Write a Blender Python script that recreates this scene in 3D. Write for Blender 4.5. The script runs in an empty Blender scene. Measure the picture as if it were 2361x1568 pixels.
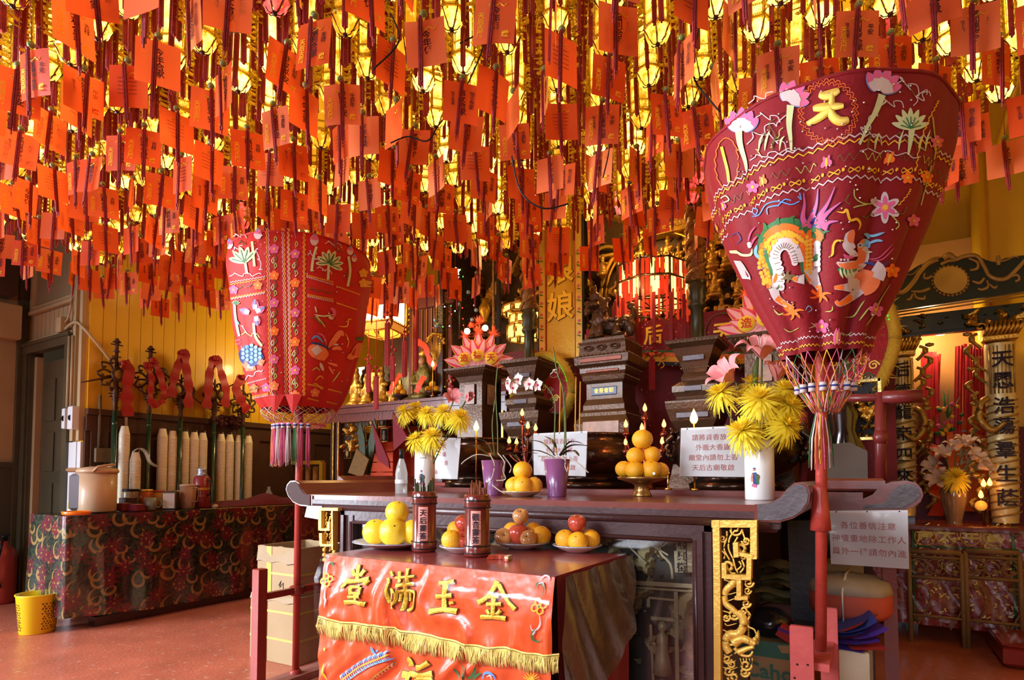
import bpy, math, random
from mathutils import Vector, Matrix, noise
C = bpy.context.scene.collection
SC = bpy.context.scene
PI = math.pi
sin, cos = math.sin, math.cos
# ---------------- camera ----------------
YAW, PITCH, FPX, PPX, PPY, EYE = math.radians(31.2), math.radians(2.5), 1355.0, 1180.5, 1041.0, Vector((0, 0, 1.1))
cam = bpy.data.cameras.new('camera'); camo = bpy.data.objects.new('camera', cam); C.objects.link(camo)
camo.location = EYE; camo.rotation_euler = (PI/2+PITCH, 0, YAW)
cam.sensor_width = 36; cam.lens = 36*FPX/2361; cam.shift_y = (PPY-784)/2361; cam.clip_start = .05
SC.camera = camo
VF = Vector((-sin(YAW)*cos(PITCH), cos(YAW)*cos(PITCH), sin(PITCH)))
VR = Vector((cos(YAW), sin(YAW), 0)); VU = VR.cross(VF)
def ray(px, py): return VF+VR*((px-PPX)/FPX)+VU*((PPY-py)/FPX)
def P(px, py, X=None, Y=None, Z=None, D=None):
    r = ray(px, py)
    if X is not None: k = X/r.x
    elif Y is not None: k = Y/r.y
    elif Z is not None: k = (Z-EYE.z)/r.z
    else: k = D
    return EYE+r*k
def depth(p): return (p-EYE).dot(VF)
# ---------------- world, lights, exposure ----------------
w = bpy.data.worlds.new('world'); SC.world = w; w.use_nodes = True
w.node_tree.nodes['Background'].inputs[0].default_value = (1, .72, .42, 1)
w.node_tree.nodes['Background'].inputs[1].default_value = .03
SC.view_settings.view_transform = 'Standard'; SC.view_settings.look = 'None'
SC.view_settings.exposure = -.10; SC.view_settings.gamma = 1; SC.view_settings.use_curve_mapping = False
SC.cycles.use_denoising = True; SC.cycles.use_adaptive_sampling = True; SC.cycles.adaptive_threshold = .03; SC.cycles.max_bounces = 6; SC.cycles.transparent_max_bounces = 8
SC.cycles.sample_clamp_indirect = 4; SC.cycles.caustics_reflective = False; SC.cycles.caustics_refractive = False
def alight(name, loc, to, sx, sy, watt, col, spread=PI):
    l = bpy.data.lights.new(name, 'AREA'); l.shape = 'RECTANGLE'; l.size = sx; l.size_y = sy; l.energy = watt; l.color = col; l.spread = spread
    o = bpy.data.objects.new(name, l); C.objects.link(o); o.location = loc
    o.rotation_euler = (Vector(to)-Vector(loc)).to_track_quat('-Z', 'Y').to_euler(); return o
def plight(name, loc, watt, col, r=.05):
    l = bpy.data.lights.new(name, 'POINT'); l.energy = watt; l.color = col; l.shadow_soft_size = r
    o = bpy.data.objects.new(name, l); C.objects.link(o); o.location = loc; return o
DAY = (.80, .88, 1.0); WARM = (1, .62, .22)
alight('window_daylight', (-3.3, -2.9, 2.95), (-1.9, 1.3, .35), 2.4, .8, 78, DAY, math.radians(66))
alight('window_daylight_soft', (-3.3, -2.9, 2.0), (-2.4, 2.0, 1.2), 2.2, 1.2, 36, DAY)
alight('doorway_daylight', (-6.45, -1.2, 1.5), (-4.2, 1.5, .2), 1.6, 2.4, 150, DAY, math.radians(95))
alight('card_fill_light', (-6.45, -1.3, 1.7), (-2.4, .5, 2.7), 1.2, 1.4, 85, (.9, .93, 1.0), math.radians(46))  # added narrow beam from the doorway side, brightens the left prayer cards
alight('window_daylight_right', (0.3, -2.9, 1.9), (-.3, 2.4, .9), 1.2, 1.6, 19, (.80, .88, 1.0), math.radians(100))
for i in range(5):
    for j in range(3):
        plight('lantern_bulb_light', (-4.3+i*1.1, .9+j*1.1, 3.02), 4.4-.85*i, WARM, .12)
plight('shrine_lamp_light', (-1.43, 3.9, 2.9), 16, (1, .6, .2), .1)
plight('shrine_lamp_light', (-2.6, 4.4, 2.6), 9, (1, .6, .2), .1)
plight('shrine_lamp_light', (-3.6, 3.6, 2.1), 4, (1, .6, .2), .1)
plight('shrine_lamp_light', (-.5, 4.4, 2.9), 8, (1, .6, .2), .1)
plight('wall_lamp_light', (-4.85, 3.95, 2.3), 24, (1, .74, .32), .05)
plight('side_shrine_light', (.42, 5.5, 2.2), 16, (1, .68, .36), .05)
plight('side_hall_light', (.1, 4.1, 3.6), 10, (1, .65, .2), .1)
# ---------------- materials ----------------
MATS = {}
def mat(name, col, rough=.6, metal=0, noise_s=0, var=.25, bump=0, bump_s=40, emit=0, ecol=None, alpha=1, coat=0, trans=0, sheen=0):
    if name in MATS: return MATS[name]
    m = bpy.data.materials.new(name); m.use_nodes = True; MATS[name] = m
    nt = m.node_tree; b = nt.nodes['Principled BSDF']
    b.inputs['Base Color'].default_value = (*col, 1); b.inputs['Roughness'].default_value = rough; b.inputs['Metallic'].default_value = metal
    b.inputs['Coat Weight'].default_value = coat; b.inputs['Alpha'].default_value = alpha; b.inputs['Transmission Weight'].default_value = trans
    b.inputs['Coat Roughness'].default_value = .12; b.inputs['Specular IOR Level'].default_value = .22 if rough >= .45 else .42
    if sheen: b.inputs['Sheen Weight'].default_value = sheen*.12
    tc = nt.nodes.new('ShaderNodeTexCoord')
    if noise_s:
        n = nt.nodes.new('ShaderNodeTexNoise'); n.inputs['Scale'].default_value = noise_s; n.inputs['Detail'].default_value = 5
        nt.links.new(tc.outputs['Object'], n.inputs['Vector'])
        mx = nt.nodes.new('ShaderNodeMix'); mx.data_type = 'RGBA'; nt.links.new(n.outputs['Fac'], mx.inputs['Factor'])
        mx.inputs[6].default_value = (*[c*(1-var) for c in col], 1); mx.inputs[7].default_value = (*[min(1, c*(1+var)) for c in col], 1)
        nt.links.new(mx.outputs[2], b.inputs['Base Color'])
    if bump:
        n2 = nt.nodes.new('ShaderNodeTexNoise'); n2.inputs['Scale'].default_value = bump_s; n2.inputs['Detail'].default_value = 3
        nt.links.new(tc.outputs['Object'], n2.inputs['Vector'])
        bp = nt.nodes.new('ShaderNodeBump'); bp.inputs['Strength'].default_value = bump; bp.inputs['Distance'].default_value = .01
        nt.links.new(n2.outputs['Fac'], bp.inputs['Height']); nt.links.new(bp.outputs[0], b.inputs['Normal'])
    if emit:
        b.inputs['Emission Color'].default_value = (*(ecol or col), 1); b.inputs['Emission Strength'].default_value = emit
        m.cycles.emission_sampling = 'NONE'
    return m
GOLD = mat('gilded_wood', (.72, .42, .07), .33, .75, 30, .35, .5, 60)
GOLD2 = mat('bright_gilding', (.97, .55, .10), .34, .3, 12, .15, .3, 90)
OLDGOLD = mat('old_gilding', (.42, .24, .05), .4, .6, 18, .5, .6, 45)
GILT = mat('lantern_gilt_foil', (1.0, .62, .06), .28, .7, 60, .4, .9, 130)
DKWOOD = mat('dark_lacquer_wood', (.055, .022, .018), .28, 0, 9, .35, .15, 60, coat=.4)
REDWOOD = mat('red_brown_lacquer', (.20, .035, .022), .3, 0, 7, .3, .1, 50, coat=.3)
REDPAINT = mat('red_painted_wood', (.42, .045, .03), .42, 0, 12, .3, .15, 80, coat=.15)
BLACK = mat('black_paint', (.012, .010, .010), .45, 0, 10, .4, .2, 60)
INK = mat('black_ink', (.03, .018, .03), .7)
BRASS = mat('brass', (.75, .5, .16), .25, 1, 15, .2, .1, 60)
SILK_RED = mat('dark_red_silk', (.33, .018, .02), .5, 0, 8, .2, .25, 60, sheen=.3)
def emi(name, col, s): return mat(name, col, .6, 0, emit=s, ecol=col)
# ---------------- mesh builder ----------------
class MB:
    def __init__(s): s.v = []; s.f = []; s.m = []; s.sm = []
    def add(s, vs, fs, mi=0, smooth=False, M=None):
        b = len(s.v)
        s.v += [tuple(M @ Vector(v)) for v in vs] if M is not None else [tuple(v) for v in vs]
        s.f += [tuple(i+b for i in f) for f in fs]; s.m += [mi]*len(fs); s.sm += [smooth]*len(fs); return s
    def box(s, c, d, mi=0, M=None, bev=0):
        x, y, z = [q/2 for q in d]
        if bev:
            e = bev; ch = []
            for (zz, k) in ((-z, e), (-z+e, 0), (z-e, 0), (z, e)):
                for sx, sy in ((-1, -1), (1, -1), (1, 1), (-1, 1)):
                    ch.append((c[0]+sx*(x-k), c[1]+sy*(y-k), c[2]+zz))
            fs = [(3, 2, 1, 0), (12, 13, 14, 15)]
            for L in range(3):
                for i in range(4): j = (i+1) % 4; fs.append((L*4+i, L*4+j, L*4+4+j, L*4+4+i))
            return s.add(ch, fs, mi, False, M)
        vs = [(c[0]+a*x, c[1]+b*y, c[2]+k*z) for k in (-1, 1) for a, b in ((-1, -1), (1, -1), (1, 1), (-1, 1))]
        return s.add(vs, [(3, 2, 1, 0), (4, 5, 6, 7), (0, 1, 5, 4), (1, 2, 6, 5), (2, 3, 7, 6), (3, 0, 4, 7)], mi, False, M)
    def lathe(s, prof, n=16, c=(0, 0, 0), mi=0, M=None, smooth=True, sq=None, ph=0, cap=True):
        vs = []; fs = []
        for r, z in prof:
            for i in range(n):
                a = 2*PI*i/n+ph; k = sq(a, z) if sq else 1
                vs.append((c[0]+r*k*cos(a), c[1]+r*k*sin(a), c[2]+z))
        for j in range(len(prof)-1):
            for i in range(n): k = (i+1) % n; fs.append((j*n+i, j*n+k, j*n+n+k, j*n+n+i))
        if cap:
            if prof[0][0] > 1e-4: fs.append(tuple(range(n))[::-1])
            if prof[-1][0] > 1e-4: fs.append(tuple((len(prof)-1)*n+i for i in range(n)))
        return s.add(vs, fs, mi, smooth, M)
    def ball(s, c, r, n=10, mi=0, sc=(1, 1, 1), M=None):
        h = max(3, n//2); T = Matrix.Translation(c) @ Matrix.Diagonal((*sc, 1))
        if M is not None: T = M @ T
        return s.lathe([(r*sin(PI*k/h)+1e-5, -r*cos(PI*k/h)) for k in range(h+1)], n, mi=mi, M=T, cap=False)
    def tube(s, pts, r, n=6, mi=0, M=None, smooth=True, flat=1):
        pts = [Vector(p) for p in pts]; L = len(pts); vs = []; fs = []
        up = Vector((0, 0, 1))
        for i, p in enumerate(pts):
            t = (pts[min(i+1, L-1)]-pts[max(i-1, 0)]); t = t.normalized() if t.length > 1e-9 else Vector((0, 0, 1))
            a = up.cross(t)
            if a.length < .15: a = Vector((1, 0, 0)).cross(t) if abs(t.x) < .9 else Vector((0, 1, 0)).cross(t)
            a.normalize(); b = t.cross(a); rr = r[i] if isinstance(r, (list, tuple)) else r
            for k in range(n): q = 2*PI*k/n; vs.append(p+a*rr*cos(q)+b*rr*flat*sin(q))
        for i in range(L-1):
            for k in range(n): j = (k+1) % n; fs.append((i*n+k, i*n+j, i*n+n+j, i*n+n+k))
        fs.append(tuple(range(n))[::-1]); fs.append(tuple((L-1)*n+k for k in range(n)))
        return s.add(vs, fs, mi, smooth, M)
    def prism(s, poly, h, mi=0, M=None):
        n = len(poly); vs = [(x, y, 0) for x, y in poly]+[(x, y, h) for x, y in poly]
        ar = sum(poly[i][0]*poly[(i+1) % n][1]-poly[(i+1) % n][0]*poly[i][1] for i in range(n))
        fs = [tuple(range(n))[::-1], tuple(range(n, 2*n))]+[(i, (i+1) % n, (i+1) % n+n, i+n) for i in range(n)]
        if ar < 0: fs = [f[::-1] for f in fs]
        return s.add(vs, fs, mi, False, M)
    def grid(s, fn, nu, nv, mi=0, smooth=True, M=None, pick=None, thick=0):
        vs = [fn(i/nu, j/nv) for j in range(nv+1) for i in range(nu+1)]
        fs = [(j*(nu+1)+i, j*(nu+1)+i+1, (j+1)*(nu+1)+i+1, (j+1)*(nu+1)+i) for j in range(nv) for i in range(nu)]
        b = len(s.f); s.add(vs, fs, mi, smooth, M)
        if pick:
            for k, f in enumerate(fs): s.m[b+k] = pick(*[sum(c)/4 for c in zip(*[vs[q] for q in f])])
        return s
    def mesh(s, name, mats, inv=None):
        me = bpy.data.meshes.new(name)
        vs = [tuple(inv @ Vector(v)) for v in s.v] if inv is not None else s.v
        me.from_pydata(vs, [], s.f)
        for m in (mats if isinstance(mats, (list, tuple)) else [mats]): me.materials.append(m)
        me.polygons.foreach_set('material_index', s.m); me.polygons.foreach_set('use_smooth', s.sm)
        me.update(); return me
def root_of(o):
    while o.parent: o = o.parent
    return o
def _tag(o, label, cat, group, kind):
    if label: o['label'] = label
    if cat: o['category'] = cat
    if group: o['group'] = group
    if kind: o['kind'] = kind
def basis(loc=(0, 0, 0), rz=0, rx=0, ry=0, s=1):
    return Matrix.Translation(loc) @ Matrix.Rotation(rz, 4, 'Z') @ Matrix.Rotation(ry, 4, 'Y') @ Matrix.Rotation(rx, 4, 'X') @ Matrix.Scale(s, 4)
def thing(name, label, cat, loc=(0, 0, 0), rz=0, group=None, mb=None, m=None, kind=None, world=False):
    """empty or mesh at top level; mb verts local unless world"""
    M = basis(loc, rz)
    o = bpy.data.objects.new(name, mb.mesh(name, m, M.inverted() if world else None) if mb else None)
    C.objects.link(o); o.matrix_basis = M; _tag(o, label, cat, group, kind); return o
def part(name, mb, m, parent, world=False, label=None, kind=None, loc=None):
    inv = root_of(parent).matrix_basis.inverted() if world else None
    o = bpy.data.objects.new(name, mb.mesh(name, m, inv)); C.objects.link(o); o.parent = parent
    if loc: o.location = loc
    _tag(o, label, None, None, kind); return o
def struct(name, mb, m): o = thing(name, None, None, mb=mb, m=m, kind='structure'); return o
def dup(src, loc, rz=None, label=None, group=None, s=None, parent=None):
    o = src.copy(); C.objects.link(o)
    if parent is None:
        o.location = loc
        if rz is not None: o.rotation_euler = (0, 0, rz)
        if s: o.scale = (s, s, s)
        if label: o['label'] = label
        if group: o['group'] = group
    else: o.parent = parent
    for ch in src.children: dup(ch, None, parent=o)
    return o
TX = {}
def text(body, size, m, parent, M, ext=.0006, bold=0, name='lettering', gap=1.0, world=False, label=None, wid=1.0):
    key = (body, size, bold, ext, gap, m.name, wid)
    if key not in TX:
        c = bpy.data.curves.new('lettering', 'FONT'); c.body = body; c.size = size; c.resolution_u = 2; c.extrude = ext
        c.align_x = 'CENTER'; c.align_y = 'CENTER'; c.offset = bold*size; c.space_line = gap; c.space_character = wid
        o = bpy.data.objects.new('tmp', c); C.objects.link(o)
        me = bpy.data.meshes.new_from_object(o); bpy.data.objects.remove(o); me.materials.clear(); me.materials.append(m); TX[key] = me
    o = bpy.data.objects.new(name, TX[key]); C.objects.link(o); o.parent = parent
    if world: M = root_of(parent).matrix_basis.inverted() @ M
    o.matrix_basis = M
    if label: o['label'] = label
    return o
def face(p, yaw=0, tilt=0): return Matrix.Translation(p) @ Matrix.Rotation(yaw, 4, 'Z') @ Matrix.Rotation(PI/2+tilt, 4, 'X')   # text facing -Y
def smooth_path(pts, k=6):
    out = []; n = len(pts)
    for i in range(n-1):
        p0, p1, p2, p3 = pts[max(i-1, 0)], pts[i], pts[i+1], pts[min(i+2, n-1)]
        for j in range(k):
            t = j/k
            out.append(tuple(.5*(2*b+(c-a)*t+(2*a-5*b+4*c-d)*t*t+(3*b-a-3*c+d)*t**3) for a, b, c, d in zip(p0, p1, p2, p3)))
    out.append(tuple(pts[-1])); return out
def stroke(mb, pts, w, surf, mi=0, off=.003, k=5, nc=1, taper=None, thick=0):
    """a ribbon whose middle line runs through pixel points, laid on surf(px,py)->(point,normal)"""
    path = smooth_path(pts, k) if k > 1 else pts; n = len(path); vs = []; fs = []
    for i, p in enumerate(path):
        a, b = path[max(i-1, 0)], path[min(i+1, n-1)]
        tx, ty = b[0]-a[0], b[1]-a[1]; L = math.hypot(tx, ty) or 1
        u = i/(n-1); ww = (w(u) if callable(w) else w)/2
        if taper: ww *= min(1, u/taper+.15, (1-u)/taper+.15)
        for c in range(nc+1):
            q = ww*(2*c/nc-1); r = surf(p[0]-ty/L*q, p[1]+tx/L*q)
            vs.append(r[0]+r[1]*(off+thick*(1-abs(2*c/nc-1))))
    for i in range(n-1):
        for c in range(nc): fs.append((i*(nc+1)+c, (i+1)*(nc+1)+c, (i+1)*(nc+1)+c+1, i*(nc+1)+c+1))
    mb.add(vs, fs, mi, nc > 1)
def blob(mb, c, r, surf, n=10, mi=0, off=.003, ry=None):
    ry = ry or r; vs = []
    for i in range(n): s = surf(c[0]+r*cos(2*PI*i/n), c[1]+ry*sin(2*PI*i/n)); vs.append(s[0]+s[1]*off)
    mb.add(vs, [tuple(range(n))], mi)
def flower(mb, c, r, surf, n, mi, mc, off=.004, ry=1, pet=.75):
    for i in range(n):
        a = 2*PI*i/n-PI/2; e = (c[0]+r*cos(a), c[1]+r*ry*sin(a))
        stroke(mb, [c, ((c[0]+e[0])/2, (c[1]+e[1])/2), e], lambda u: r*pet*sin(PI*min(1, .1+u*.85))**.7, surf, mi, off, 3, 2)
    blob(mb, c, r*.25, surf, 8, mc, off+.001)
def planeY(Y, nrm=Vector((0, -1, 0))): return lambda px, py: (P(px, py, Y=Y), nrm)
def relief(mb, x0, x1, z0, z1, y, nx, nz, dpt, seed, sc=9, thr=.05, M=None):
    """carved screen: gilded figures and scrolls standing out from a dark ground; faces -Y"""
    def h(x, z):
        p = Vector((x*sc, z*sc, seed*7.3)); q = noise.noise_vector(p*.45)*1.6
        a = noise.noise(p+q); b = abs(sin((p.x+q.x*2)*1.9+3*noise.noise(p*1.7)))*.35
        return a*1.1+b*.6-.12+.25*noise.noise(p*3.1)
    def fn(u, v):
        x = x0+(x1-x0)*u; z = z0+(z1-z0)*v; e = h(x, z)
        return (x, y-dpt*max(0, min(1, (e-thr)*3.2)), z)
    mb.grid(fn, nx, nz, 0, False, M, pick=lambda X, Y, Z: 0 if (y-Y) > dpt*.18 else 1)
RND = random.Random(7)
# ================= setting =================
YW = mat('yellow_wall_paint', (.78, .44, .02), .42, 0, 1.6, .18, .08, 30, coat=.15)
CREAM = mat('aged_cream_paint', (.50, .36, .20), .45, 0, 3, .2, .1, 25)
WHITEP = mat('white_gloss_paint', (.75, .76, .78), .3, 0, 3, .08)
OLIVE = mat('dark_olive_paint', (.075, .065, .038), .32, 0, 4, .3, .1, 30, coat=.3)
WAIN = mat('dark_brown_paint', (.075, .035, .022), .45, 0, 5, .3, .1, 30)
FLOOR = mat('worn_red_floor_paint', (.50, .135, .075), .38, 0, 3.5, .4, .25, 55, coat=.15)
nt = FLOOR.node_tree; nb = nt.nodes['Principled BSDF']
tc = nt.nodes.new('ShaderNodeTexCoord'); n1 = nt.nodes.new('ShaderNodeTexNoise'); n1.inputs['Scale'].default_value = 26; n1.inputs['Detail'].default_value = 8
cr = nt.nodes.new('ShaderNodeValToRGB'); cr.color_ramp.elements[0].position = .60; cr.color_ramp.elements[1].position = .72
mx = nt.nodes.new('ShaderNodeMix'); mx.data_type = 'RGBA'; src = nb.inputs['Base Color'].links[0].from_socket
nt.links.new(tc.outputs['Object'], n1.inputs[0]); nt.links.new(n1.outputs[0], cr.inputs[0]); nt.links.new(cr.outputs[0], mx.inputs[0])
nt.links.new(src, mx.inputs[6]); mx.inputs[7].default_value = (.62, .34, .27, 1); nt.links.new(mx.outputs[2], nb.inputs['Base Color'])
struct('floor', MB().box((-2.3, 1.2, -.05), (9.4, 10.4, .1)), FLOOR)
struct('ceiling', MB().box((-2.3, 1.2, 5.05), (9.4, 10.4, .1)), mat('ceiling_paint', (.30, .19, .05), .7, 0, 2, .2))
struct('wall_back', MB().box((-2.3, 6.0, 2.5), (9.2, .1, 5)), YW)
struct('wall_right', MB().box((2.15, 1.4, 2.5), (.1, 9.3, 5)), YW)
fw = MB()
for x0, x1, z0, z1 in ((-6.9, -4.6, 0, 5), (-2.0, -.35, 0, 5), (.95, 2.2, 0, 5), (-4.6, -2, 0, 1.3), (-4.6, -2, 3.3, 5), (-.35, .95, 0, 1.1), (-.35, .95, 2.7, 5)):
    fw.box(((x0+x1)/2, -3.1, (z0+z1)/2), (x1-x0, .12, z1-z0))
struct('wall_front', fw, CREAM)
wf = MB()
for x0, x1, z0, z1 in ((-4.6, -2, 1.3, 3.3), (-.35, .95, 1.1, 2.7)):
    for x in (x0, (x0+x1)/2, x1): wf.box((x, -3.1, (z0+z1)/2), (.06, .08, z1-z0))
    for z in (z0, (z0+z1)/2, z1): wf.box(((x0+x1)/2, -3.1, z), (x1-x0, .08, .06))
struct('window_1', wf, WHITEP)
# left hall wall, with the open street door behind the camera's left
hl = MB()
hl.box((-6.75, .85, 2.5), (.1, 2.9, 5), 0); hl.box((-6.75, -2.6, 2.5), (.1, 1.1, 5), 0); hl.box((-6.75, -1.3, 3.9), (.1, 1.6, 2.2), 0)
struct('wall_left', hl, CREAM)
# jog wall with the narrow door: faces -Y at y=2.31
XJ0, XJ1, YJ = -6.70, -5.50, 2.31
jw = MB()
jw.box((-6.66, YJ+.05, 1.15), (.08, .1, 2.3)); jw.box((-5.66, YJ+.05, 1.15), (.26, .1, 2.3), 0)
jw.box((-6.1, YJ+.05, 3.65), (1.2, .1, 2.7))
wj = struct('wall_jog', jw, CREAM)
# beadboards over the door
for i in range(9):
    x = -6.50+i*.085
    part('plank', MB().box((x, YJ-.006, 2.455), (.078, .012, .25), bev=.003), CREAM, wj)
tr = MB()
for a, b in (((-6.52, 2.595), (-5.76, 2.595)),):
    tr.box((-6.14, YJ-.02, 2.60), (.86, .05, .03)); tr.box((-6.14, YJ-.012, 2.645), (.80, .03, .03))
tr.box((-6.56, YJ-.015, 3.4), (.05, .03, 1.6)); tr.box((-5.74, YJ-.015, 3.4), (.06, .03, 1.6))
for x, wd, d in ((-5.70, .03, .03), (-5.64, .03, .045), (-5.585, .03, .03), (-5.53, .03, .045)): tr.box((x, YJ-d/2, 3.2), (wd, d, 3.6))
struct('trim_1', tr, CREAM)
tw = MB()
for x, wd, d in ((-5.685, .07, .03), (-5.61, .07, .035), (-5.54, .06, .03)): tw.box((x, YJ-d/2, .70), (wd, d, 1.38))
struct('trim_2', tw, WHITEP)
tp = MB().box((-6.14, YJ-.004, 3.3), (.74, .008, 1.25)); struct('trim_3', tp, mat('drab_panel_paint', (.33, .25, .15), .5, 0, 2, .1))
dr = MB()
for x in (-6.60, -5.765): dr.box((x, YJ-.02, 1.15), (.085, .06, 2.3)); dr.box((x+(.05 if x < -6 else -.05), YJ-.005, 1.15), (.03, .05, 2.28))
dr.box((-6.18, YJ-.021, 2.27), (.923, .066, .09)); dr.box((-6.18, YJ-.055, 2.31), (.94, .02, .03))
d1 = struct('door_1', dr, OLIVE)
lf = MB().box((0, 0, 1.1), (.70, .04, 2.2))
Ml = basis((-6.11, YJ+.05, 0), math.radians(-2))
leaf = part('door_leaf', MB().box((0, 0, 1.07), (.66, .04, 2.14), M=Ml), OLIVE, d1)
for z0, z1 in ((.2, .58), (.68, 1.05), (1.15, 1.5), (1.6, 1.98)):
    for x in (-.14, .17):
        q = MB().box((x, -.025, (z0+z1)/2), (.22, .012, z1-z0), M=Ml, bev=.005); part('door_panel', q, OLIVE, leaf)
dj = MB().box((-6.51, YJ+.03, 1.1), (.05, .05, 2.2)); dj.box((-6.1, YJ+.75, 1.4), (1.1, .04, 2.8)); part('inner_jamb', dj, CREAM, d1)
# yellow boarded wall above dark wainscot: x=-5.5, faces +X
wl = MB().box((-5.56, 4.15, 2.5), (.1, 3.7, 5))
wy = struct('wall_side', wl, YW)
plk = MB().box((0, 0, 0), (.022, .096, 3.3), bev=.006).mesh('plank', YW)
for i in range(36):
    o = bpy.data.objects.new('plank', plk); C.objects.link(o); o.parent = wy; o.location = (-5.502, 2.36+i*.1, 3.31)
wn = MB().box((-5.50, 4.15, .8), (.03, 3.7, 1.6), 0)
wn.box((-5.475, 4.15, 1.64), (.06, 3.7, .05)); wn.box((-5.48, 4.15, 1.545), (.03, 3.7, .13))
for i in range(6): wn.box((-5.478, 2.4+i*.72, .8), (.03, .13, 1.5))
struct('trim_4', wn, WAIN)
struct('trim_5', MB().box((1.12, 5.86, 2.5), (.62, .2, 5)).tube([(.78, 5.72, 0), (.78, 5.72, 5)], .05, 10), YW)
struct('trim_6', MB().tube([P(2300, 345, Y=5.6), P(2361, 135, Y=5.2), P(2400, 0, Y=4.9)], .02, 6), YW)
# conduits and boxes on the jog wall
mb = MB()
mb.tube(smooth_path([(-6.66, YJ-.03, 1.2), (-6.665, YJ-.03, 2.2), (-6.63, YJ-.03, 2.31), (-6.5, YJ-.035, 2.335), (-5.86, YJ-.035, 2.34)], 5), .013, 8)
thing('conduit', 'white painted conduit running over the head of the dark door', 'conduit', (-6.5, YJ-.035, 2.335), mb=mb, m=CREAM, world=True)
mb = MB().tube(smooth_path([(-5.83, YJ-.04, 2.36), (-5.62, YJ-.05, 2.39), (-5.47, YJ-.03, 2.3), (-5.44, 2.42, 2.12), (-5.45, 2.56, 1.95), (-5.46, 2.60, 1.5), (-5.46, 2.60, 1.2)], 6), .013, 8)
thing('conduit', 'thick painted cable curving from the junction box down the yellow wall', 'conduit', (-5.62, YJ-.05, 2.39), mb=mb, m=CREAM, world=True)
thing('conduit', 'thin curved pipe rising beside the door trim to the junction box', 'conduit', (-5.7, YJ-.05, 2.5), mb=MB().tube(smooth_path([(-5.84, YJ-.04, 2.42), (-5.72, YJ-.06, 2.46), (-5.66, YJ-.06, 2.7), (-5.645, YJ-.06, 3.6)], 6), .008, 6), m=CREAM, world=True)
thing('junction_box', 'cream junction box at the top corner of the dark door', 'electrical box', (-5.87, YJ-.04, 2.40), mb=MB().box((0, 0, 0), (.09, .07, .13), bev=.006), m=CREAM)
for x, lb in ((-5.685, 'narrow white switch box left of the wider one on the door pilaster'), (-5.565, 'wider white switch box on the pilaster beside the yellow wall')):
    wd = .055 if x < -5.6 else .085
    o = thing('switch_box', lb, 'switch', (x, YJ-.06, 1.585), mb=MB().box((0, 0, 0), (wd, .06, .17 if wd < .06 else .19), bev=.006), m=WHITEP)
    part('toggle', MB().box((0, -.036, 0), (.008, .014, .03)).box((0, -.032, 0), (.02, .004, .045)), BLACK, o)
for x in (-5.71, -5.645):
    thing('conduit', ('left' if x < -5.7 else 'right')+' of the paired vertical pipes above the switch boxes on the pilaster', 'conduit', (x, YJ-.055, 2.0), mb=MB().tube([(0, 0, -.32), (0, 0, .28)], .011, 8), m=CREAM)
# left edge boxes
pA = P(20, 645, X=-6.6)
thing('speaker_box', 'dark brown speaker box high on the wall left of the door', 'speaker', (-6.6, 1.95, 2.88), mb=MB().box((0, 0, 0), (.2, .42, .32), bev=.01).box((0, -.215, 0), (.16, .01, .26)), m=DKWOOD)
thing('wall_box', 'cream painted box on the wall under the dark speaker box', 'box', (-6.62, 2.0, 2.50), mb=MB().box((0, 0, 0), (.16, .42, .32), bev=.012), m=CREAM)
mb = MB().lathe([(.09, 0), (.095, .02), (.095, .4), (.085, .46), (.04, .5), (.03, .54)], 16)
o = thing('fire_extinguisher', 'red fire extinguisher standing on the floor at the far left', 'extinguisher', (-6.50, 2.13, 0), mb=mb, m=mat('red_enamel', (.35, .03, .02), .3, coat=.4))
part('valve', MB().lathe([(.02, .54), (.025, .58), (.012, .6)], 10).box((.03, 0, .6), (.12, .02, .012)), BLACK, o)
part('hose', MB().tube(smooth_path([(.03, -.02, .57), (.12, -.06, .5), (.1, -.08, .3), (.09, -.05, .15)], 5), .01, 6), BLACK, o)
struct('baseboard_left', MB().box((-6.69, .85, .6), (.03, 2.9, 1.2)), OLIVE)
struct('trim_7', MB().box((-6.68, .85, 1.21), (.05, 2.9, .05)).box((-6.676, 2.268, 2.2), (.05, .08, 4.4)), OLIVE)
# ================= hanging lanterns and prayer cards =================
def textmb(mb, body, size, M, mi=0, bold=0, ext=.0004, gap=1.0):
    c = bpy.data.curves.new('lettering', 'FONT'); c.body = body; c.size = size; c.resolution_u = 1; c.extrude = 0
    c.align_x = 'CENTER'; c.align_y = 'CENTER'; c.offset = bold*size; c.space_line = gap
    o = bpy.data.objects.new('tmp', c); C.objects.link(o); me = bpy.data.meshes.new_from_object(o)
    mb.add([v.co.copy() for v in me.vertices], [tuple(p.vertices) for p in me.polygons], mi, False, M)
    bpy.data.objects.remove(o); bpy.data.meshes.remove(me)
CARD = mat('red_orange_card', (.78, .115, .02), .36, 0, 9, .08, 0, coat=.25)
nt = CARD.node_tree; pb = nt.nodes['Principled BSDF']; out = nt.nodes['Material Output']
tl = nt.nodes.new('ShaderNodeBsdfTranslucent'); tl.inputs[0].default_value = (.95, .10, .01, 1)
oi = nt.nodes.new('ShaderNodeObjectInfo'); pw = nt.nodes.new('ShaderNodeMath'); pw.operation = 'POWER'; nt.links.new(oi.outputs['Random'], pw.inputs[0]); pw.inputs[1].default_value = 2.2
cm_ = nt.nodes.new('ShaderNodeMix'); cm_.data_type = 'RGBA'; nt.links.new(pw.outputs[0], cm_.inputs[0]); cm_.inputs[6].default_value = (.70, .075, .012, 1); cm_.inputs[7].default_value = (.88, .27, .10, 1); nt.links.new(cm_.outputs[2], pb.inputs['Base Color'])
ms = nt.nodes.new('ShaderNodeMixShader'); ms.inputs[0].default_value = .25
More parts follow.
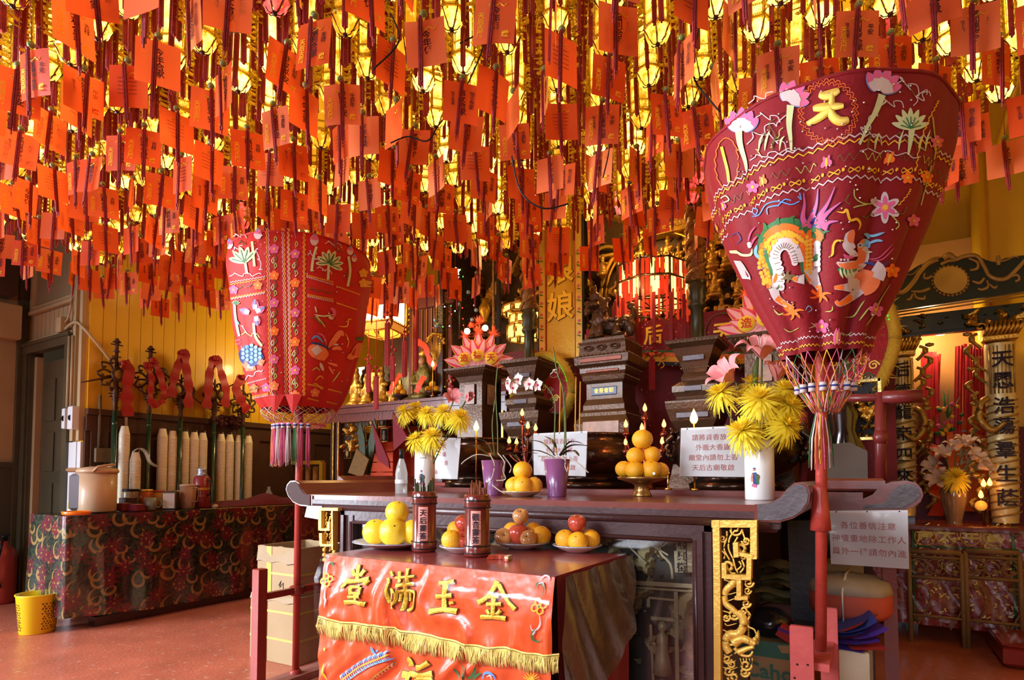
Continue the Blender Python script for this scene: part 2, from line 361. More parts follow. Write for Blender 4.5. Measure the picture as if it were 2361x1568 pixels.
nt.links.new(pb.outputs[0], ms.inputs[1]); nt.links.new(tl.outputs[0], ms.inputs[2]); nt.links.new(ms.outputs[0], out.inputs[0])
TASS = mat('burgundy_tassel', (.27, .022, .03), .5, 0, 60, .5, .3, 200, sheen=.4)
JADE = mat('green_bead', (.16, .20, .05), .25, 0, 20, .2, coat=.4)
def litmat(name, c0, c1, s0, s1):
    m = emi(name, c0, 1); nt = m.node_tree; b = nt.nodes['Principled BSDF']; tc = nt.nodes.new('ShaderNodeTexCoord'); oi = nt.nodes.new('ShaderNodeObjectInfo')
    n = nt.nodes.new('ShaderNodeTexNoise'); n.inputs['Scale'].default_value = 22; nt.links.new(tc.outputs['Object'], n.inputs[0]); g = nt.nodes.new('ShaderNodeTexNoise'); g.inputs['Scale'].default_value = 90; nt.links.new(tc.outputs['Object'], g.inputs[0])
    ad = nt.nodes.new('ShaderNodeMath'); ad.operation = 'ADD'; nt.links.new(n.outputs[0], ad.inputs[0]); sb = nt.nodes.new('ShaderNodeMath'); sb.operation = 'MULTIPLY_ADD'; nt.links.new(oi.outputs['Random'], sb.inputs[0]); sb.inputs[1].default_value = .5; sb.inputs[2].default_value = -.22; nt.links.new(sb.outputs[0], ad.inputs[1])
    a2 = nt.nodes.new('ShaderNodeMath'); a2.operation = 'MULTIPLY_ADD'; nt.links.new(g.outputs[0], a2.inputs[0]); a2.inputs[1].default_value = .35; nt.links.new(ad.outputs[0], a2.inputs[2])
    mr = nt.nodes.new('ShaderNodeMapRange'); nt.links.new(a2.outputs[0], mr.inputs[0]); mr.inputs[1].default_value = .50; mr.inputs[2].default_value = 1.05; mr.inputs[3].default_value = s0; mr.inputs[4].default_value = s1; nt.links.new(mr.outputs[0], b.inputs['Emission Strength'])
    r2 = nt.nodes.new('ShaderNodeMapRange'); nt.links.new(a2.outputs[0], r2.inputs[0]); r2.inputs[1].default_value = .45; r2.inputs[2].default_value = 1.0; mx = nt.nodes.new('ShaderNodeMix'); mx.data_type = 'RGBA'; nt.links.new(r2.outputs[0], mx.inputs[0]); mx.inputs[6].default_value = (*c0, 1); mx.inputs[7].default_value = (*c1, 1); nt.links.new(mx.outputs[2], b.inputs['Emission Color']); return m
LITY = litmat('lit_lantern_panel', (1.0, .50, .015), (1.0, .74, .18), .65, 4.6)
LITP = litmat('lit_pink_panel', (1.0, .07, .05), (1, .30, .22), .5, 1.6)
WIRE = mat('dark_wire', (.05, .012, .012), .5)
GOLDINK = mat('gold_print', (1.0, .60, .04), .35, .3)
def F(x, z, rot=0): return Matrix.Translation((x, -.0012, z)) @ Matrix.Rotation(PI/2, 4, 'X') @ Matrix.Rotation(rot, 4, 'Z')
r = random.Random(3)
def scribble(mb, x0, z, n, s):
    p = [(x0+i*s+r.uniform(-.3, .3)*s, -.0014, z+s*(.9*(-1)**i)*r.uniform(.2, 1)) for i in range(n)]
    mb.tube(smooth_path(p, 2), .0006, 3)
WR = []
for k, (main, side, gold) in enumerate((('闔\n家\n平\n安', '壬\n辰\n年', 1), ('今\n年\n合\n家', '', 0), ('福\n如\n東\n海\n合\n家', '平\n安', 1), ('', '', 2), ('信\n女\n合\n家', '信\n士\n合\n家', 0), ('順\n利\n合\n家', '吉\n祥', 1), ('今\n年\n係', '', 3))):
    mb = MB()
    if main: textmb(mb, main, .027 if len(main) < 9 else .021, F(.004, 0, .05), 0, .014, gap=.9)
    if side: textmb(mb, side, .019, F(.038, .012, -.04), 0, .01, gap=.9)
    if k in (2, 4): textmb(mb, '信\n士\n合\n家', .014, F(-.03, .01, .05), 0, .004, gap=.9)
    if gold in (1, 3): textmb(mb, '天\n后\n古\n廟', .021, F(-.041, -.018), 1, .02, gap=.95); textmb(mb, '燈', .022, F(.036, -.05), 1, .02)
    if gold:
        p = [(-.02+i*.008, -.0015, .045+.006*sin(i*1.9)) for i in range(8)]; mb.tube(smooth_path(p, 3), .0012, 3, 1)
        mb.tube(smooth_path([(x*-.6+.005, y, z+.006*cos(x*300)) for x, y, z in p], 3), .001, 3, 1)
    if gold == 2:
        for q in range(5): scribble(mb, -.035, .03-q*.014, 22, .003)
    WR.append(mb.mesh('writing', [INK, GOLDINK]))
def card_mesh(curl, w=.127, h=.150):
    mb = MB(); mb.grid(lambda u, v: ((u-.5)*w, curl*(2*u-1)**2-.004*curl/.006*(v-.5), (v-.5)*h), 4, 3)
    return mb.mesh('prayer_card', CARD)
CM = [card_mesh(c) for c in (.002, .007, -.006)]
mb = MB()
for i in range(5):
    x = (i-2)*.0028; mb.box((x, -.003*(i % 2), -.11-.006*(i % 3)), (.0032, .0045, .20+.014*(i % 3)))
mb.ball((0, 0, -.004), .0065, 6)
TM = mb.mesh('tassel', TASS)
BM = MB().ball((0, 0, 0), .0125, 10, sc=(1, 1, .9)).mesh('bead', JADE)
CO = MB().tube([(0, 0, 0), (0, 0, .175)], .0016, 4).mesh('cord', TASS)
# lantern: origin at the lowest point of the petal dome
fr = MB(); pn = MB(); ts = MB(); RB_ = .048
def hexp(rad, z, i, o=0): a = PI/3*i+o; return (rad*cos(a), rad*sin(a), z)
for i in range(6):
    a0, a1 = hexp(.020, .0, i), hexp(.054, .05, i)
    fr.tube([(0, 0, -.004), a0, a1], .0022, 4, 1)
    fr.tube([hexp(RB_, .06, i), hexp(RB_, .30, i)], .0055, 4)
    for z in (.06, .30): fr.tube([hexp(RB_, z, i), hexp(RB_, z, i+1)], .0065, 4)
    fr.tube([hexp(.062, .30, i), hexp(.095, .335, i), hexp(.1, .36, i)], .004, 4)
    fr.tube([hexp(.09, .335, i), hexp(.09, .335, i+1)], .004, 4)
    # filigree flange on each corner
    for q in range(11):
        z = .065+q*.022; e = .046*(.40+.60*abs(sin(q*1.7+i)))
        c1 = Vector(hexp(RB_, z, i)); d = Vector(hexp(1, 0, i)).normalized(); t = Vector((-d.y, d.x, 0))
        fr.add([c1, c1+d*e+Vector((0, 0, .004)), c1+d*e*.9+t*.010*(-1)**q+Vector((0, 0, .015)), c1+Vector((0, 0, .012))], [(0, 1, 2, 3)])
        fr.add([c1+d*e, c1+d*(e+.012)+t*.012*(-1)**q, c1+d*(e+.004)+Vector((0, 0, .018)), c1+d*(e-.01)+Vector((0, 0, .006))], [(0, 1, 2, 3)])
    # fretwork border along each lit panel
    for q in range(6):
        u = Vector(hexp(RB_-.002, 0, i)).lerp(Vector(hexp(RB_-.002, 0, i+1)), .12+.15*q)
        for z in (.064, .10, .255, .288): fr.add([u+Vector((0, 0, z)), u+Vector((.004, .004, z+.012)), u+Vector((-.006, .004, z+.018)), u+Vector((-.004, -.004, z+.004))], [(0, 1, 2, 3)])
    A_, B_ = Vector(hexp(RB_-.006, 0, i)), Vector(hexp(RB_-.006, 0, i+1)); A_, B_ = A_.lerp(B_, .14), A_.lerp(B_, .86); dz = Vector((0, 0, 1)); pn.add([A_+dz*.075, B_+dz*.075, B_+dz*.285, A_+dz*.285], [(0, 1, 2, 3)])
    pn.add([hexp(.010, .003, i+.1), hexp(.010, .003, i+.9), hexp(.034, .012, i+.85), hexp(.048, .045, i+.9), hexp(.048, .045, i+.1), hexp(.034, .012, i+.15)], [(0, 1, 2, 3, 4, 5)])
    if i % 2: pn.add([hexp(.080, .345, i+.2), hexp(.080, .345, i+.8), hexp(.066, .39, i+.8), hexp(.066, .39, i+.2)], [(0, 1, 2, 3)])
    for q in range(5): zz = .34+.012*q; a_ = hexp(.088-.003*q, zz, i+.1+.2*q); fr.ball(a_, .007, 4)
    fr.add([hexp(.092, .30, i+.3), hexp(.092, .30, i+.7), hexp(.086, .338, i+.8), hexp(.086, .338, i+.2)], [(0, 1, 2, 3)])
    x, y, z = hexp(.098, .335, i)
    ln = .285+.05*(i % 3)
    for dx in (-.005, .0, .005): ts.box((x+dx, y+dx*.5, z-ln/2), (.006, .008, ln-abs(dx)*3))
    ts.ball((x, y, z-.02), .009, 6)
fr.ball((0, 0, 0), .010, 6, 1)
fr.tube([(0, 0, .40), (0, 0, .66)], .003, 4, 1)
fr.lathe([(.075, .40), (.05, .425), (.02, .44)], 6, ph=0, smooth=False)
FRM = fr.mesh('hanging_lantern', [GILT, WIRE]); PNY = pn.mesh('lit_panel', LITY); PNP = pn.mesh('lit_panel', LITP); TSM = ts.mesh('tassel', TASS)
TSM.materials.clear(); TSM.materials.append(TASS)
ORD = 'first second third fourth fifth sixth seventh eighth ninth tenth eleventh twelfth thirteenth fourteenth fifteenth sixteenth seventeenth eighteenth nineteenth twentieth'.split()
def ordn(i): return ORD[i] if i < 20 else ('twenty-'+ORD[i-20] if i < 29 else 'thirtieth')
cells = []
SX, SY = .205, .212
for j in range(16):
    for i in range(26):
        x = -4.72+i*SX+(.5*SX if j % 2 else 0); y = 3.32-j*SY
        if x < -3.9 and y > 2.75+(-3.9-x)*-.2: continue
        p = Vector((x, y, 2.45)); d = depth(p)
        if d < 1.52: continue
        px = PPX+FPX*(p-EYE).dot(VR)/d; hi = PPX+FPX*(p-EYE).dot(VR)/d
        if px < -70 or px > 2440: continue
        if px > 2330 and y < 2.2: continue
        cells.append((i, j, x, y, d))
rank = {}
for c in sorted(cells, key=lambda c: c[2]): rank[c[:2]] = sum(1 for k in rank if k[1] == c[1])
cells.sort(key=lambda c: c[4])
SHAPE = {}
n_ind = 0
for idx, (i, j, x, y, d) in enumerate(cells):
    jx, jy, jz = r.uniform(-.035, .035), r.uniform(-.035, .035), r.uniform(-.05, .05)
    row = ordn(j); col = ordn(rank[(i, j)])
    pink = r.random() < .07+(.10 if x > -1.3 else 0)
    zt = r.uniform(-.03, .05)
    if n_ind < 300:
        n_ind += 1
        o = bpy.data.objects.new('hanging_lantern', FRM); C.objects.link(o); o.location = (x, y, 2.66+zt); o.rotation_euler = (r.uniform(-.03, .03), r.uniform(-.03, .03), r.uniform(0, 1))
        _tag(o, ('pink' if pink else 'yellow')+'-lit gilt lantern, '+row+' row from the back, '+col+' lantern from the left', 'lantern', 'gilt lanterns hung under the ceiling', None)
        q = bpy.data.objects.new('lit_panel', PNP if pink else PNY); C.objects.link(q); q.parent = o
        q = bpy.data.objects.new('tassel', TSM); C.objects.link(q); q.parent = o
        k = r.randrange(7); g = WR[k]
        o = bpy.data.objects.new('prayer_card', CM[r.randrange(3)]); C.objects.link(o)
        yaw = math.atan2(-x, y)+r.gauss(0, .75)
        hang = Vector((x+jx, y+jy, 2.45+jz)); o.location = hang
        o.rotation_euler = (r.uniform(-.06, .06), r.uniform(-.08, .08), yaw)
        _tag(o, 'red '+('gold-printed' if k in (0, 2, 3, 5, 6) else 'handwritten')+' card, '+row+' row from the back, '+col+' card from the left', 'prayer card', 'red prayer cards hung under the lanterns', None)
        q = bpy.data.objects.new('writing', g); C.objects.link(q); q.parent = o
        q = bpy.data.objects.new('bead', BM); C.objects.link(q); q.parent = o; q.location = (0, -.004, .092)
        q = bpy.data.objects.new('tassel', TM); C.objects.link(q); q.parent = o; q.location = (r.uniform(-.012, .012), -.012, .08)
        q.rotation_euler = (0, r.uniform(-.06, .06), 0)
        q = bpy.data.objects.new('cord', CO); C.objects.link(q); q.parent = o; q.location = (0, -.003, .085)
print('CELLS', len(cells), n_ind)
# bamboo grid that carries the lanterns
mb = MB()
for i in range(27): mb.box((-4.75+i*SX, 1.4, 3.38), (.03, 4.6, .03))
for j in range(16): mb.box((-2.1, 3.4-j*SY, 3.41), (5.5, .03, .03))
thing('lantern_rack', 'gilded timber grid that carries the rows of hanging lanterns', 'rack', (-2.1, 1.4, 3.4), mb=mb, m=OLDGOLD, world=True)
struct('trim_8', MB().box((-2.1, 1.4, 3.62), (5.5, 4.4, .03)), mat('gilt_ceiling_boards', (.55, .30, .04), .4, .4, 12, .4, .4, 30))
# loose cables
cab = [[(1600, 0), (1612, 60), (1598, 130), (1602, 185), (1640, 235), (1660, 258)], [(900, 330), (940, 315), (985, 325), (1010, 290), (1050, 240), (1075, 200), (1110, 120), (1140, 20)],
       [(1390, 410), (1405, 340), (1400, 280), (1440, 160), (1470, 40)], [(1180, 360), (1200, 440), (1250, 480), (1310, 470)], [(1060, 100), (1130, 60), (1150, 10)], [(2230, 40), (2300, 45), (2290, 100), (2355, 140)], [(860, 160), (920, 95), (900, 30)]]
for k, pts in enumerate(cab):
    dd = 1.9+.25*(k % 3)
    w3 = [P(a, b, D=dd) for a, b in smooth_path(pts, 5)]
    thing('cable', ('dark cable looping down among the cards beside the big right parasol', 'dark cable snaking across the middle of the cards', 'dark cable dropping between cards right of centre', 'short cable sagging in front of the lowest middle cards', 'thin cable at the top edge in the middle', 'dark cable at the far right end of the lanterns', 'thin cable left of the middle near the top')[k], 'cable', w3[0], mb=MB().tube(w3, .0028, 5), m=BLACK, world=True)
# ================= embroidered parasols =================
RSILK = mat('crimson_parasol_silk', (.21, .006, .010), .62, 0, 6, .12, .15, 90, sheen=.25)
LSILK = mat('red_parasol_silk', (.46, .013, .008), .6, 0, 6, .12, .15, 90, sheen=.25)
TH = {n: mat('thread_'+n, c, .5, 0, 40, .15) for n, c in dict(white=(.60, .48, .46), pink=(.66, .11, .24), rose=(.62, .10, .20), blue=(.12, .28, .62), sky=(.20, .45, .65), green=(.04, .16, .05), lime=(.45, .50, .12), pale=(.55, .58, .28), yellow=(.80, .42, .03), orange=(.85, .16, .02), salmon=(.75, .18, .06), brown=(.14, .08, .02), gold=(.9, .6, .12), navy=(.03, .04, .18)).items()}
TN = list(TH); TM_ = [TH[n] for n in TN]; TI = {n: i for i, n in enumerate(TN)}
TH['gold'].node_tree.nodes['Principled BSDF'].inputs['Metallic'].default_value = .7
GEM = mat('sequin', (.85, .9, .95), .08, .9)
def interp(tab, z):
    if z <= tab[0][0]: return tab[0][1]
    for (a, b), (c, d) in zip(tab, tab[1:]):
        if z <= c: t = (z-a)/(c-a); return b+(d-b)*t
    return tab[-1][1]
class Par:
    def __init__(s, ax, ay, tab, fold, nf, ph=0): s.ax, s.ay, s.tab, s.fold, s.nf, s.ph = ax, ay, tab, fold, nf, ph; s.z0, s.z1 = tab[0][0], tab[-1][0]
    def r(s, a, z):
        k = max(0, min(1, (s.z1-z)/(s.z1-s.z0))); q = abs(sin((a+s.ph)*s.nf/2))
        return interp(s.tab, z)*(1-s.fold*k**1.3*(1-q**.7)-.025*(1-k)*(cos((a+s.ph)*s.nf)*.5+.5))
    def pt(s, a, z, off=0): R_ = s.r(a, z)+off; return Vector((s.ax+R_*cos(a), s.ay+R_*sin(a), z))
    def px(s, px, py):
        d = ray(px, py); base = depth(Vector((s.ax, s.ay, 1.5))); lo = None
        def ins(t):
            p = EYE+d*t; x, y = p.x-s.ax, p.y-s.ay; return math.hypot(x, y) < s.r(math.atan2(y, x), p.z)
        t = base-.5; hit = False
        while t < base+.02:
            if ins(t): hit = True; break
            t += .015
        if hit:
            a, b = t-.015, t
            for _ in range(7):
                m = (a+b)/2
                if ins(m): b = m
                else: a = m
            t = b
        else:  # silhouette: nearest approach
            t = (Vector((s.ax, s.ay, 0))-Vector((EYE.x, EYE.y, 0))).dot(Vector((d.x, d.y, 0)))/(d.x**2+d.y**2)
        p = EYE+d*t; n = Vector((p.x-s.ax, p.y-s.ay, .0)).normalized()
        if not hit: p = Vector((s.ax, s.ay, p.z))+n*s.r(math.atan2(n.y, n.x), p.z)
        return p, n
    def uv(s, u, z): a = u; p = s.pt(a, z); return p, Vector((cos(a), sin(a), 0))
def zigzag(mb, par, a0, a1, z, amp, w, mi, nper, wob=None):
    n = int(nper*(a1-a0)/(2*PI))*2; rw = []
    vs = []; fs = []
    for i in range(n+1):
        a = a0+(a1-a0)*i/n; zz = z+(amp if i % 2 else -amp)+(wob(a) if wob else 0)
        for q in (-w/2, w/2): vs.append(par.pt(a, zz+q, .003))
    for i in range(n): fs.append((2*i, 2*i+2, 2*i+3, 2*i+1))
    mb.add(vs, fs, mi)
def vzig(mb, par, a, z0, z1, amp, w, mi, n, end=0):
    vs = []; fs = []
    for i in range(n+1):
        z = z0+(z1-z0)*i/n; aa = a+(amp if i % 2 else -amp)/par.r(a, z)
        for q in (-w/2, w/2): vs.append(par.pt(aa+q/par.r(a, z), z, .003))
    for i in range(n): fs.append((2*i, 2*i+1, 2*i+3, 2*i+2))
    mb.add(vs, fs, mi)
def parasol_body(root, par, silk, nseg=120, nz=26):
    mb = MB(); mb.grid(lambda u, v: par.pt(2*PI*u, par.z0+(par.z1-par.z0)*v), nseg, nz)
    part('skirt', mb, silk, root, world=True)
    mb = MB(); mb.grid(lambda u, v: (lambda p: (p.x, p.y, p.z+(.0 if v == 0 else .06*v)))(Vector((par.ax, par.ay, par.z1))+(par.pt(2*PI*u, par.z1)-Vector((par.ax, par.ay, par.z1)))*(1-v)), 48, 4)
    part('canopy_top', mb, silk, root, world=True)
    mb = MB()
    for i in range(12):
        a = 2*PI*i/12; mb.tube([par.pt(a, par.z1-.01, -.01), (par.ax, par.ay, par.z1+.04)], .004, 4)
    mb.tube([par.pt(2*PI*i/48, par.z1, 0) for i in range(49)], .006, 6)
    part('rib_ring', mb, silk, root, world=True)
def pole(root, pts, rad, name='pole'):
    part(name, MB().tube(pts, rad, 16), REDPAINT, root, world=True)
def net(root, par, zt, zb, rb, cols, n=26):
    mb = MB(); H = (zt-zb)
    for i in range(n):
        for sgn in (1, -1):
            pts = []
            for k in range(9):
                t = k/8; a = 2*PI*(i/n)+sgn*t*.55; R_ = par.r(a, zt)*(1-t)+rb*t
                R_ *= 1+.10*sin(t*PI); pts.append((par.ax+R_*cos(a), par.ay+R_*sin(a), zt-H*t))
            mb.tube(pts, .0016, 3, cols[i % len(cols)])
    part('knotted_net', mb, TM_, root, world=True, kind='stuff')
def tassel_set(root, par, z, items, rb, ln):
    for k, (a, c) in enumerate(items):
        mb = MB(); x, y = par.ax+rb*cos(a), par.ay+rb*sin(a); rr = random.Random(k+int(z*100))
        mb.tube([(x, y, z+.012), (x, y, z-.015)], .011, 8, TI['white']); mb.tube([(x, y, z+.004), (x, y, z-.004)], .0118, 8, TI['navy'])
        for q in range(16):
            b = rr.uniform(0, 2*PI); e = rr.uniform(.002, .010); L = ln*rr.uniform(.85, 1.05)
            mb.tube([(x+e*cos(b), y+e*sin(b), z-.01), (x+e*1.5*cos(b), y+e*1.5*sin(b), z-L*.5), (x+e*1.7*cos(b)+rr.uniform(-.004, .004), y+e*1.7*sin(b), z-L)], .0016, 3, TI[c])
        part('tassel', mb, TM_, root, world=True)
# ---- large right parasol ----
PR = Par(-.108, 2.06, [(1.475, .125), (1.52, .135), (1.66, .205), (1.83, .277), (1.98, .328), (2.06, .348), (2.15, .352)], .30, 10, .35)
rp = thing('parasol', 'large crimson embroidered parasol with dragon and lotus beside the altar, right one', 'parasol', (-.135, 2.06, 0))
parasol_body(rp, PR, RSILK)
em = MB(); S = PR.px
def A(*pts): return [(1561+x/2.951, y/2.951) for x, y in pts]
def B(*pts): return [(1580+x/2.613, 400+y/2.613) for x, y in pts]
def Br(v): return v/2.613
def Ar(v): return v/2.951
def lotus(c, s, tilt=0):   # three to five pink and white petals, A coordinates
    for dx, dy, ang, L in ((-.9, .1, -50, 1), (.9, .1, 50, 1), (-.45, -.1, -25, 1.15), (.45, -.1, 25, 1.15), (0, -.15, 0, 1.25)):
        a = math.radians(ang+tilt); base = (c[0]+dx*s*.15, c[1]+s*.35); tip = (base[0]+sin(a)*s*L*1.1, base[1]-cos(a)*s*L*1.1)
        f = lambda t: (base[0]+(tip[0]-base[0])*t, base[1]+(tip[1]-base[1])*t)
        P1 = A(base, f(.5), tip)
        stroke(em, P1, lambda u: Ar(s*.62)*sin(PI*min(1, .12+u*.88))**.8, S, TI['blue'], .0032, 4, 2)
        stroke(em, P1, lambda u: Ar(s*.54)*sin(PI*min(1, .12+u*.88))**.8, S, TI['pink'], .004, 4, 2)
        stroke(em, A(base, f(.25), f(.52)), lambda u: Ar(s*.50)*sin(PI*min(1, .12+u*.5))**.8, S, TI['white'], .0048, 4, 2)
lotus((445, 850), 118); lotus((755, 650), 120, 45); lotus((1370, 580), 128, 25)
for st in ([(425, 880), (435, 980), (470, 1100), (480, 1170)], [(775, 720), (765, 850), (775, 950), (780, 1030)], [(1390, 650), (1350, 760), (1290, 870), (1240, 990)], [(1590, 870), (1580, 960), (1565, 1060)]):
    stroke(em, A(*st), lambda u: Ar(38*(1-u)+12), S, TI['pale'], .004, 4, 1)
for a in range(7):   # ragged green leaf, right
    an = math.radians(-75+25*a); stroke(em, A((1580, 880), (1580+110*sin(an)*.6, 880-120*cos(an)*.6), (1580+130*sin(an), 880-140*cos(an))), lambda u: Ar(44)*sin(PI*min(1, .15+.8*u)), S, TI['pale'], .004, 3, 2)
    stroke(em, A((1580, 880), (1580+70*sin(an), 880-80*cos(an))), Ar(7), S, TI['green'], .0052, 3)
# medallion with gold character
for rad in (200, 178):
    pts = []
    for i in range(90):
        q = 2*PI*i/90; rr = rad+13*sin(i*2.1); pts.append((1028+rr*.98*cos(q), 765+rr*1.08*sin(q)))
    stroke(em, A(*pts, pts[0]), Ar(5), S, TI['orange'], .004, 1)
for st, wd in (([(965, 650), (1020, 655), (1100, 620)], 56), ([(925, 745), (1000, 735), (1130, 725)], 52), ([(1055, 630), (1040, 740), (960, 810), (885, 848)], 46), ([(1035, 735), (1060, 800), (1110, 830), (1165, 820)], 60)):
    stroke(em, A(*st), lambda u, W_=wd: Ar(W_)*(.65+.5*sin(PI*u)), S, TI['yellow'], .0036, 5, 1); stroke(em, A(*st), lambda u, W_=wd: Ar(W_*.8)*(.65+.5*sin(PI*u)), S, TI['gold'], .005, 5, 2, thick=.003)
# left medallion seen edge on
pts = [(345+78*cos(2*PI*i/50)*(1+.08*sin(i*2)), 1110+170*sin(2*PI*i/50)) for i in range(50)]
stroke(em, A(*pts), Ar(6), S, TI['orange'], .004, 1)
stroke(em, A((310, 1000), (330, 1080), (350, 1160), (360, 1240)), Ar(20), S, TI['yellow'], .004, 4)
# wandering white lines
rs = random.Random(5)
def wander(f, x, y, dx, dy, n, col, w, amp):
    pts = [(x+dx*i/n+amp*sin(i*2.2)*.7, y+dy*i/n+amp*cos(i*1.7)) for i in range(n+1)]; stroke(em, f(*pts), w, S, TI[col], .0036, 4)
for x, y, dx, dy, n, c, am in ((490, 690, 160, -50, 6, 'white', 18), (540, 780, 180, 40, 8, 'white', 22), (480, 960, 250, -150, 9, 'white', 25), (600, 900, 160, 120, 8, 'white', 25), (1230, 950, 180, -250, 10, 'white', 30), (1380, 700, 170, 20, 8, 'white', 26), (1250, 860, 150, 120, 8, 'white', 26), (1490, 540, 200, 120, 10, 'white', 35), (1600, 700, 110, -60, 7, 'white', 26), (500, 1080, 330, -70, 12, 'white', 14), (1240, 1020, 400, 50, 12, 'white', 14), (560, 980, 100, -150, 6, 'brown', 20), (620, 820, 90, 190, 8, 'brown', 20), (1290, 880, 90, 110, 6, 'brown', 20), (1480, 900, 180, 130, 9, 'brown', 24), (1550, 560, 80, 120, 6, 'brown', 18), (640, 1000, 80, -120, 6, 'lime', 10), (540, 1010, 40, 60, 4, 'lime', 10), (1590, 930, 90, 110, 6, 'lime', 12), (430, 1190, 60, 30, 5, 'brown', 18)):
    wander(A, x, y, dx, dy, n, c, Ar(6), am)
for x in (560, 600, 650, 700, 1290, 1340, 1500, 1640, 1680):   # grass blades
    stroke(em, A((x, 1030), (x+10, 960), (x+34, 890+(x % 60))), Ar(16), S, TI['brown' if x % 20 else 'pale'], .0038, 3, taper=.5)
# horizontal bands follow the skirt all round
for z, col, am in ((1.855+.135, 'white', .004), (1.978, 'yellow', .004), (1.895, 'white', .004), (1.515, 'white', .003), (1.492, 'yellow', .003)):
    zigzag(em, PR, 0, 2*PI, z, am, .0034, TI[col], 84)
for i in range(40):
    a = 2*PI*i/40; p0 = lambda a_, z_: (PR.pt(a_, z_), Vector((cos(a_), sin(a_), 0)))
    pts = [(a+.05*cos(q), 1.912+.006*sin(2*q)) for q in (x_*PI/4 for x_ in range(9))]
    stroke(em, pts, .003, p0, TI['yellow'], .0036, 1)
    blob(em, (a+.07, 1.915), .012, p0, 6, TI['yellow'], .004, .005)
def uvs(a, z): return PR.pt(a, z), Vector((cos(a), sin(a), 0))
for i in range(12):
    a = 2*PI*i/12+.1; flower(em, (a, 1.942), .045, uvs, 5, TI['pink' if i % 2 else 'orange'], TI['yellow'], ry=.34, pet=.34)
    for sg in (-1, 1):
        pts = [(a+sg*(.08+.018*k), 1.942+.008*sin(k*1.6)) for k in range(10)]; stroke(em, pts, .0028, uvs, TI['brown' if sg > 0 else 'lime'], .0034, 3)
    if i % 3 == 0:
        flower(em, (a+.2, 1.505+.0), .08, uvs, 5, TI['pink'], TI['yellow'], ry=.16, pet=.5)
# dragon
body = B((495, 690), (520, 560), (500, 430), (560, 345), (640, 335), (700, 420), (705, 500))
W1 = lambda u: Br(62+66*sin(PI*min(1, u*1.05)))
stroke(em, B((540, 700), (530, 600), (490, 480), (520, 380), (600, 335), (680, 345), (740, 400), (765, 460), (740, 540), (740, 600)), lambda u: Br(130)*(.55+.45*sin(PI*u)), S, TI['green'], .0030, 5, 3)
stroke(em, B((540, 690), (530, 600), (500, 490), (530, 395), (600, 358), (672, 380), (700, 440), (690, 510)), lambda u: Br(112)*(.75+.25*sin(PI*u)), S, TI['orange'], .0040, 5, 4)
stroke(em, B((560, 690), (560, 600), (535, 500), (560, 440), (605, 420), (650, 440), (680, 500), (690, 540)), lambda u: Br(62), S, TI['white'], .0052, 5, 3)
for i in range(22):   # belly scallops
    t = i/21; pts = B((560, 690), (560, 600), (535, 500), (560, 440), (605, 420), (650, 440), (680, 500), (690, 540)); pp = smooth_path(pts, 6); k = int(t*(len(pp)-2)); a, b = pp[k], pp[k+1]
    L = math.hypot(b[0]-a[0], b[1]-a[1]) or 1; nx, ny = -(b[1]-a[1])/L, (b[0]-a[0])/L
    blob(em, (a[0]+nx*Br(26), a[1]+ny*Br(26)), Br(19), S, 10, TI['white'], .0058)
    stroke(em, [(a[0], a[1]), (a[0]+nx*Br(34), a[1]+ny*Br(34))], Br(3), S, TI['brown'], .0068, 2)
stroke(em, B((780, 410), (800, 370), (755, 365), (735, 430), (735, 520), (745, 590), (770, 640)), lambda u: Br(74), S, TI['green'], .0034, 5, 3)
stroke(em, B((780, 410), (800, 380), (765, 370), (748, 430), (745, 520), (750, 590), (780, 660)), lambda u: Br(62), S, TI['orange'], .0046, 5, 3)
for y in range(430, 600, 30): blob(em, B((795, y))[0], Br(22), S, 10, TI['white'], .0056)
stroke(em, B((750, 570), (785, 640), (800, 690)), lambda u: Br(60*(1-u)+18), S, TI['white'], .0056, 4, 2)
rq = random.Random(9)
sc = smooth_path(B((505, 640), (480, 520), (500, 420), (560, 360), (640, 350), (700, 400)), 10)
for k in range(0, len(sc), 2):
    for q in (-1, 0, 1):
        c = (sc[k][0]+Br(q*22)+rq.uniform(-2, 2), sc[k][1]+Br(abs(q)*14+10)+rq.uniform(-2, 2)); blob(em, c, Br(15), S, 7, TI['salmon'], .0050); blob(em, c, Br(11.5), S, 7, TI['yellow'], .0060)
for y in range(400, 600, 24):
    for q in (-12, 8): c = B((748+q, y+q))[0]; blob(em, c, Br(12), S, 7, TI['yellow'], .0060)
for cx, cy, ang in ((490, 330, -30), (560, 300, 0), (640, 290, 20), (700, 330, 40), (465, 400, -60), (735, 350, 0), (775, 340, 20), (820, 380, 60)):   # mane spikes
    a = math.radians(ang); stroke(em, B((cx, cy+15), (cx+14*sin(a), cy-20), (cx+50*sin(a)+8, cy-30)), lambda u: Br(30)*(1-u)+1, S, TI['green'], .0042, 3, 1)
for tail in ([(740, 330), (765, 260), (790, 190), (800, 95)], [(790, 330), (810, 260), (860, 180), (900, 85)], [(820, 320), (830, 270), (880, 220), (935, 178)], [(730, 320), (710, 270), (720, 190), (715, 120)], [(830, 340), (860, 300), (920, 290)]):
    stroke(em, B(*tail), lambda u: Br(50*(1-u)**1.3+9), S, TI['navy'], .0034, 5, 2); stroke(em, B(*tail), lambda u: Br(40*(1-u)**1.3+5), S, TI['pink'], .0042, 5, 2)
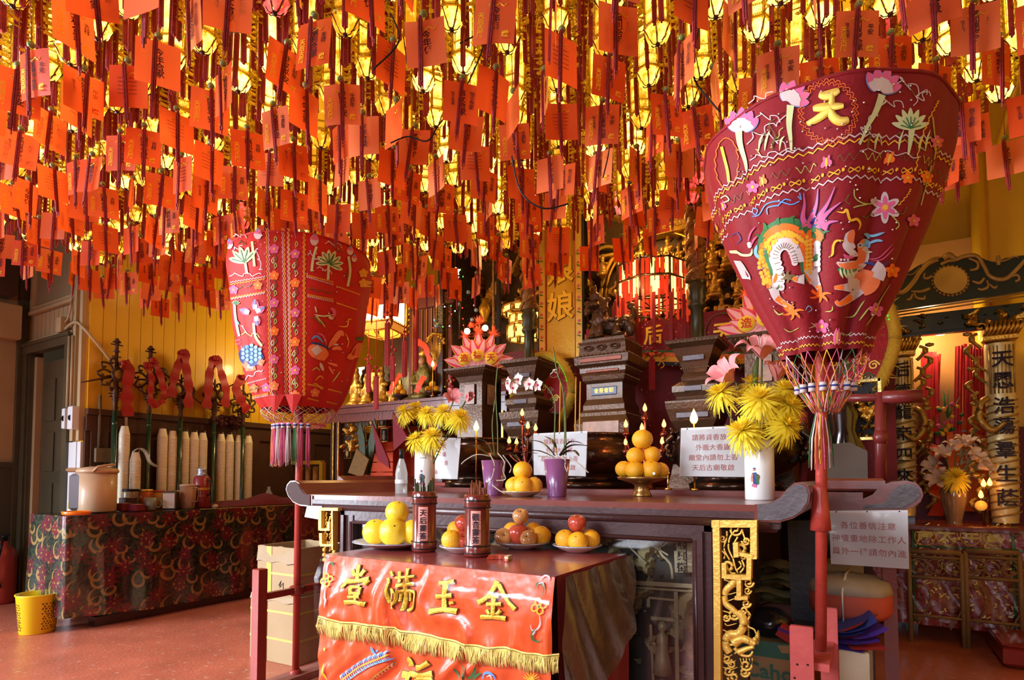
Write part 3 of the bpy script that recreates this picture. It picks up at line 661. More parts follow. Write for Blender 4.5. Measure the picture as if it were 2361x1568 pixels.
for leg in ([(540, 690), (560, 750), (610, 790), (660, 815)], [(770, 640), (800, 680), (815, 730)], [(720, 640), (680, 640), (650, 636)], [(1050, 700), (1000, 745), (930, 790), (905, 770)], [(1000, 690), (950, 690), (895, 692)]):
    stroke(em, B(*leg), lambda u: Br(44*(1-u)+18), S, TI['white'], .0050, 4, 2); stroke(em, B(*leg[1:]), lambda u: Br(22*(1-u)+14), S, TI['orange'], .0062, 4, 2)
for cx, cy in ((655, 835), (815, 735), (625, 625)):
    for a in (-150, -100, -20, 40, 90, 150, 200): a = math.radians(a); s_ = .72 if cx == 625 else 1; stroke(em, B((cx, cy), (cx+38*s_*cos(a), cy+32*s_*sin(a)), (cx+64*s_*cos(a+.2), cy+50*s_*sin(a+.2))), lambda u: Br(22)*(1-u*.75), S, TI['orange' if cx != 625 else 'brown'], .0056, 3, 1)
# dragon head, right
stroke(em, B((1040, 700), (1090, 650), (1110, 590)), lambda u: Br(150)*(.7+.3*sin(PI*u)), S, TI['salmon'], .0046, 4, 4)
stroke(em, B((1010, 700), (1010, 640), (1000, 600)), Br(70), S, TI['white'], .0054, 3, 2)
stroke(em, B((1150, 640), (1165, 590), (1130, 560)), Br(70), S, TI['white'], .0058, 3, 2)
for st, c, wd in (([(910, 540), (960, 560), (1040, 555), (1070, 500), (1060, 440), (1080, 400)], 'white', 62), ([(920, 548), (960, 562), (1030, 552), (1058, 500), (1050, 440), (1070, 400)], 'salmon', 44), ([(970, 400), (965, 440), (1000, 480), (1040, 500)], 'white', 40), ([(1010, 345), (985, 390), (985, 430), (1020, 450)], 'white', 58), ([(1010, 345), (992, 390), (1000, 425)], 'salmon', 40), ([(1040, 480), (980, 510), (950, 490)], 'rose', 22), ([(1030, 580), (960, 590), (915, 580)], 'green', 34), ([(1050, 430), (1090, 440), (1080, 400)], 'sky', 34), ([(1090, 380), (1130, 380), (1190, 360)], 'sky', 15), ([(1090, 430), (1140, 410), (1180, 412)], 'sky', 15), ([(1070, 370), (1095, 380), (1090, 400)], 'sky', 22), ([(960, 410), (910, 410), (890, 440), (885, 490), (865, 510)], 'yellow', 14), ([(910, 235), (950, 240), (970, 225), (990, 285), (1030, 280), (1050, 310), (1040, 345)], 'yellow', 16), ([(1060, 510), (1080, 480), (1120, 478)], 'pale', 12), ([(1060, 548), (1110, 545), (1160, 570), (1215, 530)], 'navy', 16), ([(1090, 520), (1160, 510), (1240, 430)], 'rose', 6), ([(1110, 530), (1180, 520), (1250, 450)], 'rose', 6)):
    stroke(em, B(*st), Br(wd), S, TI[c], .006 if c in ('salmon', 'sky') else .0052, 5, 2, taper=.3)
for x in range(930, 1010, 22): stroke(em, B((x, 575), (x+4, 605), (x+18, 635)), Br(15), S, TI['pale'], .0058, 3, 1, taper=.5)
for x in (935, 955, 975): blob(em, B((x, 525))[0], Br(8), S, 6, TI['white'], .0065)
blob(em, B((1045, 440))[0], Br(16), S, 10, TI['white'], .0072); blob(em, B((1045, 440))[0], Br(7), S, 8, TI['navy'], .008)
flower(em, B((1195, 210))[0], Br(95), S, 6, TI['white'], TI['yellow'], .0042, pet=.5); flower(em, B((1195, 210))[0], Br(70), S, 6, TI['pink'], TI['yellow'], .0052, pet=.42)
for st, c in (([(1130, 185), (1070, 185), (1020, 150), (1015, 100)], 'lime'), ([(1090, 190), (1040, 200), (1010, 210)], 'lime'), ([(1130, 230), (1090, 270), (1060, 260)], 'brown'), ([(1250, 220), (1300, 250), (1330, 200)], 'brown'), ([(1240, 260), (1280, 310), (1260, 340)], 'lime'), ([(990, 190), (965, 170), (985, 130)], 'brown'), ([(410, 260), (450, 250), (490, 190), (560, 170), (640, 190), (690, 170)], 'blue'), ([(560, 200), (600, 160), (640, 165)], 'blue'), ([(500, 250), (500, 210), (560, 195)], 'blue'), ([(410, 210), (440, 220), (430, 250), (410, 235)], 'blue'), ([(220, 150), (250, 135), (270, 160), (240, 175)], 'pale'), ([(690, 120), (700, 160), (680, 140)], 'blue')):
    stroke(em, B(*st), Br(7), S, TI[c], .004, 5)
for st, c, wd in (([(310, 460), (345, 490), (400, 490), (410, 455)], 'pale', 15), ([(400, 440), (420, 400), (440, 380)], 'rose', 12), ([(385, 410), (400, 360), (430, 320)], 'rose', 10), ([(390, 450), (395, 430), (380, 420)], 'white', 26), ([(440, 430), (430, 480), (460, 520)], 'sky', 20), ([(330, 520), (370, 590), (400, 640)], 'white', 22), ([(440, 580), (480, 570), (500, 600)], 'blue', 10), ([(280, 380), (320, 360), (340, 400), (310, 430)], 'navy', 6), ([(725, 830), (745, 800), (765, 820), (740, 840)], 'sky', 6), ([(840, 835), (880, 830), (885, 800)], 'lime', 6), ([(960, 870), (1010, 860), (1050, 800), (1075, 765)], 'lime', 9), ([(1040, 890), (1070, 850), (1100, 810)], 'lime', 9), ([(1080, 920), (1130, 850), (1170, 760), (1225, 670)], 'lime', 6), ([(745, 935), (780, 920), (760, 900)], 'lime', 5), ([(930, 960), (970, 975), (1000, 955)], 'lime', 5), ([(600, 935), (640, 955), (690, 930)], 'lime', 5), ([(540, 820), (570, 850), (600, 840)], 'lime', 8)):
    stroke(em, B(*st), Br(wd), S, TI[c], .0044, 5, 1, taper=.3)
# vine with flowers up the right seam
for st in ([(1730, 800), (1750, 1000), (1740, 1090)], [(1720, 1130), (1680, 1280), (1650, 1400)]): stroke(em, A(*st), Ar(7), S, TI['lime'], .004, 4)
for c, k in (((1760, 970), 'pink'), ((1690, 1210), 'orange'), ((1600, 1505), 'pink'), ((1560, 1215), 'orange'), ((520, 1275), 'pink')): flower(em, A(c)[0], Ar(44), S, 5, TI[k], TI['yellow'])
for c, k in (((1240, 590), 'orange'), ((1140, 825), 'pink'), ((820, 925), 'pink')): flower(em, B(c)[0], Br(44), S, 5, TI[k], TI['yellow'])
for st in ([(1620, 1150), (1640, 1000), (1690, 850), (1745, 740), (1770, 690)], [(1580, 1290), (1560, 1330), (1500, 1400)]):
    p_ = smooth_path(A(*st), 6); stroke(em, [(x+(2 if i % 2 else -2), y) for i, (x, y) in enumerate(p_)], Ar(7), S, TI['yellow'], .004, 1)
part('embroidery', em, TM_, rp, world=True)
gm = MB()
for i in range(120):
    px_, py_ = rq.uniform(1680, 2110), rq.uniform(175, 800)
    if abs(px_-1900) > 255-max(0, (py_-300)*.33): continue
    p_, n_ = S(px_, py_); gm.ball(p_+n_*.006, .0030, 5)
part('sequins', gm, GEM, rp, world=True, kind='stuff')
pole(rp, [(-.137, 2.06, .57), (-.12, 2.06, 1.3), (-.108, 2.06, 2.2)], .0165)
part('ferrule', MB().lathe([(.030, 0), (.026, .06), (.019, .13), (.018, .14)], 16, c=(-.130, 2.06, .935)), REDPAINT, rp, world=True)
net(rp, PR, 1.475, 1.30, .035, [TI[c] for c in ('rose', 'salmon', 'yellow', 'rose', 'white', 'green', 'salmon')], 30)
fr_ = [(a, c) for a, c in zip([-2.9, -2.4, -2.0, -1.6, -1.2, -.7, -.2, .5, 1.2, 2.0], ('green', 'white', 'salmon', 'yellow', 'rose', 'white', 'green', 'rose', 'pink', 'salmon'))]
mb = MB()
for k, (a, c) in enumerate(fr_):      # knotted bunch gathered to the pole
    for q in range(9):
        e = rq.uniform(-.05, .05); x1, y1 = PR.ax+.075*cos(a+e), PR.ay+.075*sin(a+e)
        mb.tube([(x1, y1, 1.37), (PR.ax+.05*cos(a), PR.ay+.05*sin(a), 1.33), (-.122+.014*cos(a), 2.06+.014*sin(a), 1.30), (-.124+.03*cos(a+e), 2.06+.03*sin(a+e), 1.22), (-.124+.034*cos(a+e), 2.06+.034*sin(a+e), 1.15+rq.uniform(-.03, .03))], .0018, 3, TI[c])
part('tassel', mb, TM_, rp, world=True, label='many-coloured tassel bunch tied round the pole')
for k, (a, c) in enumerate(fr_[:7]):
    x1, y1 = PR.ax+.078*cos(a), PR.ay+.078*sin(a); mb = MB().tube([(x1, y1, 1.385), (x1, y1, 1.36)], .010, 8, TI['white']).tube([(x1, y1, 1.376), (x1, y1, 1.37)], .0105, 8, TI['navy'])
    part('tassel_bead', mb, TM_, rp, world=True)
# ---- left parasol ----
PL = Par(-2.68, 2.16, [(1.47, .20), (1.52, .235), (1.62, .275), (1.9, .345), (2.12, .365), (2.24, .385), (2.32, .372)], .12, 8, .15)
lp = thing('parasol', 'red embroidered parasol with vertical flower bands left of the altar, smaller in view', 'parasol', (-2.68, 2.16, 0))
parasol_body(lp, PL, LSILK)
em = MB(); S = PL.px
def Lc(*pts): return [(500+x/2.614, 500+y/2.614) for x, y in pts]
Lr = lambda v: v/2.614
for x0, x1, c in ((300, 325, 'yellow'), (312, 335, 'white'), (395, 415, 'white'), (405, 425, 'yellow'), (428, 440, 'white'), (435, 450, 'yellow'), (522, 520, 'yellow'), (530, 528, 'yellow')):
    n = 70; pts = [(x0+(x1-x0)*i/n+(4 if i % 2 else -4), 70+(1080-70)*i/n) for i in range(n+1)]
    stroke(em, Lc(*pts), Lr(4), S, TI[c], .004, 1)
for cx, ys in ((347, ((195, 'pink'), (355, 'orange'), (520, 'pink'), (690, 'orange'), (860, 'rose'), (1020, 'salmon'))), (472, ((225, 'rose'), (400, 'orange'), (580, 'rose'), (755, 'orange'), (925, 'pink'), (1075, 'salmon')))):
    for y, c in ys:
        flower(em, Lc((cx, y))[0], Lr(30), S, 5, TI[c], TI['yellow'], pet=.9)
        stroke(em, Lc((cx, y+25), (cx+14, y+60), (cx-4, y+90), (cx, y+120)), Lr(7), S, TI['brown'], .0038, 4)
        stroke(em, Lc((cx, y+50), (cx-16, y+70), (cx-6, y+86), (cx, y+60)), Lr(5), S, TI['pale'], .0042, 4)
        stroke(em, Lc((cx, y-40), (cx+16, y-58), (cx+6, y-75), (cx, y-50)), Lr(5), S, TI['lime'], .0042, 4)
for y0, y1, x0, x1, c in ((395, 362, 85, 292, 'white'), (408, 375, 85, 292, 'yellow'), (490, 452, 88, 292, 'yellow'), (497, 460, 88, 292, 'white'), (352, 395, 540, 700, 'yellow'), (362, 410, 540, 700, 'white'), (470, 500, 545, 700, 'yellow'), (480, 512, 545, 700, 'white'), (1010, 975, 165, 300, 'white'), (1090, 1065, 190, 310, 'yellow'), (1100, 1076, 190, 310, 'white'), (420, 470, 720, 860, 'yellow'), (520, 560, 720, 840, 'yellow'), (1010, 1030, 550, 640, 'yellow'), (1095, 1110, 550, 610, 'yellow'), (1040, 1060, 670, 750, 'yellow'), (1115, 1130, 660, 720, 'yellow')):
    n = 24; stroke(em, Lc(*[(x0+(x1-x0)*i/n, y0+(y1-y0)*i/n+(4 if i % 2 else -4)) for i in range(n+1)]), Lr(4.5), S, TI[c], .004, 1)
def bud(c, s, col='blue'):
    stroke(em, Lc((c[0], c[1]+s), c, (c[0]+4, c[1]-s)), lambda u: Lr(s*1.5)*sin(PI*min(1, .1+.85*u)), S, TI['white'], .0042, 4, 2); stroke(em, Lc((c[0], c[1]), (c[0]+2, c[1]-s*.5), (c[0]+4, c[1]-s)), lambda u: Lr(s*1.3)*cos(PI*.45*u), S, TI['pink'], .0052, 3, 2)
    stroke(em, Lc((c[0]-s*.2, c[1]-s*.5), (c[0]+4, c[1]-s*1.05)), Lr(7), S, TI['blue'], .006, 2)
def leafy(c, s, sg):
    for a in (-60, -30, 0, 30, 60):
        a = math.radians(a+sg*20); stroke(em, Lc(c, (c[0]+s*.6*sin(a), c[1]-s*.6*cos(a)), (c[0]+s*sin(a), c[1]-s*cos(a))), lambda u: Lr(s*.36)*sin(PI*min(1, .15+.8*u)), S, TI['pale'], .0042, 3, 1)
        stroke(em, Lc(c, (c[0]+s*.8*sin(a), c[1]-s*.8*cos(a))), Lr(6), S, TI['green'], .0052, 2)
for b in ((250, 105, 32), (587, 140, 34), (800, 205, 26), (825, 250, 22), (80, 165, 30)): bud(b[:2], b[2])
for st in ([(215, 150), (222, 220), (230, 300)], [(175, 280), (185, 340)], [(110, 510), (115, 590), (130, 680), (140, 720)], [(225, 640), (235, 720), (275, 780)], [(600, 180), (580, 250), (570, 330)], [(672, 290), (668, 380)], [(790, 240), (800, 330), (785, 420)]):
    stroke(em, Lc(*st), Lr(15), S, TI['pale'], .0044, 4, 1)
leafy((170, 275), 95, -.8); leafy((675, 280), 80, -1.6); leafy((680, 290), 80, 2.6); leafy((120, 530), 28, 0)
for c, an in (((235, 560), 0), ((200, 580), -70), ((240, 600), 170), ((240, 575), 60)):
    a = math.radians(an); t = (c[0]+60*sin(a), c[1]-60*cos(a)); stroke(em, Lc(c, ((c[0]+t[0])/2, (c[1]+t[1])/2), t), lambda u: Lr(44)*sin(PI*min(1, .12+.86*u)), S, TI['pink'], .0046, 4, 2); stroke(em, Lc(c, ((c[0]+t[0])/2, (c[1]+t[1])/2)), Lr(26), S, TI['white'], .0056, 3, 1); stroke(em, Lc(((c[0]+t[0])/2, (c[1]+t[1])/2), t), Lr(9), S, TI['blue'], .0062, 2)
# tortoise
stroke(em, Lc((150, 800), (210, 840), (275, 820)), lambda u: Lr(125)*sin(PI*(.18+.66*u)), S, TI['navy'], .0046, 5, 4)
rt = random.Random(2)
for ix in range(5):
    for iy in range(5):
        x, y = 165+ix*25, 775+iy*25+(12 if ix % 2 else 0)
        if ((x-212)/66)**2+((y-825)/60)**2 < 1: blob(em, Lc((x, y))[0], Lr(11.5), S, 6, TI['sky'], .0065)
stroke(em, Lc((170, 870), (200, 905), (235, 900)), Lr(48), S, TI['salmon'], .0044, 4, 2); stroke(em, Lc((180, 880), (190, 930)), Lr(22), S, TI['salmon'], .005, 2, 1); stroke(em, Lc((190, 900), (225, 908)), Lr(22), S, TI['white'], .0054, 2, 1); stroke(em, Lc((255, 870), (285, 885)), Lr(38), S, TI['salmon'], .005, 2, 1)
# fish-dragon on the right panel
stroke(em, Lc((560, 830), (600, 810), (660, 850)), lambda u: Lr(95)*sin(PI*(.15+.7*u)), S, TI['salmon'], .0046, 5, 3); stroke(em, Lc((580, 820), (620, 790)), Lr(48), S, TI['white'], .0056, 4, 2)
for st, c, wd in (([(560, 760), (620, 770), (680, 800)], 'navy', 14), ([(570, 740), (600, 720), (640, 760)], 'blue', 12), ([(600, 700), (640, 720), (660, 780)], 'rose', 10), ([(670, 790), (700, 750), (740, 700), (760, 720)], 'salmon', 34), ([(690, 800), (720, 790), (750, 800)], 'salmon', 22), ([(690, 770), (730, 770)], 'white', 10), ([(620, 880), (640, 930)], 'white', 18), ([(660, 880), (700, 890), (725, 900)], 'salmon', 14), ([(670, 900), (700, 950)], 'salmon', 12), ([(585, 590), (640, 600), (700, 590)], 'pale', 9), ([(590, 540), (600, 580)], 'pale', 9), ([(680, 550), (705, 570), (700, 610)], 'pink', 20), ([(670, 605), (700, 615)], 'white', 18), ([(620, 640), (600, 600), (640, 650), (650, 670)], 'lime', 7), ([(730, 660), (780, 660), (790, 620), (810, 620)], 'yellow', 7), ([(770, 700), (790, 750), (780, 790)], 'yellow', 6), ([(570, 930), (600, 910), (620, 930)], 'lime', 6), ([(590, 990), (620, 960), (640, 980)], 'yellow', 6), ([(690, 1000), (720, 960), (740, 930)], 'lime', 7), ([(830, 740), (860, 730), (840, 745)], 'green', 14), ([(780, 850), (820, 830), (850, 760)], 'salmon', 40), ([(120, 620), (140, 650)], 'blue', 10), ([(100, 750), (150, 740)], 'rose', 6), ([(105, 770), (150, 765)], 'rose', 6), ([(190, 1050), (240, 1035), (290, 1025)], 'brown', 8)):
    stroke(em, Lc(*st), Lr(wd), S, TI[c], .005, 5, 1, taper=.3)
for x, y, c in ((105, 440, 'pink'), (250, 415, 'orange'), (228, 1035, 'salmon'), (300, 1030, 'pink'), (880, 340, 'yellow'), (880, 400, 'yellow'), (590, 1060, 'salmon')): flower(em, Lc((x, y))[0], Lr(28), S, 5, TI[c], TI['yellow'], pet=.9)
def wl_(x, y, dx, dy, n, col, amp):
    stroke(em, Lc(*[(x+dx*i/n+amp*.7*sin(i*2.2), y+dy*i/n+amp*cos(i*1.7)) for i in range(n+1)]), Lr(5), S, TI[col], .0038, 4)
for q in ((100, 110, 90, 10, 8, 'white', 10), (95, 200, 60, -20, 6, 'white', 10), (240, 180, 30, 150, 9, 'white', 14), (80, 350, 190, 0, 10, 'white', 10), (550, 210, 60, 60, 6, 'white', 12), (600, 300, 100, 40, 8, 'white', 10), (650, 150, 110, 30, 8, 'white', 12), (130, 150, 50, 10, 5, 'brown', 12), (700, 170, 50, 50, 6, 'brown', 14), (760, 330, 60, 90, 6, 'brown', 12), (150, 700, 120, 20, 8, 'lime', 12), (165, 980, 120, -60, 8, 'white', 8), (560, 600, 90, 50, 6, 'brown', 12), (150, 650, 40, 60, 5, 'white', 8), (550, 430, 140, 30, 9, 'brown', 6), (130, 430, 100, -20, 6, 'brown', 6), (580, 1000, 60, 40, 5, 'yellow', 8)): wl_(*q)
part('embroidery', em, TM_, lp, world=True)
gm = MB()
for i in range(70):
    px_, py_ = rq.uniform(545, 830), rq.uniform(530, 900); p_, n_ = S(px_, py_); gm.ball(p_+n_*.006, .003, 5)
part('sequins', gm, GEM, lp, world=True, kind='stuff')
# pointed ends of the two bands
for x in (362, 465):
    v_ = [S(*Lc((x+dx, y))[0]) for dx, y in ((-52, 1070), (52, 1070))]; e = v_[0][0].lerp(v_[1][0], .5); n_ = v_[0][1]
    mb = MB().add([v_[0][0]+n_*.004, v_[1][0]+n_*.004, e+Vector((0, 0, -.11))+n_*.02, e+n_*.012], [(0, 1, 3), (0, 3, 2), (3, 1, 2)])
    part('pointed_flap', mb, LSILK, lp, world=True)
pole(lp, [(-2.68, 2.16, .0), (-2.68, 2.16, 2.38)], .0185)
part('ferrule', MB().lathe([(.032, .0), (.030, .05), (.022, .06)], 16, c=(-2.68, 2.16, 0)), REDPAINT, lp, world=True)
net(lp, PL, 1.47, 1.40, .15, [TI[c] for c in ('white', 'rose', 'lime', 'salmon')], 34)
net(lp, PL, 1.47, 1.37, .10, [TI[c] for c in ('salmon', 'yellow', 'rose')], 20)
part('tassel_ring', MB().tube([(-2.68+.135*cos(2*PI*i/24), 2.16+.135*sin(2*PI*i/24), 1.385) for i in range(25)], .006, 6), TH['rose'], lp, world=True)
tassel_set(lp, PL, 1.375, [(-.35-i*.245, c) for i, c in enumerate(('rose', 'rose', 'green', 'white', 'rose', 'white', 'rose', 'salmon', 'white', 'yellow', 'yellow', 'rose'))], .135, .21)
# ================= altar table =================
ALT = mat('altar_lacquer', (.055, .018, .017), .36, 0, 8, .35, .12, 50, coat=.12)
ALTTOP = mat('altar_top_lacquer', (.17, .036, .024), .28, 0, 5, .3, .06, 40, coat=.25)
GREYL = mat('grey_sheen_lacquer', (.085, .065, .068), .38, 0, 14, .4, .3, 45, coat=.2)  # grey reflection on the lacquered scroll faces, put into the base colour
def clear(name, k=.10, rough=.1, bump=.4, bs=7, fr=.8):
    m = mat(name, (1, 1, 1), rough, bump=bump, bump_s=bs); nt = m.node_tree; out = nt.nodes['Material Output']
    t = nt.nodes.new('ShaderNodeBsdfTransparent'); g = nt.nodes.new('ShaderNodeBsdfGlossy'); g.inputs['Roughness'].default_value = rough; lw = nt.nodes.new('ShaderNodeLayerWeight'); lw.inputs[0].default_value = .25
    ma = nt.nodes.new('ShaderNodeMath'); ma.operation = 'MULTIPLY_ADD'; nt.links.new(lw.outputs['Fresnel'], ma.inputs[0]); ma.inputs[1].default_value = fr; ma.inputs[2].default_value = k; ma.use_clamp = True
    mx = nt.nodes.new('ShaderNodeMixShader'); nt.links.new(ma.outputs[0], mx.inputs[0]); nt.links.new(t.outputs[0], mx.inputs[1]); nt.links.new(g.outputs[0], mx.inputs[2]); nt.links.new(mx.outputs[0], out.inputs[0])
    for n in nt.nodes:
        if n.type == 'BUMP': nt.links.new(n.outputs[0], g.inputs['Normal'])
    return m
PLASTIC = clear('clear_plastic', .03, .12)
GLASS = clear('case_glass', .15, .12, .15, 2)
AY0, AY1, AZ = 2.0, 2.84, 1.012
def xz(pts, Y=AY0):
    q = [P(a, b, Y=Y) for a, b in pts]; return [(p.x, p.z) for p in q]
def prismY(mb, poly, y0, y1, mi=0):     # poly in (x,z) between two y planes
    M = Matrix.Translation((0, y1, 0)) @ Matrix.Rotation(PI/2, 4, 'X'); return mb.prism(poly, y1-y0, mi, M)
al = thing('altar_table', 'long dark lacquered altar table with scrolled ends and glazed front', 'altar', (-1.38, 2.4, 0))
xl, xr = P(712, 1150, Y=AY0).x, P(1775, 1170, Y=AY0).x
top = MB().box(((xl+xr)/2, (AY0+AY1)/2, AZ-.012), (xr-xl+.06, AY1-AY0, .024))
part('tabletop', top, ALTTOP, al, world=True)
mb = MB(); mb.box(((xl+xr)/2, AY0+.02, AZ-.033), (xr-xl+.08, .05, .022)); mb.box(((xl+xr)/2, AY0+.035, AZ-.062), (xr-xl+.05, .05, .05), bev=.012)
mb.tube([(xl, AY0+.012, AZ-.058), (xr, AY0+.012, AZ-.058)], .020, 10)
part('moulding', mb, ALT, al, world=True)
sr = xz([(1740, 1163), (1775, 1160), (1798, 1147), (1815, 1127), (1832, 1113), (1850, 1111), (1863, 1120), (1869, 1138), (1866, 1158), (1852, 1180), (1830, 1195), (1795, 1205), (1740, 1203)])
sl = xz([(722, 1143), (708, 1140), (698, 1128), (691, 1114), (682, 1108), (671, 1109), (664, 1117), (661, 1128), (666, 1143), (678, 1158), (694, 1166), (722, 1169)])
mr = MB(); prismY(mr, sr, AY0-.006, AY1); part('scroll_end', mr, ALTTOP, al, world=True)
ml = MB(); prismY(ml, sl, AY0-.006, AY1); part('scroll_end', ml, ALTTOP, al, world=True)
def inset(poly, k=.93):
    cx = sum(p[0] for p in poly)/len(poly); cy = sum(p[1] for p in poly)/len(poly); return [(cx+(x-cx)*k, cy+(y-cy)*k) for x, y in poly]
mr = MB(); prismY(mr, inset(sr, .90), AY0-.010, AY0); part('scroll_face', mr, GREYL, al, world=True)
ml = MB(); prismY(ml, inset(sl, .90), AY0-.010, AY0); part('scroll_face', ml, mat('matt_brown', (.05, .018, .014), .6), al, world=True)
fx0, fx1 = P(785, 1250, Y=2.0).x, P(1642, 1300, Y=2.0).x
gx0, gx1 = P(822, 1250, Y=2.02).x, P(1600, 1300, Y=2.02).x
fr = MB()
fr.box(((fx0+gx0)/2, 2.03, .46), (gx0-fx0, .07, .92)); fr.box(((fx1+gx1)/2, 2.03, .46), (fx1-gx1, .07, .92)); fr.box(((fx0+fx1)/2, 2.03, .915), (fx1-fx0, .06, .06)); fr.box(((fx0+fx1)/2, 2.03, .12), (fx1-fx0, .06, .24))
for a in (gx0-.012, gx1+.012): fr.tube([(a, 1.995, .24), (a, 1.995, .89)], .008, 8)
for z in (.24, .888): fr.tube([(gx0, 1.995, z), (gx1, 1.995, z)], .008, 8)
fr.box((fx1-.035, 1.99, .46), (.018, .02, .92)); fr.box((fx0+.03, 1.99, .46), (.018, .02, .92))
part('front_frame', fr, ALT, al, world=True)
bk = MB().box(((fx0+fx1)/2, 2.2, .47), (fx1-fx0, .02, .94)).box((fx0+.01, 2.4, .47), (.03, .8, .94)).box((fx1-.01, 2.4, .47), (.03, .8, .94)).box(((fx0+fx1)/2, 2.82, .47), (fx1-fx0, .03, .94))
part('carcass', bk, DKWOOD, al, world=True)
cv = MB(); relief(cv, gx0, gx1, .24, .89, 2.15, 190, 110, .04, 3, 14, .02)
part('carved_panel', cv, [mat('dusty_gilt', (.55, .44, .22), .5, .2, 20, .3), mat('dusty_dark', (.07, .07, .06), .6)], al, world=True)
cp = MB(); Q = planeY(2.10)
for pts, wd in (([(1440, 1342), (1600, 1352)], 10), ([(1440, 1353), (1600, 1364)], 5), ([(1558, 1365), (1562, 1568)], 9), ([(1500, 1440), (1506, 1568)], 6), ([(1500, 1425), (1560, 1430)], 8), ([(1495, 1378), (1556, 1384)], 5), ([(1495, 1380), (1495, 1400)], 8), ([(1535, 1230), (1520, 1270), (1545, 1300), (1550, 1335)], 5), ([(1480, 1240), (1520, 1260), (1540, 1250)], 4), ([(1500, 1255), (1540, 1280)], 4), ([(1450, 1260), (1490, 1300)], 4), ([(1570, 1240), (1572, 1320)], 22), ([(1590, 1230), (1592, 1320)], 14), ([(1560, 1270), (1562, 1320)], 12)):
    stroke(cp, pts, wd, Q, 0, .0, 3)
for x, y in ((1528, 1470), (1522, 1520)): pass
fig = P(1527, 1500, Y=2.08)
cp.lathe([(.035, -.08), (.028, -.03), (.020, .02), (.022, .05), (.008, .065), (.015, .075), (.016, .09), (.006, .105)], 12, c=fig)
cp.tube([fig+Vector((-.02, -.01, .05)), fig+Vector((-.035, -.02, .02)), fig+Vector((-.015, -.03, .03))], .007, 6)
part('carved_shrine_relief', cp, mat('pale_gilt', (.58, .48, .28), .45, .3, 30, .3), al, world=True)
for i, ch in enumerate('聯興街'): text(ch, .035, INK, al, face(P(1572+8*i*0, 1258+26*i, Y=2.07)), world=True, bold=.02)
part('glass_pane', MB().box(((gx0+gx1)/2, 2.028, .565), (gx1-gx0, .004, .65)), GLASS, al, world=True)
# gilded openwork brackets
def G(*pts): return [(1400+x/3.752, 1150+y/3.752) for x, y in pts]
br = MB(); QY = planeY(1.985)
GK = [0]
def gtube(pts, w, k=5, flat=1, off=0, taper=0):
    path = smooth_path(G(*pts), k); n = len(path); ps = [QY(*p)[0]+Vector((0, -off, 0)) for p in path]; s_ = depth(ps[0])/FPX
    rr = [w/3.752*s_/2*(1 if not taper else max(.25, 1-taper*i/(n-1))) for i in range(n)]; br.tube(ps, rr, 7, 0)
def gbar(pts, w):
    path = G(*pts)
    for a, b in zip(path, path[1:]):
        dx, dy = b[0]-a[0], b[1]-a[1]; L = math.hypot(dx, dy); nx, ny = -dy/L*w/7.5, dx/L*w/7.5; ex, ey = dx/L*w/7.5, dy/L*w/7.5
        poly = [(a[0]-ex+nx, a[1]-ey+ny), (b[0]+ex+nx, b[1]+ey+ny), (b[0]+ex-nx, b[1]+ey-ny), (a[0]-ex-nx, a[1]-ey-ny)]
        GK[0] += 1; prismY(br, xz(poly, 1.985), 1.97-.0007*GK[0], 2.0-.0003*GK[0])
for b_, w_ in (([(942, 215), (1272, 215)], 62), ([(1272, 215), (1272, 490)], 56), ([(950, 215), (958, 700), (962, 1568)], 58), ([(1130, 470), (1250, 495)], 34), ([(1236, 495), (1232, 670)], 42), ([(1040, 668), (1232, 676)], 40), ([(1020, 570), (1022, 660)], 40), ([(1148, 690), (1148, 850)], 38), ([(1128, 850), (1210, 850)], 30), ([(1120, 395), (1125, 480)], 42)): gbar(b_, w_)
def spiral(cx, cy, r0, turns, w, sg=1, a0=0): gtube([(cx+sg*r0*(1-t/12*.8)*cos(a0+t/12*2*PI*turns), cy+r0*(1-t/12*.8)*sin(a0+t/12*2*PI*turns)) for t in range(13)], w, 2)
for s_ in ((1110, 265, 60, 1.3, 20), (1200, 365, 38, 1.4, 18, -1), (1000, 345, 34, 1.3, 16), (1160, 440, 48, 1.0, 30, 1, 3.6), (1050, 590, 44, 1.0, 30, 1, 4), (1175, 500, 26, 1, 16), (1225, 725, 45, 1.4, 20), (1215, 795, 34, 1.3, 16), (1185, 850, 26, 1.2, 16, -1), (1010, 660, 28, 1.2, 14), (1205, 905, 40, 1.4, 20), (1180, 965, 38, 1.4, 20, -1), (1095, 1000, 52, 1.4, 22), (1030, 1030, 34, 1.2, 18), (1040, 1390, 40, 1.4, 20), (1080, 1430, 34, 1.2, 18, -1), (1200, 1440, 52, 1.3, 22), (1190, 1500, 44, 1.4, 22), (1050, 1490, 44, 1.3, 20), (1090, 1545, 48, 1.3, 22, -1), (1260, 500, 26, 1.1, 14)): spiral(*s_)
for t_ in ([(1110, 270), (1060, 340), (1050, 430), (1090, 520)], [(1035, 280), (1035, 340), (1010, 430), (1060, 530)], [(1170, 280), (1190, 340), (1210, 360)], [(990, 450), (1020, 480), (1010, 520)], [(1130, 330), (1100, 380)], [(1140, 540), (1160, 580), (1120, 620)], [(1165, 530), (1185, 590), (1150, 640)], [(1090, 520), (1110, 600), (1130, 640)], [(1040, 600), (1070, 640), (1110, 645)], [(1200, 960), (1240, 1010), (1200, 1070), (1230, 1110), (1270, 1130), (1290, 1170)], [(1000, 1260), (1080, 1265), (1130, 1240)], [(1100, 1340), (1180, 1300), (1260, 1270)]): gtube(t_, 15)
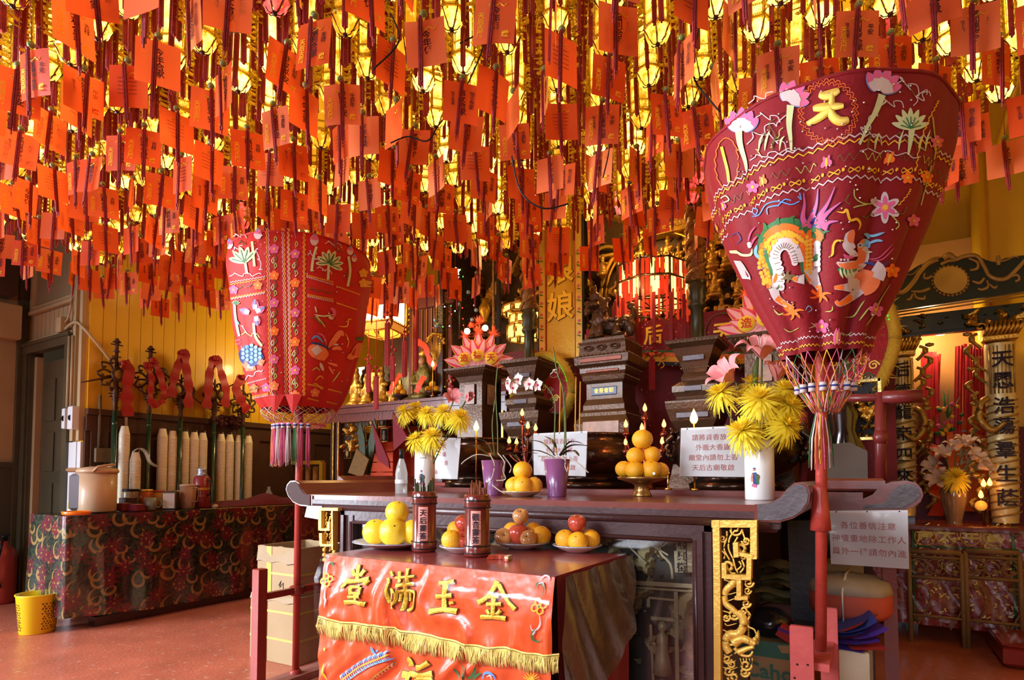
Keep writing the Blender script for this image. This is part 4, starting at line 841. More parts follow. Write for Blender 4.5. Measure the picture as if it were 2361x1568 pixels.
# dragon coils
gtube([(1110, 690), (1080, 740), (1030, 790), (1015, 850), (1030, 910), (1080, 950), (1120, 990)], 66, 6, taper=.2)
gtube([(1130, 980), (1175, 1030), (1175, 1110), (1130, 1170), (1070, 1170), (1030, 1210), (1030, 1280), (1060, 1330)], 72, 6)
gtube([(1090, 1250), (1160, 1210), (1230, 1230), (1280, 1260)], 90, 6, taper=.4)
gtube([(1130, 1330), (1200, 1300), (1270, 1280)], 60, 5, taper=.5); gtube([(1100, 1290), (1160, 1350), (1230, 1360), (1260, 1320)], 34, 5, taper=.5)
for x, y in ((1225, 1225), (1275, 1245), (1280, 1210)): br.ball(QY(*G((x, y))[0])[0]+Vector((0, -.008, 0)), .007, 8)
for i in range(9):
    a = -1.2+i*.3; gtube([(1270+10*cos(a), 1220+10*sin(a)), (1300+36*cos(a)*.6, 1200+70*sin(a))], 12, 2, taper=.7)
for i in range(14): gtube([(1215+3*(i % 2), 1000+i*14), (1232, 1004+i*14)], 8, 1, taper=.7)
for i in range(5): gtube([(1150+i*26, 1380), (1160+i*24, 1420), (1150+i*22, 1450)], 12, 2, taper=.7)
for i in range(16): gtube([(1010+10*sin(i*2.1), 700+i*54), (1060+18*cos(i*1.3), 720+i*54), (1100+30*sin(i), 700+i*54)], 13, 3, taper=.5)
o_ = part('openwork_bracket', br, GOLD2, al, world=True, label='bright gilded openwork bracket with a coiled dragon')
br2 = MB(); src = br; 
def L2(*pts): return [(580+x/3.086, 1060+y/3.086) for x, y in pts]
br = MB(); QY = planeY(1.99); G = L2
for b_, w_ in (([(512, 350), (640, 352)], 20), ([(512, 350), (512, 500)], 20), ([(515, 495), (580, 495)], 16), ([(600, 360), (602, 640)], 10), ([(575, 440), (575, 500)], 16), ([(520, 520), (522, 600)], 18), ([(520, 605), (610, 605)], 16)):
    path = G(*b_)
    for a, b in zip(path, path[1:]):
        dx, dy = b[0]-a[0], b[1]-a[1]; L = math.hypot(dx, dy); nx, ny = -dy/L*w_/6, dx/L*w_/6; prismY(br, xz([(a[0]+nx, a[1]+ny), (b[0]+nx, b[1]+ny), (b[0]-nx, b[1]-ny), (a[0]-nx, a[1]-ny)], 1.99), 1.975-.0007*GK[0], 2.0-.0003*GK[0]); GK[0] += 1
for i in range(26):
    x, y = 535+(i % 3)*28, 375+i*10
    path = [(x, y), (x+14*sin(i), y+14), (x-8, y+26)]; ps = [QY(*p)[0] for p in smooth_path(G(*path), 4)]; br.tube(ps, .004, 5)
for z in range(6): br.ball(QY(*G((520+z % 2*70, 640+z*18))[0])[0], .012, 6)
part('openwork_bracket', br, GOLD2, al, world=True)
# ================= second altar behind =================
a2 = thing('altar_table', 'rear altar table of red brown lacquer standing behind the main altar', 'altar', (-1.45, 3.4, 0))
Y2, Z2 = 2.92, 1.035
s2 = xz([(1965, 1152), (1990, 1150), (2012, 1140), (2030, 1120), (2055, 1111), (2090, 1108), (2112, 1113), (2125, 1127), (2129, 1143), (2122, 1158), (2105, 1170), (2080, 1178), (1965, 1176)], Y2)
m = MB(); prismY(m, s2, Y2, 3.85); part('scroll_end', m, ALTTOP, a2, world=True)
s3 = xz([(1990, 1165), (2040, 1160), (2060, 1130), (2075, 1118), (2100, 1116), (2116, 1126), (2120, 1142), (2108, 1155), (2095, 1163), (2080, 1172), (1990, 1171)], Y2)
m = MB(); prismY(m, s3, Y2-.008, Y2); part('scroll_face', m, GREYL, a2, world=True)
x2r = P(1990, 1160, Y=Y2).x
part('tabletop', MB().box(((-3.05+x2r)/2, 3.39, Z2-.02), (x2r+3.05, .93, .04)).box(((-3.05+x2r)/2, 2.93, Z2-.055), (x2r+3.05, .03, .05)), ALTTOP, a2, world=True)
m = MB(); prismY(m, [(-3.05, .995), (-3.05, 1.035), (-3.12, 1.06), (-3.2, 1.11), (-3.22, 1.06), (-3.16, 1.01)], Y2, 3.85); part('scroll_end', m, ALTTOP, a2, world=True)
part('carcass', MB().box((-1.75, 3.4, .5), (2.6, .8, .98)), DKWOOD, a2, world=True)
leg = xz([(1815, 1200), (1912, 1200), (1905, 1300), (1890, 1452), (1825, 1430)], 2.95); m = MB(); prismY(m, leg, 2.95, 3.0)
part('side_board', m, mat('slate_grey_board', (.055, .058, .068), .5, 0, 8, .3, .5, 30), a2, world=True)
part('leg', MB().box((-.02, 3.75, .5), (.06, .06, 1.0)), DKWOOD, a2, world=True); part('leg', MB().box((P(2050, 1300, Y=3.0).x, 3.0, .5), (.05, .05, 1.0)), REDWOOD, a2, world=True)
part('shelf', MB().box((-.25, 3.3, .44), (.5, .6, .03)), DKWOOD, a2, world=True)
# ================= red offering table =================
TX0, TX1, TY0, TY1, TZ = -1.60, -.718, 1.405, 1.93, .834
SATIN = mat('orange_red_satin', (.72, .085, .018), .32, 0, 4, .10, .9, 9, coat=.1)
tb = thing('offering_table', 'small square table under an embroidered red satin altar cloth', 'table', ((TX0+TX1)/2, 1.67, 0))
lm = MB()
for x in (TX0+.05, TX1-.05):
    for y in (TY0+.05, TY1-.05): part('leg', MB().box((x, y, .4), (.05, .05, .8)), DKWOOD, tb, world=True)
part('tabletop', MB().box(((TX0+TX1)/2, (TY0+TY1)/2, TZ-.022), (TX1-TX0-.02, TY1-TY0-.02, .035)), DKWOOD, tb, world=True)
cl = MB()
def wob(x, z):
    q = noise.noise(Vector((x*9+2*noise.noise(Vector((x*4, z*4, 3))), z*3.2, 1))); return (.016*(1-abs(q)*2.2)+.006*noise.noise(Vector((x*24, z*15, 5)))+.010)*min(1, (TZ-z)*9)
cl.grid(lambda u, v: (TX0+(TX1-TX0)*u, TY0-wob(TX0+(TX1-TX0)*u, .02+(TZ-.02)*v), .02+(TZ-.02)*v), 120, 80)
tc_ = thing('altar_cloth', 'orange red satin cloth with gold characters hanging down the small table', 'cloth', ((TX0+TX1)/2, TY0, TZ), mb=cl, m=SATIN, world=True)
tpm = MB().box(((TX0+TX1)/2, (TY0+TY1)/2, TZ-.001), (TX1-TX0, TY1-TY0, .006))
part('cloth_top', tpm, mat('maroon_cloth_top', (.26, .04, .035), .35, 0, 6, .2, .3, 12, coat=.8), tc_, world=True)
sd = MB(); sd.grid(lambda u, v: (TX1+.004+.008*abs(sin(u*9+v*3)), TY0+(TY1-TY0)*u, .02+(TZ-.02)*v), 30, 30)
part('cloth_side', sd, mat('crimson_cloth_side', (.22, .02, .022), .5, 0, 5, .2, .2, 20), tc_, world=True)
pl = MB(); pl.grid(lambda u, v: (TX1+.022+.012*abs(sin(u*11+v*5)), TY0-.004+(TY1-TY0+.02)*u, .36+.22*u+(TZ+.003-.36-.22*u)*v), 34, 26)
pc_ = thing('plastic_cover', 'smoky plastic sheet folded over the side of the red table', 'cover', (TX1+.02, 1.67, TZ), mb=pl, m=mat('smoky_plastic', (.115, .085, .055), .16, 0, 7, .5, .9, 9, alpha=.86, coat=.8), world=True)
ps_ = MB(); ps_.grid(lambda u, v: (TX0-.004+(TX1-TX0+.008)*u, TY0-.042*min(1, (1-v)*9+.1)-.004*abs(sin(u*17+v*4)), .02+(TZ-.01)*v), 50, 30)
part('front_sheet', ps_, clear('front_plastic', .012, .10, .5, 9, .25), pc_, world=True)
em = MB(); GM = [TH['gold'], TH['brown'], TH['yellow'], TH['white'], TH['green'], TH['blue'], TH['sky'], mat('emb_gold', (.80, .45, .04), .35, .35, 150, .35, .4, 150)]
def S(px, py):
    p = P(px, py, Y=TY0-.012); return Vector((p.x, TY0-wob(p.x, p.z), p.z)), Vector((0, -1, 0))
def H(*pts): return [(700+x/3.148, 1120+y/3.148) for x, y in pts]
Hr = lambda v: v/3.148
def glyph(strokes):
    for st, w_ in strokes:
        stroke(em, H(*st), lambda u: Hr(w_+9)*(.82+.25*abs(2*u-1)), S, 1, .006, 5)
    for st, w_ in strokes:
        stroke(em, H(*st), lambda u: Hr(w_)*(.82+.25*abs(2*u-1)), S, 7, .0075, 5, 2, thick=.003)
glyph([([(400, 572), (400, 675)], 26), ([(360, 608), (384, 655)], 28), ([(448, 608), (418, 652)], 30), ([(345, 668), (330, 700), (302, 730)], 26), ([(330, 690), (410, 688), (488, 672)], 32), ([(484, 680), (458, 712)], 28), ([(362, 728), (366, 785)], 24), ([(362, 732), (436, 728)], 24), ([(434, 730), (430, 782)], 26), ([(362, 776), (434, 774)], 22), ([(348, 805), (440, 796)], 24), ([(400, 780), (400, 850)], 28), ([(322, 842), (400, 838), (470, 856)], 32)])
glyph([([(632, 622), (650, 655)], 22), ([(618, 668), (628, 700), (618, 760), (632, 850)], 20), ([(650, 740), (655, 800), (668, 885)], 18), ([(672, 668), (800, 658)], 20), ([(696, 622), (700, 700)], 22), ([(752, 600), (752, 700)], 24), ([(682, 722), (792, 714)], 28), ([(735, 700), (735, 800), (722, 905)], 24), ([(690, 770), (686, 830), (670, 855)], 18), ([(690, 765), (780, 770), (805, 810), (790, 880), (748, 912)], 22), ([(712, 780), (706, 838)], 16), ([(760, 775), (758, 840)], 16), ([(650, 750), (680, 775)], 16)])
glyph([([(990, 705), (1040, 702), (1098, 692)], 30), ([(1040, 700), (1032, 800), (1035, 890)], 38), ([(972, 802), (1088, 792)], 32), ([(1082, 835), (1086, 855)], 34), ([(936, 905), (1030, 895), (1124, 908)], 38)])
glyph([([(1408, 690), (1375, 765), (1330, 815), (1278, 842)], 36), ([(1418, 715), (1460, 780), (1500, 840), (1552, 892)], 28), ([(1352, 802), (1430, 800)], 26), ([(1342, 856), (1450, 854)], 28), ([(1395, 800), (1392, 945)], 32), ([(1345, 895), (1366, 928)], 26), ([(1446, 898), (1420, 930)], 28), ([(1300, 948), (1390, 948), (1484, 960)], 34)])
glyph([([(768, 1250), (795, 1270), (800, 1300)], 46), ([(930, 1272), (890, 1300), (845, 1312)], 40), ([(722, 1365), (780, 1365), (810, 1352), (880, 1370), (960, 1352)], 44), ([(780, 1370), (770, 1440), (740, 1480)], 40), ([(850, 1390), (950, 1390), (940, 1440), (850, 1440), (850, 1390)], 26), ([(820, 1470), (980, 1470)], 26), ([(900, 1470), (900, 1600)], 26), ([(830, 1530), (970, 1530)], 24), ([(820, 1600), (980, 1600)], 30), ([(770, 1440), (775, 1620)], 36)])
for cx, cy, rr in ((178, 682, 46), (1722, 870, 56)):
    for k in range(4):
        a = PI/4+k*PI/2+.5; c = (cx+rr*.55*cos(a), cy+rr*.6*sin(a)); stroke(em, H(*[(c[0]+rr*.36*cos(q*PI/5), c[1]+rr*.42*sin(q*PI/5)) for q in range(11)]), Hr(11), S, 2, .007, 2)
    stroke(em, H((cx, cy-5), (cx, cy+8)), Hr(8), S, 4, .0085, 2)
for st, c in (([(190, 550), (170, 575), (168, 640)], 3), ([(215, 595), (205, 562), (180, 565)], 4), ([(150, 525), (165, 520)], 4), ([(180, 730), (176, 800), (185, 830), (175, 880)], 3), ([(172, 825), (185, 822)], 4), ([(1770, 695), (1775, 665), (1740, 655), (1705, 690)], 3), ([(1690, 755), (1690, 715), (1720, 710), (1745, 740), (1740, 810)], 4), ([(1700, 715), (1730, 705), (1750, 740)], 3), ([(1728, 930), (1735, 990), (1715, 1030), (1680, 1040), (1668, 1000)], 3), ([(1725, 1020), (1680, 1055), (1680, 1105), (1715, 1125), (1740, 1100)], 4), ([(1700, 1045), (1675, 1080)], 3)):
    stroke(em, H(*st), Hr(13), S, c, .007, 5, taper=.4)
for k in range(26):  # phoenix plumes
    t = k/25; x, y = 290+340*t, 1400-170*t-30*sin(t*3); stroke(em, H((x, y), (x-8, y-24), (x+16, y-46+10*(k % 3))), Hr(13), S, 5 if k % 3 else 3, .007, 3, taper=.6); stroke(em, H((x, y+6), (x+20, y+28), (x+36, y+18)), Hr(11), S, 5 if k % 2 else 6, .007, 3, taper=.6)
    x, y = 400+260*t, 1500-190*t; stroke(em, H((x, y), (x-4, y-22), (x+16, y-36)), Hr(9), S, 4 if k % 2 else 3, .007, 3, taper=.6)
stroke(em, H((300, 1400), (420, 1310), (560, 1250), (640, 1215)), Hr(9), S, 2, .008, 5); stroke(em, H((400, 1500), (520, 1390), (640, 1300)), Hr(7), S, 2, .008, 5)
for st, c, w_ in (([(510, 1160), (520, 1190), (545, 1215)], 5, 20), ([(560, 1180), (550, 1200)], 5, 16), ([(1175, 1410), (1185, 1350), (1165, 1295)], 4, 18), ([(1195, 1400), (1240, 1370), (1270, 1300)], 4, 20), ([(1140, 1400), (1115, 1340), (1110, 1320)], 4, 16), ([(1230, 1410), (1270, 1370), (1300, 1355)], 4, 18), ([(1310, 1400), (1320, 1360), (1360, 1350), (1400, 1370), (1405, 1400)], 5, 20), ([(1340, 1380), (1370, 1370), (1380, 1400)], 3, 12), ([(170, 1280), (165, 1340), (190, 1400)], 2, 18), ([(178, 1165), (182, 1190)], 2, 14)):
    stroke(em, H(*st), Hr(w_), S, c, .007, 5, taper=.4)
for k in range(9): a = -PI+k*PI/8; stroke(em, H((1670, 1400), (1670+60*cos(a), 1400+60*sin(a))), Hr(7), S, 2, .007, 2)
part('embroidery', em, GM, tc_, world=True)
bd = [(140, 945), (220, 968), (300, 985), (450, 1000), (600, 1020), (760, 1060), (900, 1085), (1050, 1120), (1200, 1148), (1350, 1168), (1500, 1172), (1620, 1205), (1740, 1222), (1862, 1226)]
fb = MB(); path = smooth_path(H(*bd), 16)
stroke(fb, H(*bd), Hr(26), S, 0, .010, 5, 1); stroke(fb, H(*bd), Hr(5), S, 1, .0115, 5, 1)
for i, (x, y) in enumerate(path[:-1]):
    for h in range(3):
        xx = x+(path[i+1][0]-x)*h/3; yy = y+(path[i+1][1]-y)*h/3; L = Hr(rq.uniform(100, 135)); dx = rq.uniform(-2.2, 2.2)
        ps = [S(xx, yy+2)[0]+Vector((0, -.010, 0)), S(xx+dx, yy+L*.5)[0]+Vector((0, -.012-rq.random()*.004, 0)), S(xx+dx*1.5, yy+L)[0]+Vector((0, -.010, 0))]; fb.tube(ps, .0014, 3, 0)
part('fringe', fb, [mat('golden_fringe', (.98, .66, .18), .5, 0, 60, .25, sheen=.3), TH['brown']], tc_, world=True, kind='stuff')
# ================= fruit =================
ORANGE = mat('orange_peel', (.92, .42, .015), .38, 0, 3, .12, .35, 300, coat=.15)
LEMON = mat('pomelo_peel', (.95, .62, .03), .35, 0, 3, .1, .25, 260, coat=.2)
APPLE = mat('apple_skin', (.48, .06, .03), .22, 0, 14, .35, 0, coat=.5)
APPLEG = mat('apple_blush_skin', (.55, .24, .08), .22, 0, 5, .5, 0, coat=.5)
STEM = mat('dry_stem', (.14, .08, .03), .7)
PORC = mat('white_porcelain', (.82, .80, .76), .12, 0, coat=.6)
def orange_mesh(r_, m, wr=0):
    mb = MB(); prof = [(1e-4 if k in (0, 12) else r_*sin(PI*k/12), -r_*.94*cos(PI*k/12)-(r_*.05 if k == 12 else 0)) for k in range(13)]
    mb.lathe(prof, 24, sq=(lambda a, z: 1+wr*sin(a*5)*max(0, z/r_)), cap=False); return mb
def apple_mesh(r_):
    prof = [(1e-4, -r_*.78), (r_*.3, -r_*.86), (r_*.62, -r_*.74), (r_*.88, -r_*.35), (r_, .1*r_), (r_*.93, r_*.5), (r_*.66, r_*.80), (r_*.36, r_*.86), (r_*.14, r_*.72), (1e-4, r_*.62)]
    return MB().lathe(prof, 24, cap=False)
def fruit(kind, p, r_, label, rot=(0, 0, 0), group=None):
    if kind in ('orange', 'pomelo'):
        o = thing(kind if kind == 'orange' else 'pomelo', label, kind, mb=orange_mesh(r_, 0, .035 if kind == 'pomelo' else 0), m=ORANGE if kind == 'orange' else LEMON, group=group)
        part('stem_scar', MB().ball((0, 0, r_*.90), r_*.07, 6, sc=(1, 1, .5)), STEM, o)
    else:
        o = thing('apple', label, 'apple', mb=apple_mesh(r_), m=APPLE if kind == 'apple' else APPLEG, group=group)
        part('stem', MB().tube([(0, 0, r_*.62), (.002, 0, r_*.95)], .0016, 5), STEM, o)
    o.matrix_basis = Matrix.Translation(p) @ Matrix.Rotation(rot[2], 4, 'Z') @ Matrix.Rotation(rot[0], 4, 'X') @ Matrix.Rotation(rot[1], 4, 'Y'); return o
RF, FF = Vector((VR.x, VR.y, 0)), Vector((VF.x, VF.y, 0)).normalized()
def plate(p, R_, label, m=PORC):
    mb = MB().lathe([(R_*.45, 0), (R_*.5, .003), (R_*.6, .006), (R_*.97, .022), (R_, .024), (R_*.97, .026), (R_*.6, .011), (1e-4, .009)], 32)
    o = thing('plate', label, 'plate', p, mb=mb, m=m); part('rim_line', MB().tube([(R_*.985*cos(2*PI*i/40), R_*.985*sin(2*PI*i/40), .0255) for i in range(41)], .0012, 5), BRASS if m != PORC else mat('rim_blue', (.12, .16, .3), .3), o); return o
def pile(p, items, desc, grp):
    for n, (k, a, b, h, r_, rot, lb) in enumerate(items):
        fruit(k, p+RF*a+FF*b+Vector((0, 0, h)), r_, lb+' '+desc, rot, grp)
def at(px, py, Z): return P(px, py, Z=Z)
p = at(905, 1262, TZ+.003); plate(p, .148, 'large white plate of pomelos at the left end of the red table')
pile(p, [('pomelo', -.062, -.005, .058, .050, (.4, .2, 0), 'leftmost pomelo'), ('pomelo', .006, -.022, .060, .054, (1.0, .3, .5), 'big front pomelo with its stem end turned up'), ('pomelo', .078, 0, .056, .049, (.2, .9, 1), 'rightmost pomelo, half behind the jar'), ('pomelo', .012, .062, .056, .046, (0, 0, 0), 'hidden rear pomelo'), ('pomelo', .014, .012, .130, .045, (.3, -.3, 2), 'topmost pomelo')], 'on the large white plate', 'pomelos on the large plate')
p = at(1068, 1274, TZ+.003); plate(p, .085, 'small white plate half hidden behind the right jar')
pile(p, [('orange', -.04, -.01, .045, .036, (.3, .2, 0), 'front left orange'), ('orange', -.028, .04, .075, .034, (0, .3, 0), 'upper left orange'), ('apple', .0, .0, .042, .033, (.7, .5, 0), 'lower red apple'), ('apple', .0, .02, .098, .033, (.2, .2, 0), 'upper red apple'), ('orange', .05, .01, .045, .035, (0, 0, 0), 'right orange')], 'on the plate behind the jar', 'fruit on the plate behind the jar')
p = at(1203, 1264, TZ+.003); plate(p, .105, 'white plate of mixed apples and oranges on the red table')
pile(p, [('blush_apple', -.068, -.02, .042, .033, (1.1, .2, .4), 'green and red apple facing out at left'), ('apple', -.012, -.018, .052, .040, (.1, 0, 0), 'dark red tall apple in the middle'), ('blush_apple', .024, -.05, .040, .031, (1.1, -.1, .2), 'russet apple at the front'), ('orange', -.035, .035, .062, .034, (0, 0, 0), 'orange at the back left'), ('orange', .072, .0, .046, .038, (.3, .3, 0), 'orange at the right'), ('orange', .045, .04, .062, .032, (0, .4, 0), 'orange behind'), ('blush_apple', -.004, .0, .116, .031, (.5, .2, 0), 'topmost russet apple')], 'on the mixed fruit plate', 'fruit on the mixed plate')
p = at(1331, 1272, TZ+.003); plate(p, .088, 'white plate with three oranges and one apple, right end of the red table')
pile(p, [('orange', -.043, .0, .044, .036, (.5, .1, 0), 'left orange'), ('orange', -.002, -.04, .040, .035, (.9, .1, 0), 'front orange'), ('orange', .048, .012, .044, .036, (.1, .5, 0), 'right orange'), ('apple', .0, .0, .098, .034, (.2, .1, 0), 'single red apple perched')], 'on the right end plate', 'fruit on the right end plate')
# fortune stick jars
BAMB = mat('red_brown_bamboo', (.16, .022, .015), .22, 0, 8, .4, .1, 40, coat=.6)
PINKP = mat('pink_label_paper', (.78, .33, .27), .6)
def jar(p, h, lab, chars, stcol, seed):
    R_ = .0445
    mb = MB().lathe([(R_*.9, 0), (R_, .006), (R_, .035), (R_*.93, .04), (R_*.93, h-.045), (R_, h-.04), (R_, h-.005), (R_*.9, h), (R_*.8, h), (R_*.8, .02), (1e-4, .02)], 28)
    o = thing('fortune_stick_jar', lab, 'jar', p, mb=mb, m=BAMB)
    ring = MB()
    for z in (.036, h-.043, h-.02, .012): ring.tube([((R_+.001)*cos(2*PI*i/32), (R_+.001)*sin(2*PI*i/32), z) for i in range(33)], .0022, 5)
    part('ring', ring, BLACK, o)
    yaw = math.atan2(-p.x, p.y)
    a0 = -PI/2+yaw
    st = MB(); st.grid(lambda u, v: ((R_*.955)*cos(a0+(u-.5)*.8-.12), (R_*.955)*sin(a0+(u-.5)*.8-.12), .042+(h-.095)*v), 8, 2)
    part('paper_label', st, PINKP, o)
    n = len(chars)
    for i, ch in enumerate(chars):
        a = a0-.12; q = Vector((R_*.985*cos(a), R_*.985*sin(a), h-.075-i*(h-.115)/(n-.4))); text(ch, .026, INK, o, Matrix.Translation(q) @ Matrix.Rotation(a+PI/2, 4, 'Z') @ Matrix.Rotation(PI/2, 4, 'X'), bold=.008)
    rr = random.Random(seed)
    for i in range(26):
        a, e = rr.uniform(0, 6.28), R_*.72*math.sqrt(rr.random()); L = h+rr.uniform(.015, .05)
        c = Vector((e*cos(a), e*sin(a), 0)); t = c*1.12+Vector((0, 0, L))
        sm = MB().tube([c+Vector((0, 0, .03)), t], .0032, 5, flat=.5); part('fortune_stick', sm, stcol, o)
    return o
DS = mat('dark_green_stick', (.05, .055, .025), .5, 0, 30, .4); RS_ = mat('red_brown_stick', (.26, .075, .04), .5, 0, 30, .4)
jar(at(978, 1271, TZ+.003), .212, 'left fortune stick jar, full of dark sticks, on the red table', '天后靈簽', DS, 1)
jar(at(1100, 1282, TZ+.003), .205, 'right fortune stick jar, full of red brown sticks, on the red table', '觀音靈簽', RS_, 2)
for k, (x, y, lb) in enumerate(((1147, 1290, 'red wooden moon block lying flat in front of the fruit'), (1176, 1292, 'red moon block turned over to show its pale flat side'))):
    q = at(x, y, TZ+.003); mb = MB()
    poly = [(.034*cos(a), .020*sin(a)) for a in [PI*i/14 for i in range(15)]]+[(.016*cos(PI-PI*i/8)*.9, .004*sin(PI-PI*i/8)) for i in range(1, 8)]
    M_ = basis((0, 0, .0), .6+k*1.3)
    mb.prism(poly, .008, 0, M_); mb.prism([(x_*.85, y_*.85) for x_, y_ in poly], .014, 0 if k == 0 else 1, M_)
    thing('moon_block', lb, 'moon block', q, mb=mb, m=[mat('red_moon_block', (.42, .05, .02), .3, coat=.4), mat('pale_wood', (.62, .50, .36), .5)])
# ================= on the altar =================
# vases
def vase(p, lab):
    R_, h = .054, .235
    mb = MB().lathe([(R_*.93, 0), (R_, .004), (R_, h-.004), (R_*.97, h), (R_*.92, h), (R_*.92, .02), (1e-4, .02)], 36)
    o = thing('vase', lab, 'vase', p, mb=mb, m=PORC)
    part('gold_rim', MB().tube([(R_*.985*cos(2*PI*i/36), R_*.985*sin(2*PI*i/36), h-.001) for i in range(37)], .002, 5), BRASS, o)
    a = -PI/2+math.atan2(-p.x, p.y)-.35; e = MB()
    S_ = lambda u, v: (Vector((R_*cos(a+u/R_), R_*sin(a+u/R_), v)), Vector((cos(a+u/R_), sin(a+u/R_), 0)))
    for st, c, w_ in (([(0, .105), (.002, .09), (.004, .07), (0, .05)], 'navy', .016), ([(.006, .10), (.012, .08), (.012, .06)], 'green', .010), ([(-.008, .06), (0, .055), (.008, .055)], 'pink', .012), ([(-.006, .10), (-.010, .085), (-.008, .07)], 'salmon', .007), ([(.012, .098), (.018, .09), (.014, .075)], 'brown', .005)):
        stroke(e, st, w_, S_, TI[c], .0008, 3)
    blob(e, (.001, .116), .005, S_, 8, TI['salmon'], .001); blob(e, (.001, .121), .0055, S_, 8, TI['navy'], .0013, .003)
    for q in range(3): stroke(e, [(-.005+q*.012, .188), (.001+q*.012, .188)], .005, S_, TI['brown'], .0008, 1)
    part('painted_lady', e, TM_, o); return o
v1 = vase(P(979, 1137, Y=2.42).xy.to_3d()+Vector((0, 0, AZ)), 'left white vase of yellow chrysanthemums, a lady painted on it')
pv2 = P(1752, 1150, Y=2.44); v2 = vase(pv2.xy.to_3d()+Vector((0, 0, AZ)), 'right white vase of chrysanthemums and lilies near the scrolled end')
PETY = mat('yellow_petal', (.98, .80, .07), .5, 0, 6, .08); PETC = mat('yellow_petal_core', (.92, .66, .03), .5)
for m_ in (PETY, PETC):
    nt = m_.node_tree; t_ = nt.nodes.new('ShaderNodeBsdfTranslucent'); t_.inputs[0].default_value = (1, .85, .08, 1); x_ = nt.nodes.new('ShaderNodeMixShader'); x_.inputs[0].default_value = .4; ou = nt.nodes['Material Output']
    nt.links.new(nt.nodes['Principled BSDF'].outputs[0], x_.inputs[1]); nt.links.new(t_.outputs[0], x_.inputs[2]); nt.links.new(x_.outputs[0], ou.inputs[0])
STG = mat('green_stem', (.10, .15, .04), .5, 0, 10, .3)
def mum(seed, R_=.076):
    rr = random.Random(seed); mb = MB()
    for lay, (n, e0, L, dr) in enumerate(((38, -.5, .95, .6), (44, -.15, 1.0, .42), (44, .18, .96, .26), (38, .52, .82, .1), (30, .85, .62, .0), (20, 1.2, .42, -.1))):
        for i in range(n):
            a = 2*PI*i/n+rr.uniform(-.12, .12); e = e0+rr.uniform(-.13, .13); LL = R_*L*rr.uniform(.82, 1.1); vs = []
            t = Vector((-sin(a), cos(a), 0)); w_ = R_*.046
            for k in range(5):
                u = k/4; rr_ = LL*u; d = Vector((cos(a)*cos(e), sin(a)*cos(e), sin(e)))*rr_+Vector((0, 0, -dr*LL*u*u)); ww = w_*(.6+.7*u if k < 4 else .35)
                vs += [d-t*ww, d+t*ww]
            mb.add(vs, [(2*k, 2*k+1, 2*k+3, 2*k+2) for k in range(4)], 1 if lay > 3 else 0)
    return mb.mesh('flower_head', [PETY, PETC])
MUMS = [mum(1), mum(2), mum(3)]
def put_mum(px, py, Y, tilt, yaw, root, k, lab, s=1, bend=0):
    c = P(px, py, Y=Y); o = bpy.data.objects.new('chrysanthemum', None); C.objects.link(o); o.location = (root.x, root.y, AZ+.04)
    _tag(o, lab, 'flower', 'yellow chrysanthemums in the white vases', None)
    h = bpy.data.objects.new('flower_head', MUMS[k % 3]); C.objects.link(h); h.parent = o
    rel = c-o.location; h.location = rel; h.rotation_euler = (tilt, 0, yaw); h.scale = (s, s, s)
    mid = Vector((rel.x*.35, rel.y*.35, .19)); m = MB().tube(smooth_path([(0, 0, 0), mid, rel*.8+Vector((0, 0, -.01)), rel], 5), .003, 6); part('stem', m, STG, o)
r1 = Vector((v1.location.x, v1.location.y)); r2 = Vector((v2.location.x, v2.location.y))
for n, (px, py, Y, ti, ya, s, lb) in enumerate(((932, 948, 2.42, .5, -.8, .95, 'leftmost of the upper row'), (960, 940, 2.50, .3, 0, .9, 'high one behind the leftmost'), (984, 952, 2.40, .5, .2, .85, 'third from the left in the upper row'), (1022, 950, 2.42, .5, .3, .92, 'fourth from the left in the upper row'), (1060, 962, 2.44, .6, 1.0, 1.0, 'rightmost of the upper row'), (958, 1012, 2.34, .5, -.4, .9, 'low left one over the vase rim'), (996, 1006, 2.33, .5, .2, 1.0, 'low right one over the vase rim'))):
    put_mum(px, py, Y, ti, ya, r1, n, 'yellow chrysanthemum, '+lb+', in the left vase', s)
for n, (px, py, Y, ti, ya, s, lb) in enumerate(((1662, 905, 2.42, .55, -.7, 1.0, 'leftmost'), (1735, 885, 2.52, .2, 0, .98, 'high rear'), (1752, 920, 2.38, .6, .2, 1.15, 'big central'), (1808, 898, 2.48, .4, .7, .95, 'upper right'), (1820, 935, 2.44, .7, 1.0, 1.0, 'right middle'), (1712, 992, 2.34, .7, -.5, 1.05, 'low left over the sign'), (1812, 980, 2.40, .9, 1.1, 1.05, 'lowest right'))):
    put_mum(px, py, Y, ti, ya, r2, n+1, 'yellow chrysanthemum, '+lb+' bloom, in the right vase', s)
LILY = mat('pink_lily_petal', (.78, .28, .28), .45, 0, 5, .2, .1, 30, sheen=.2); LILW = mat('pale_lily_edge', (.85, .58, .50), .45)
def lily_mesh(seed, openn=1.0, R_=.085):
    rr = random.Random(seed); mb = MB()
    for i in range(6):
        a = 2*PI*i/6+rr.uniform(-.1, .1); wd = R_*(.26 if i % 2 else .19)
        def fn(u, v, a=a, wd=wd):
            s_ = (v-.5)*2; rad = R_*(u*.75*openn+.05); z = R_*(u*1.15-.75*openn*max(0, u-.5)**1.6*2.4); w_ = wd*sin(PI*min(1, .10+u*.9))**.8*s_
            return (rad*cos(a)-w_*sin(a), rad*sin(a)+w_*cos(a), z+abs(s_)**1.5*.006)
        mb.grid(fn, 8, 4, 0)
    for i in range(6): a = i*1.05; mb.tube([(0, 0, .01), (R_*.15*cos(a), R_*.15*sin(a), R_*.8)], .0012, 4, 1)
    return mb
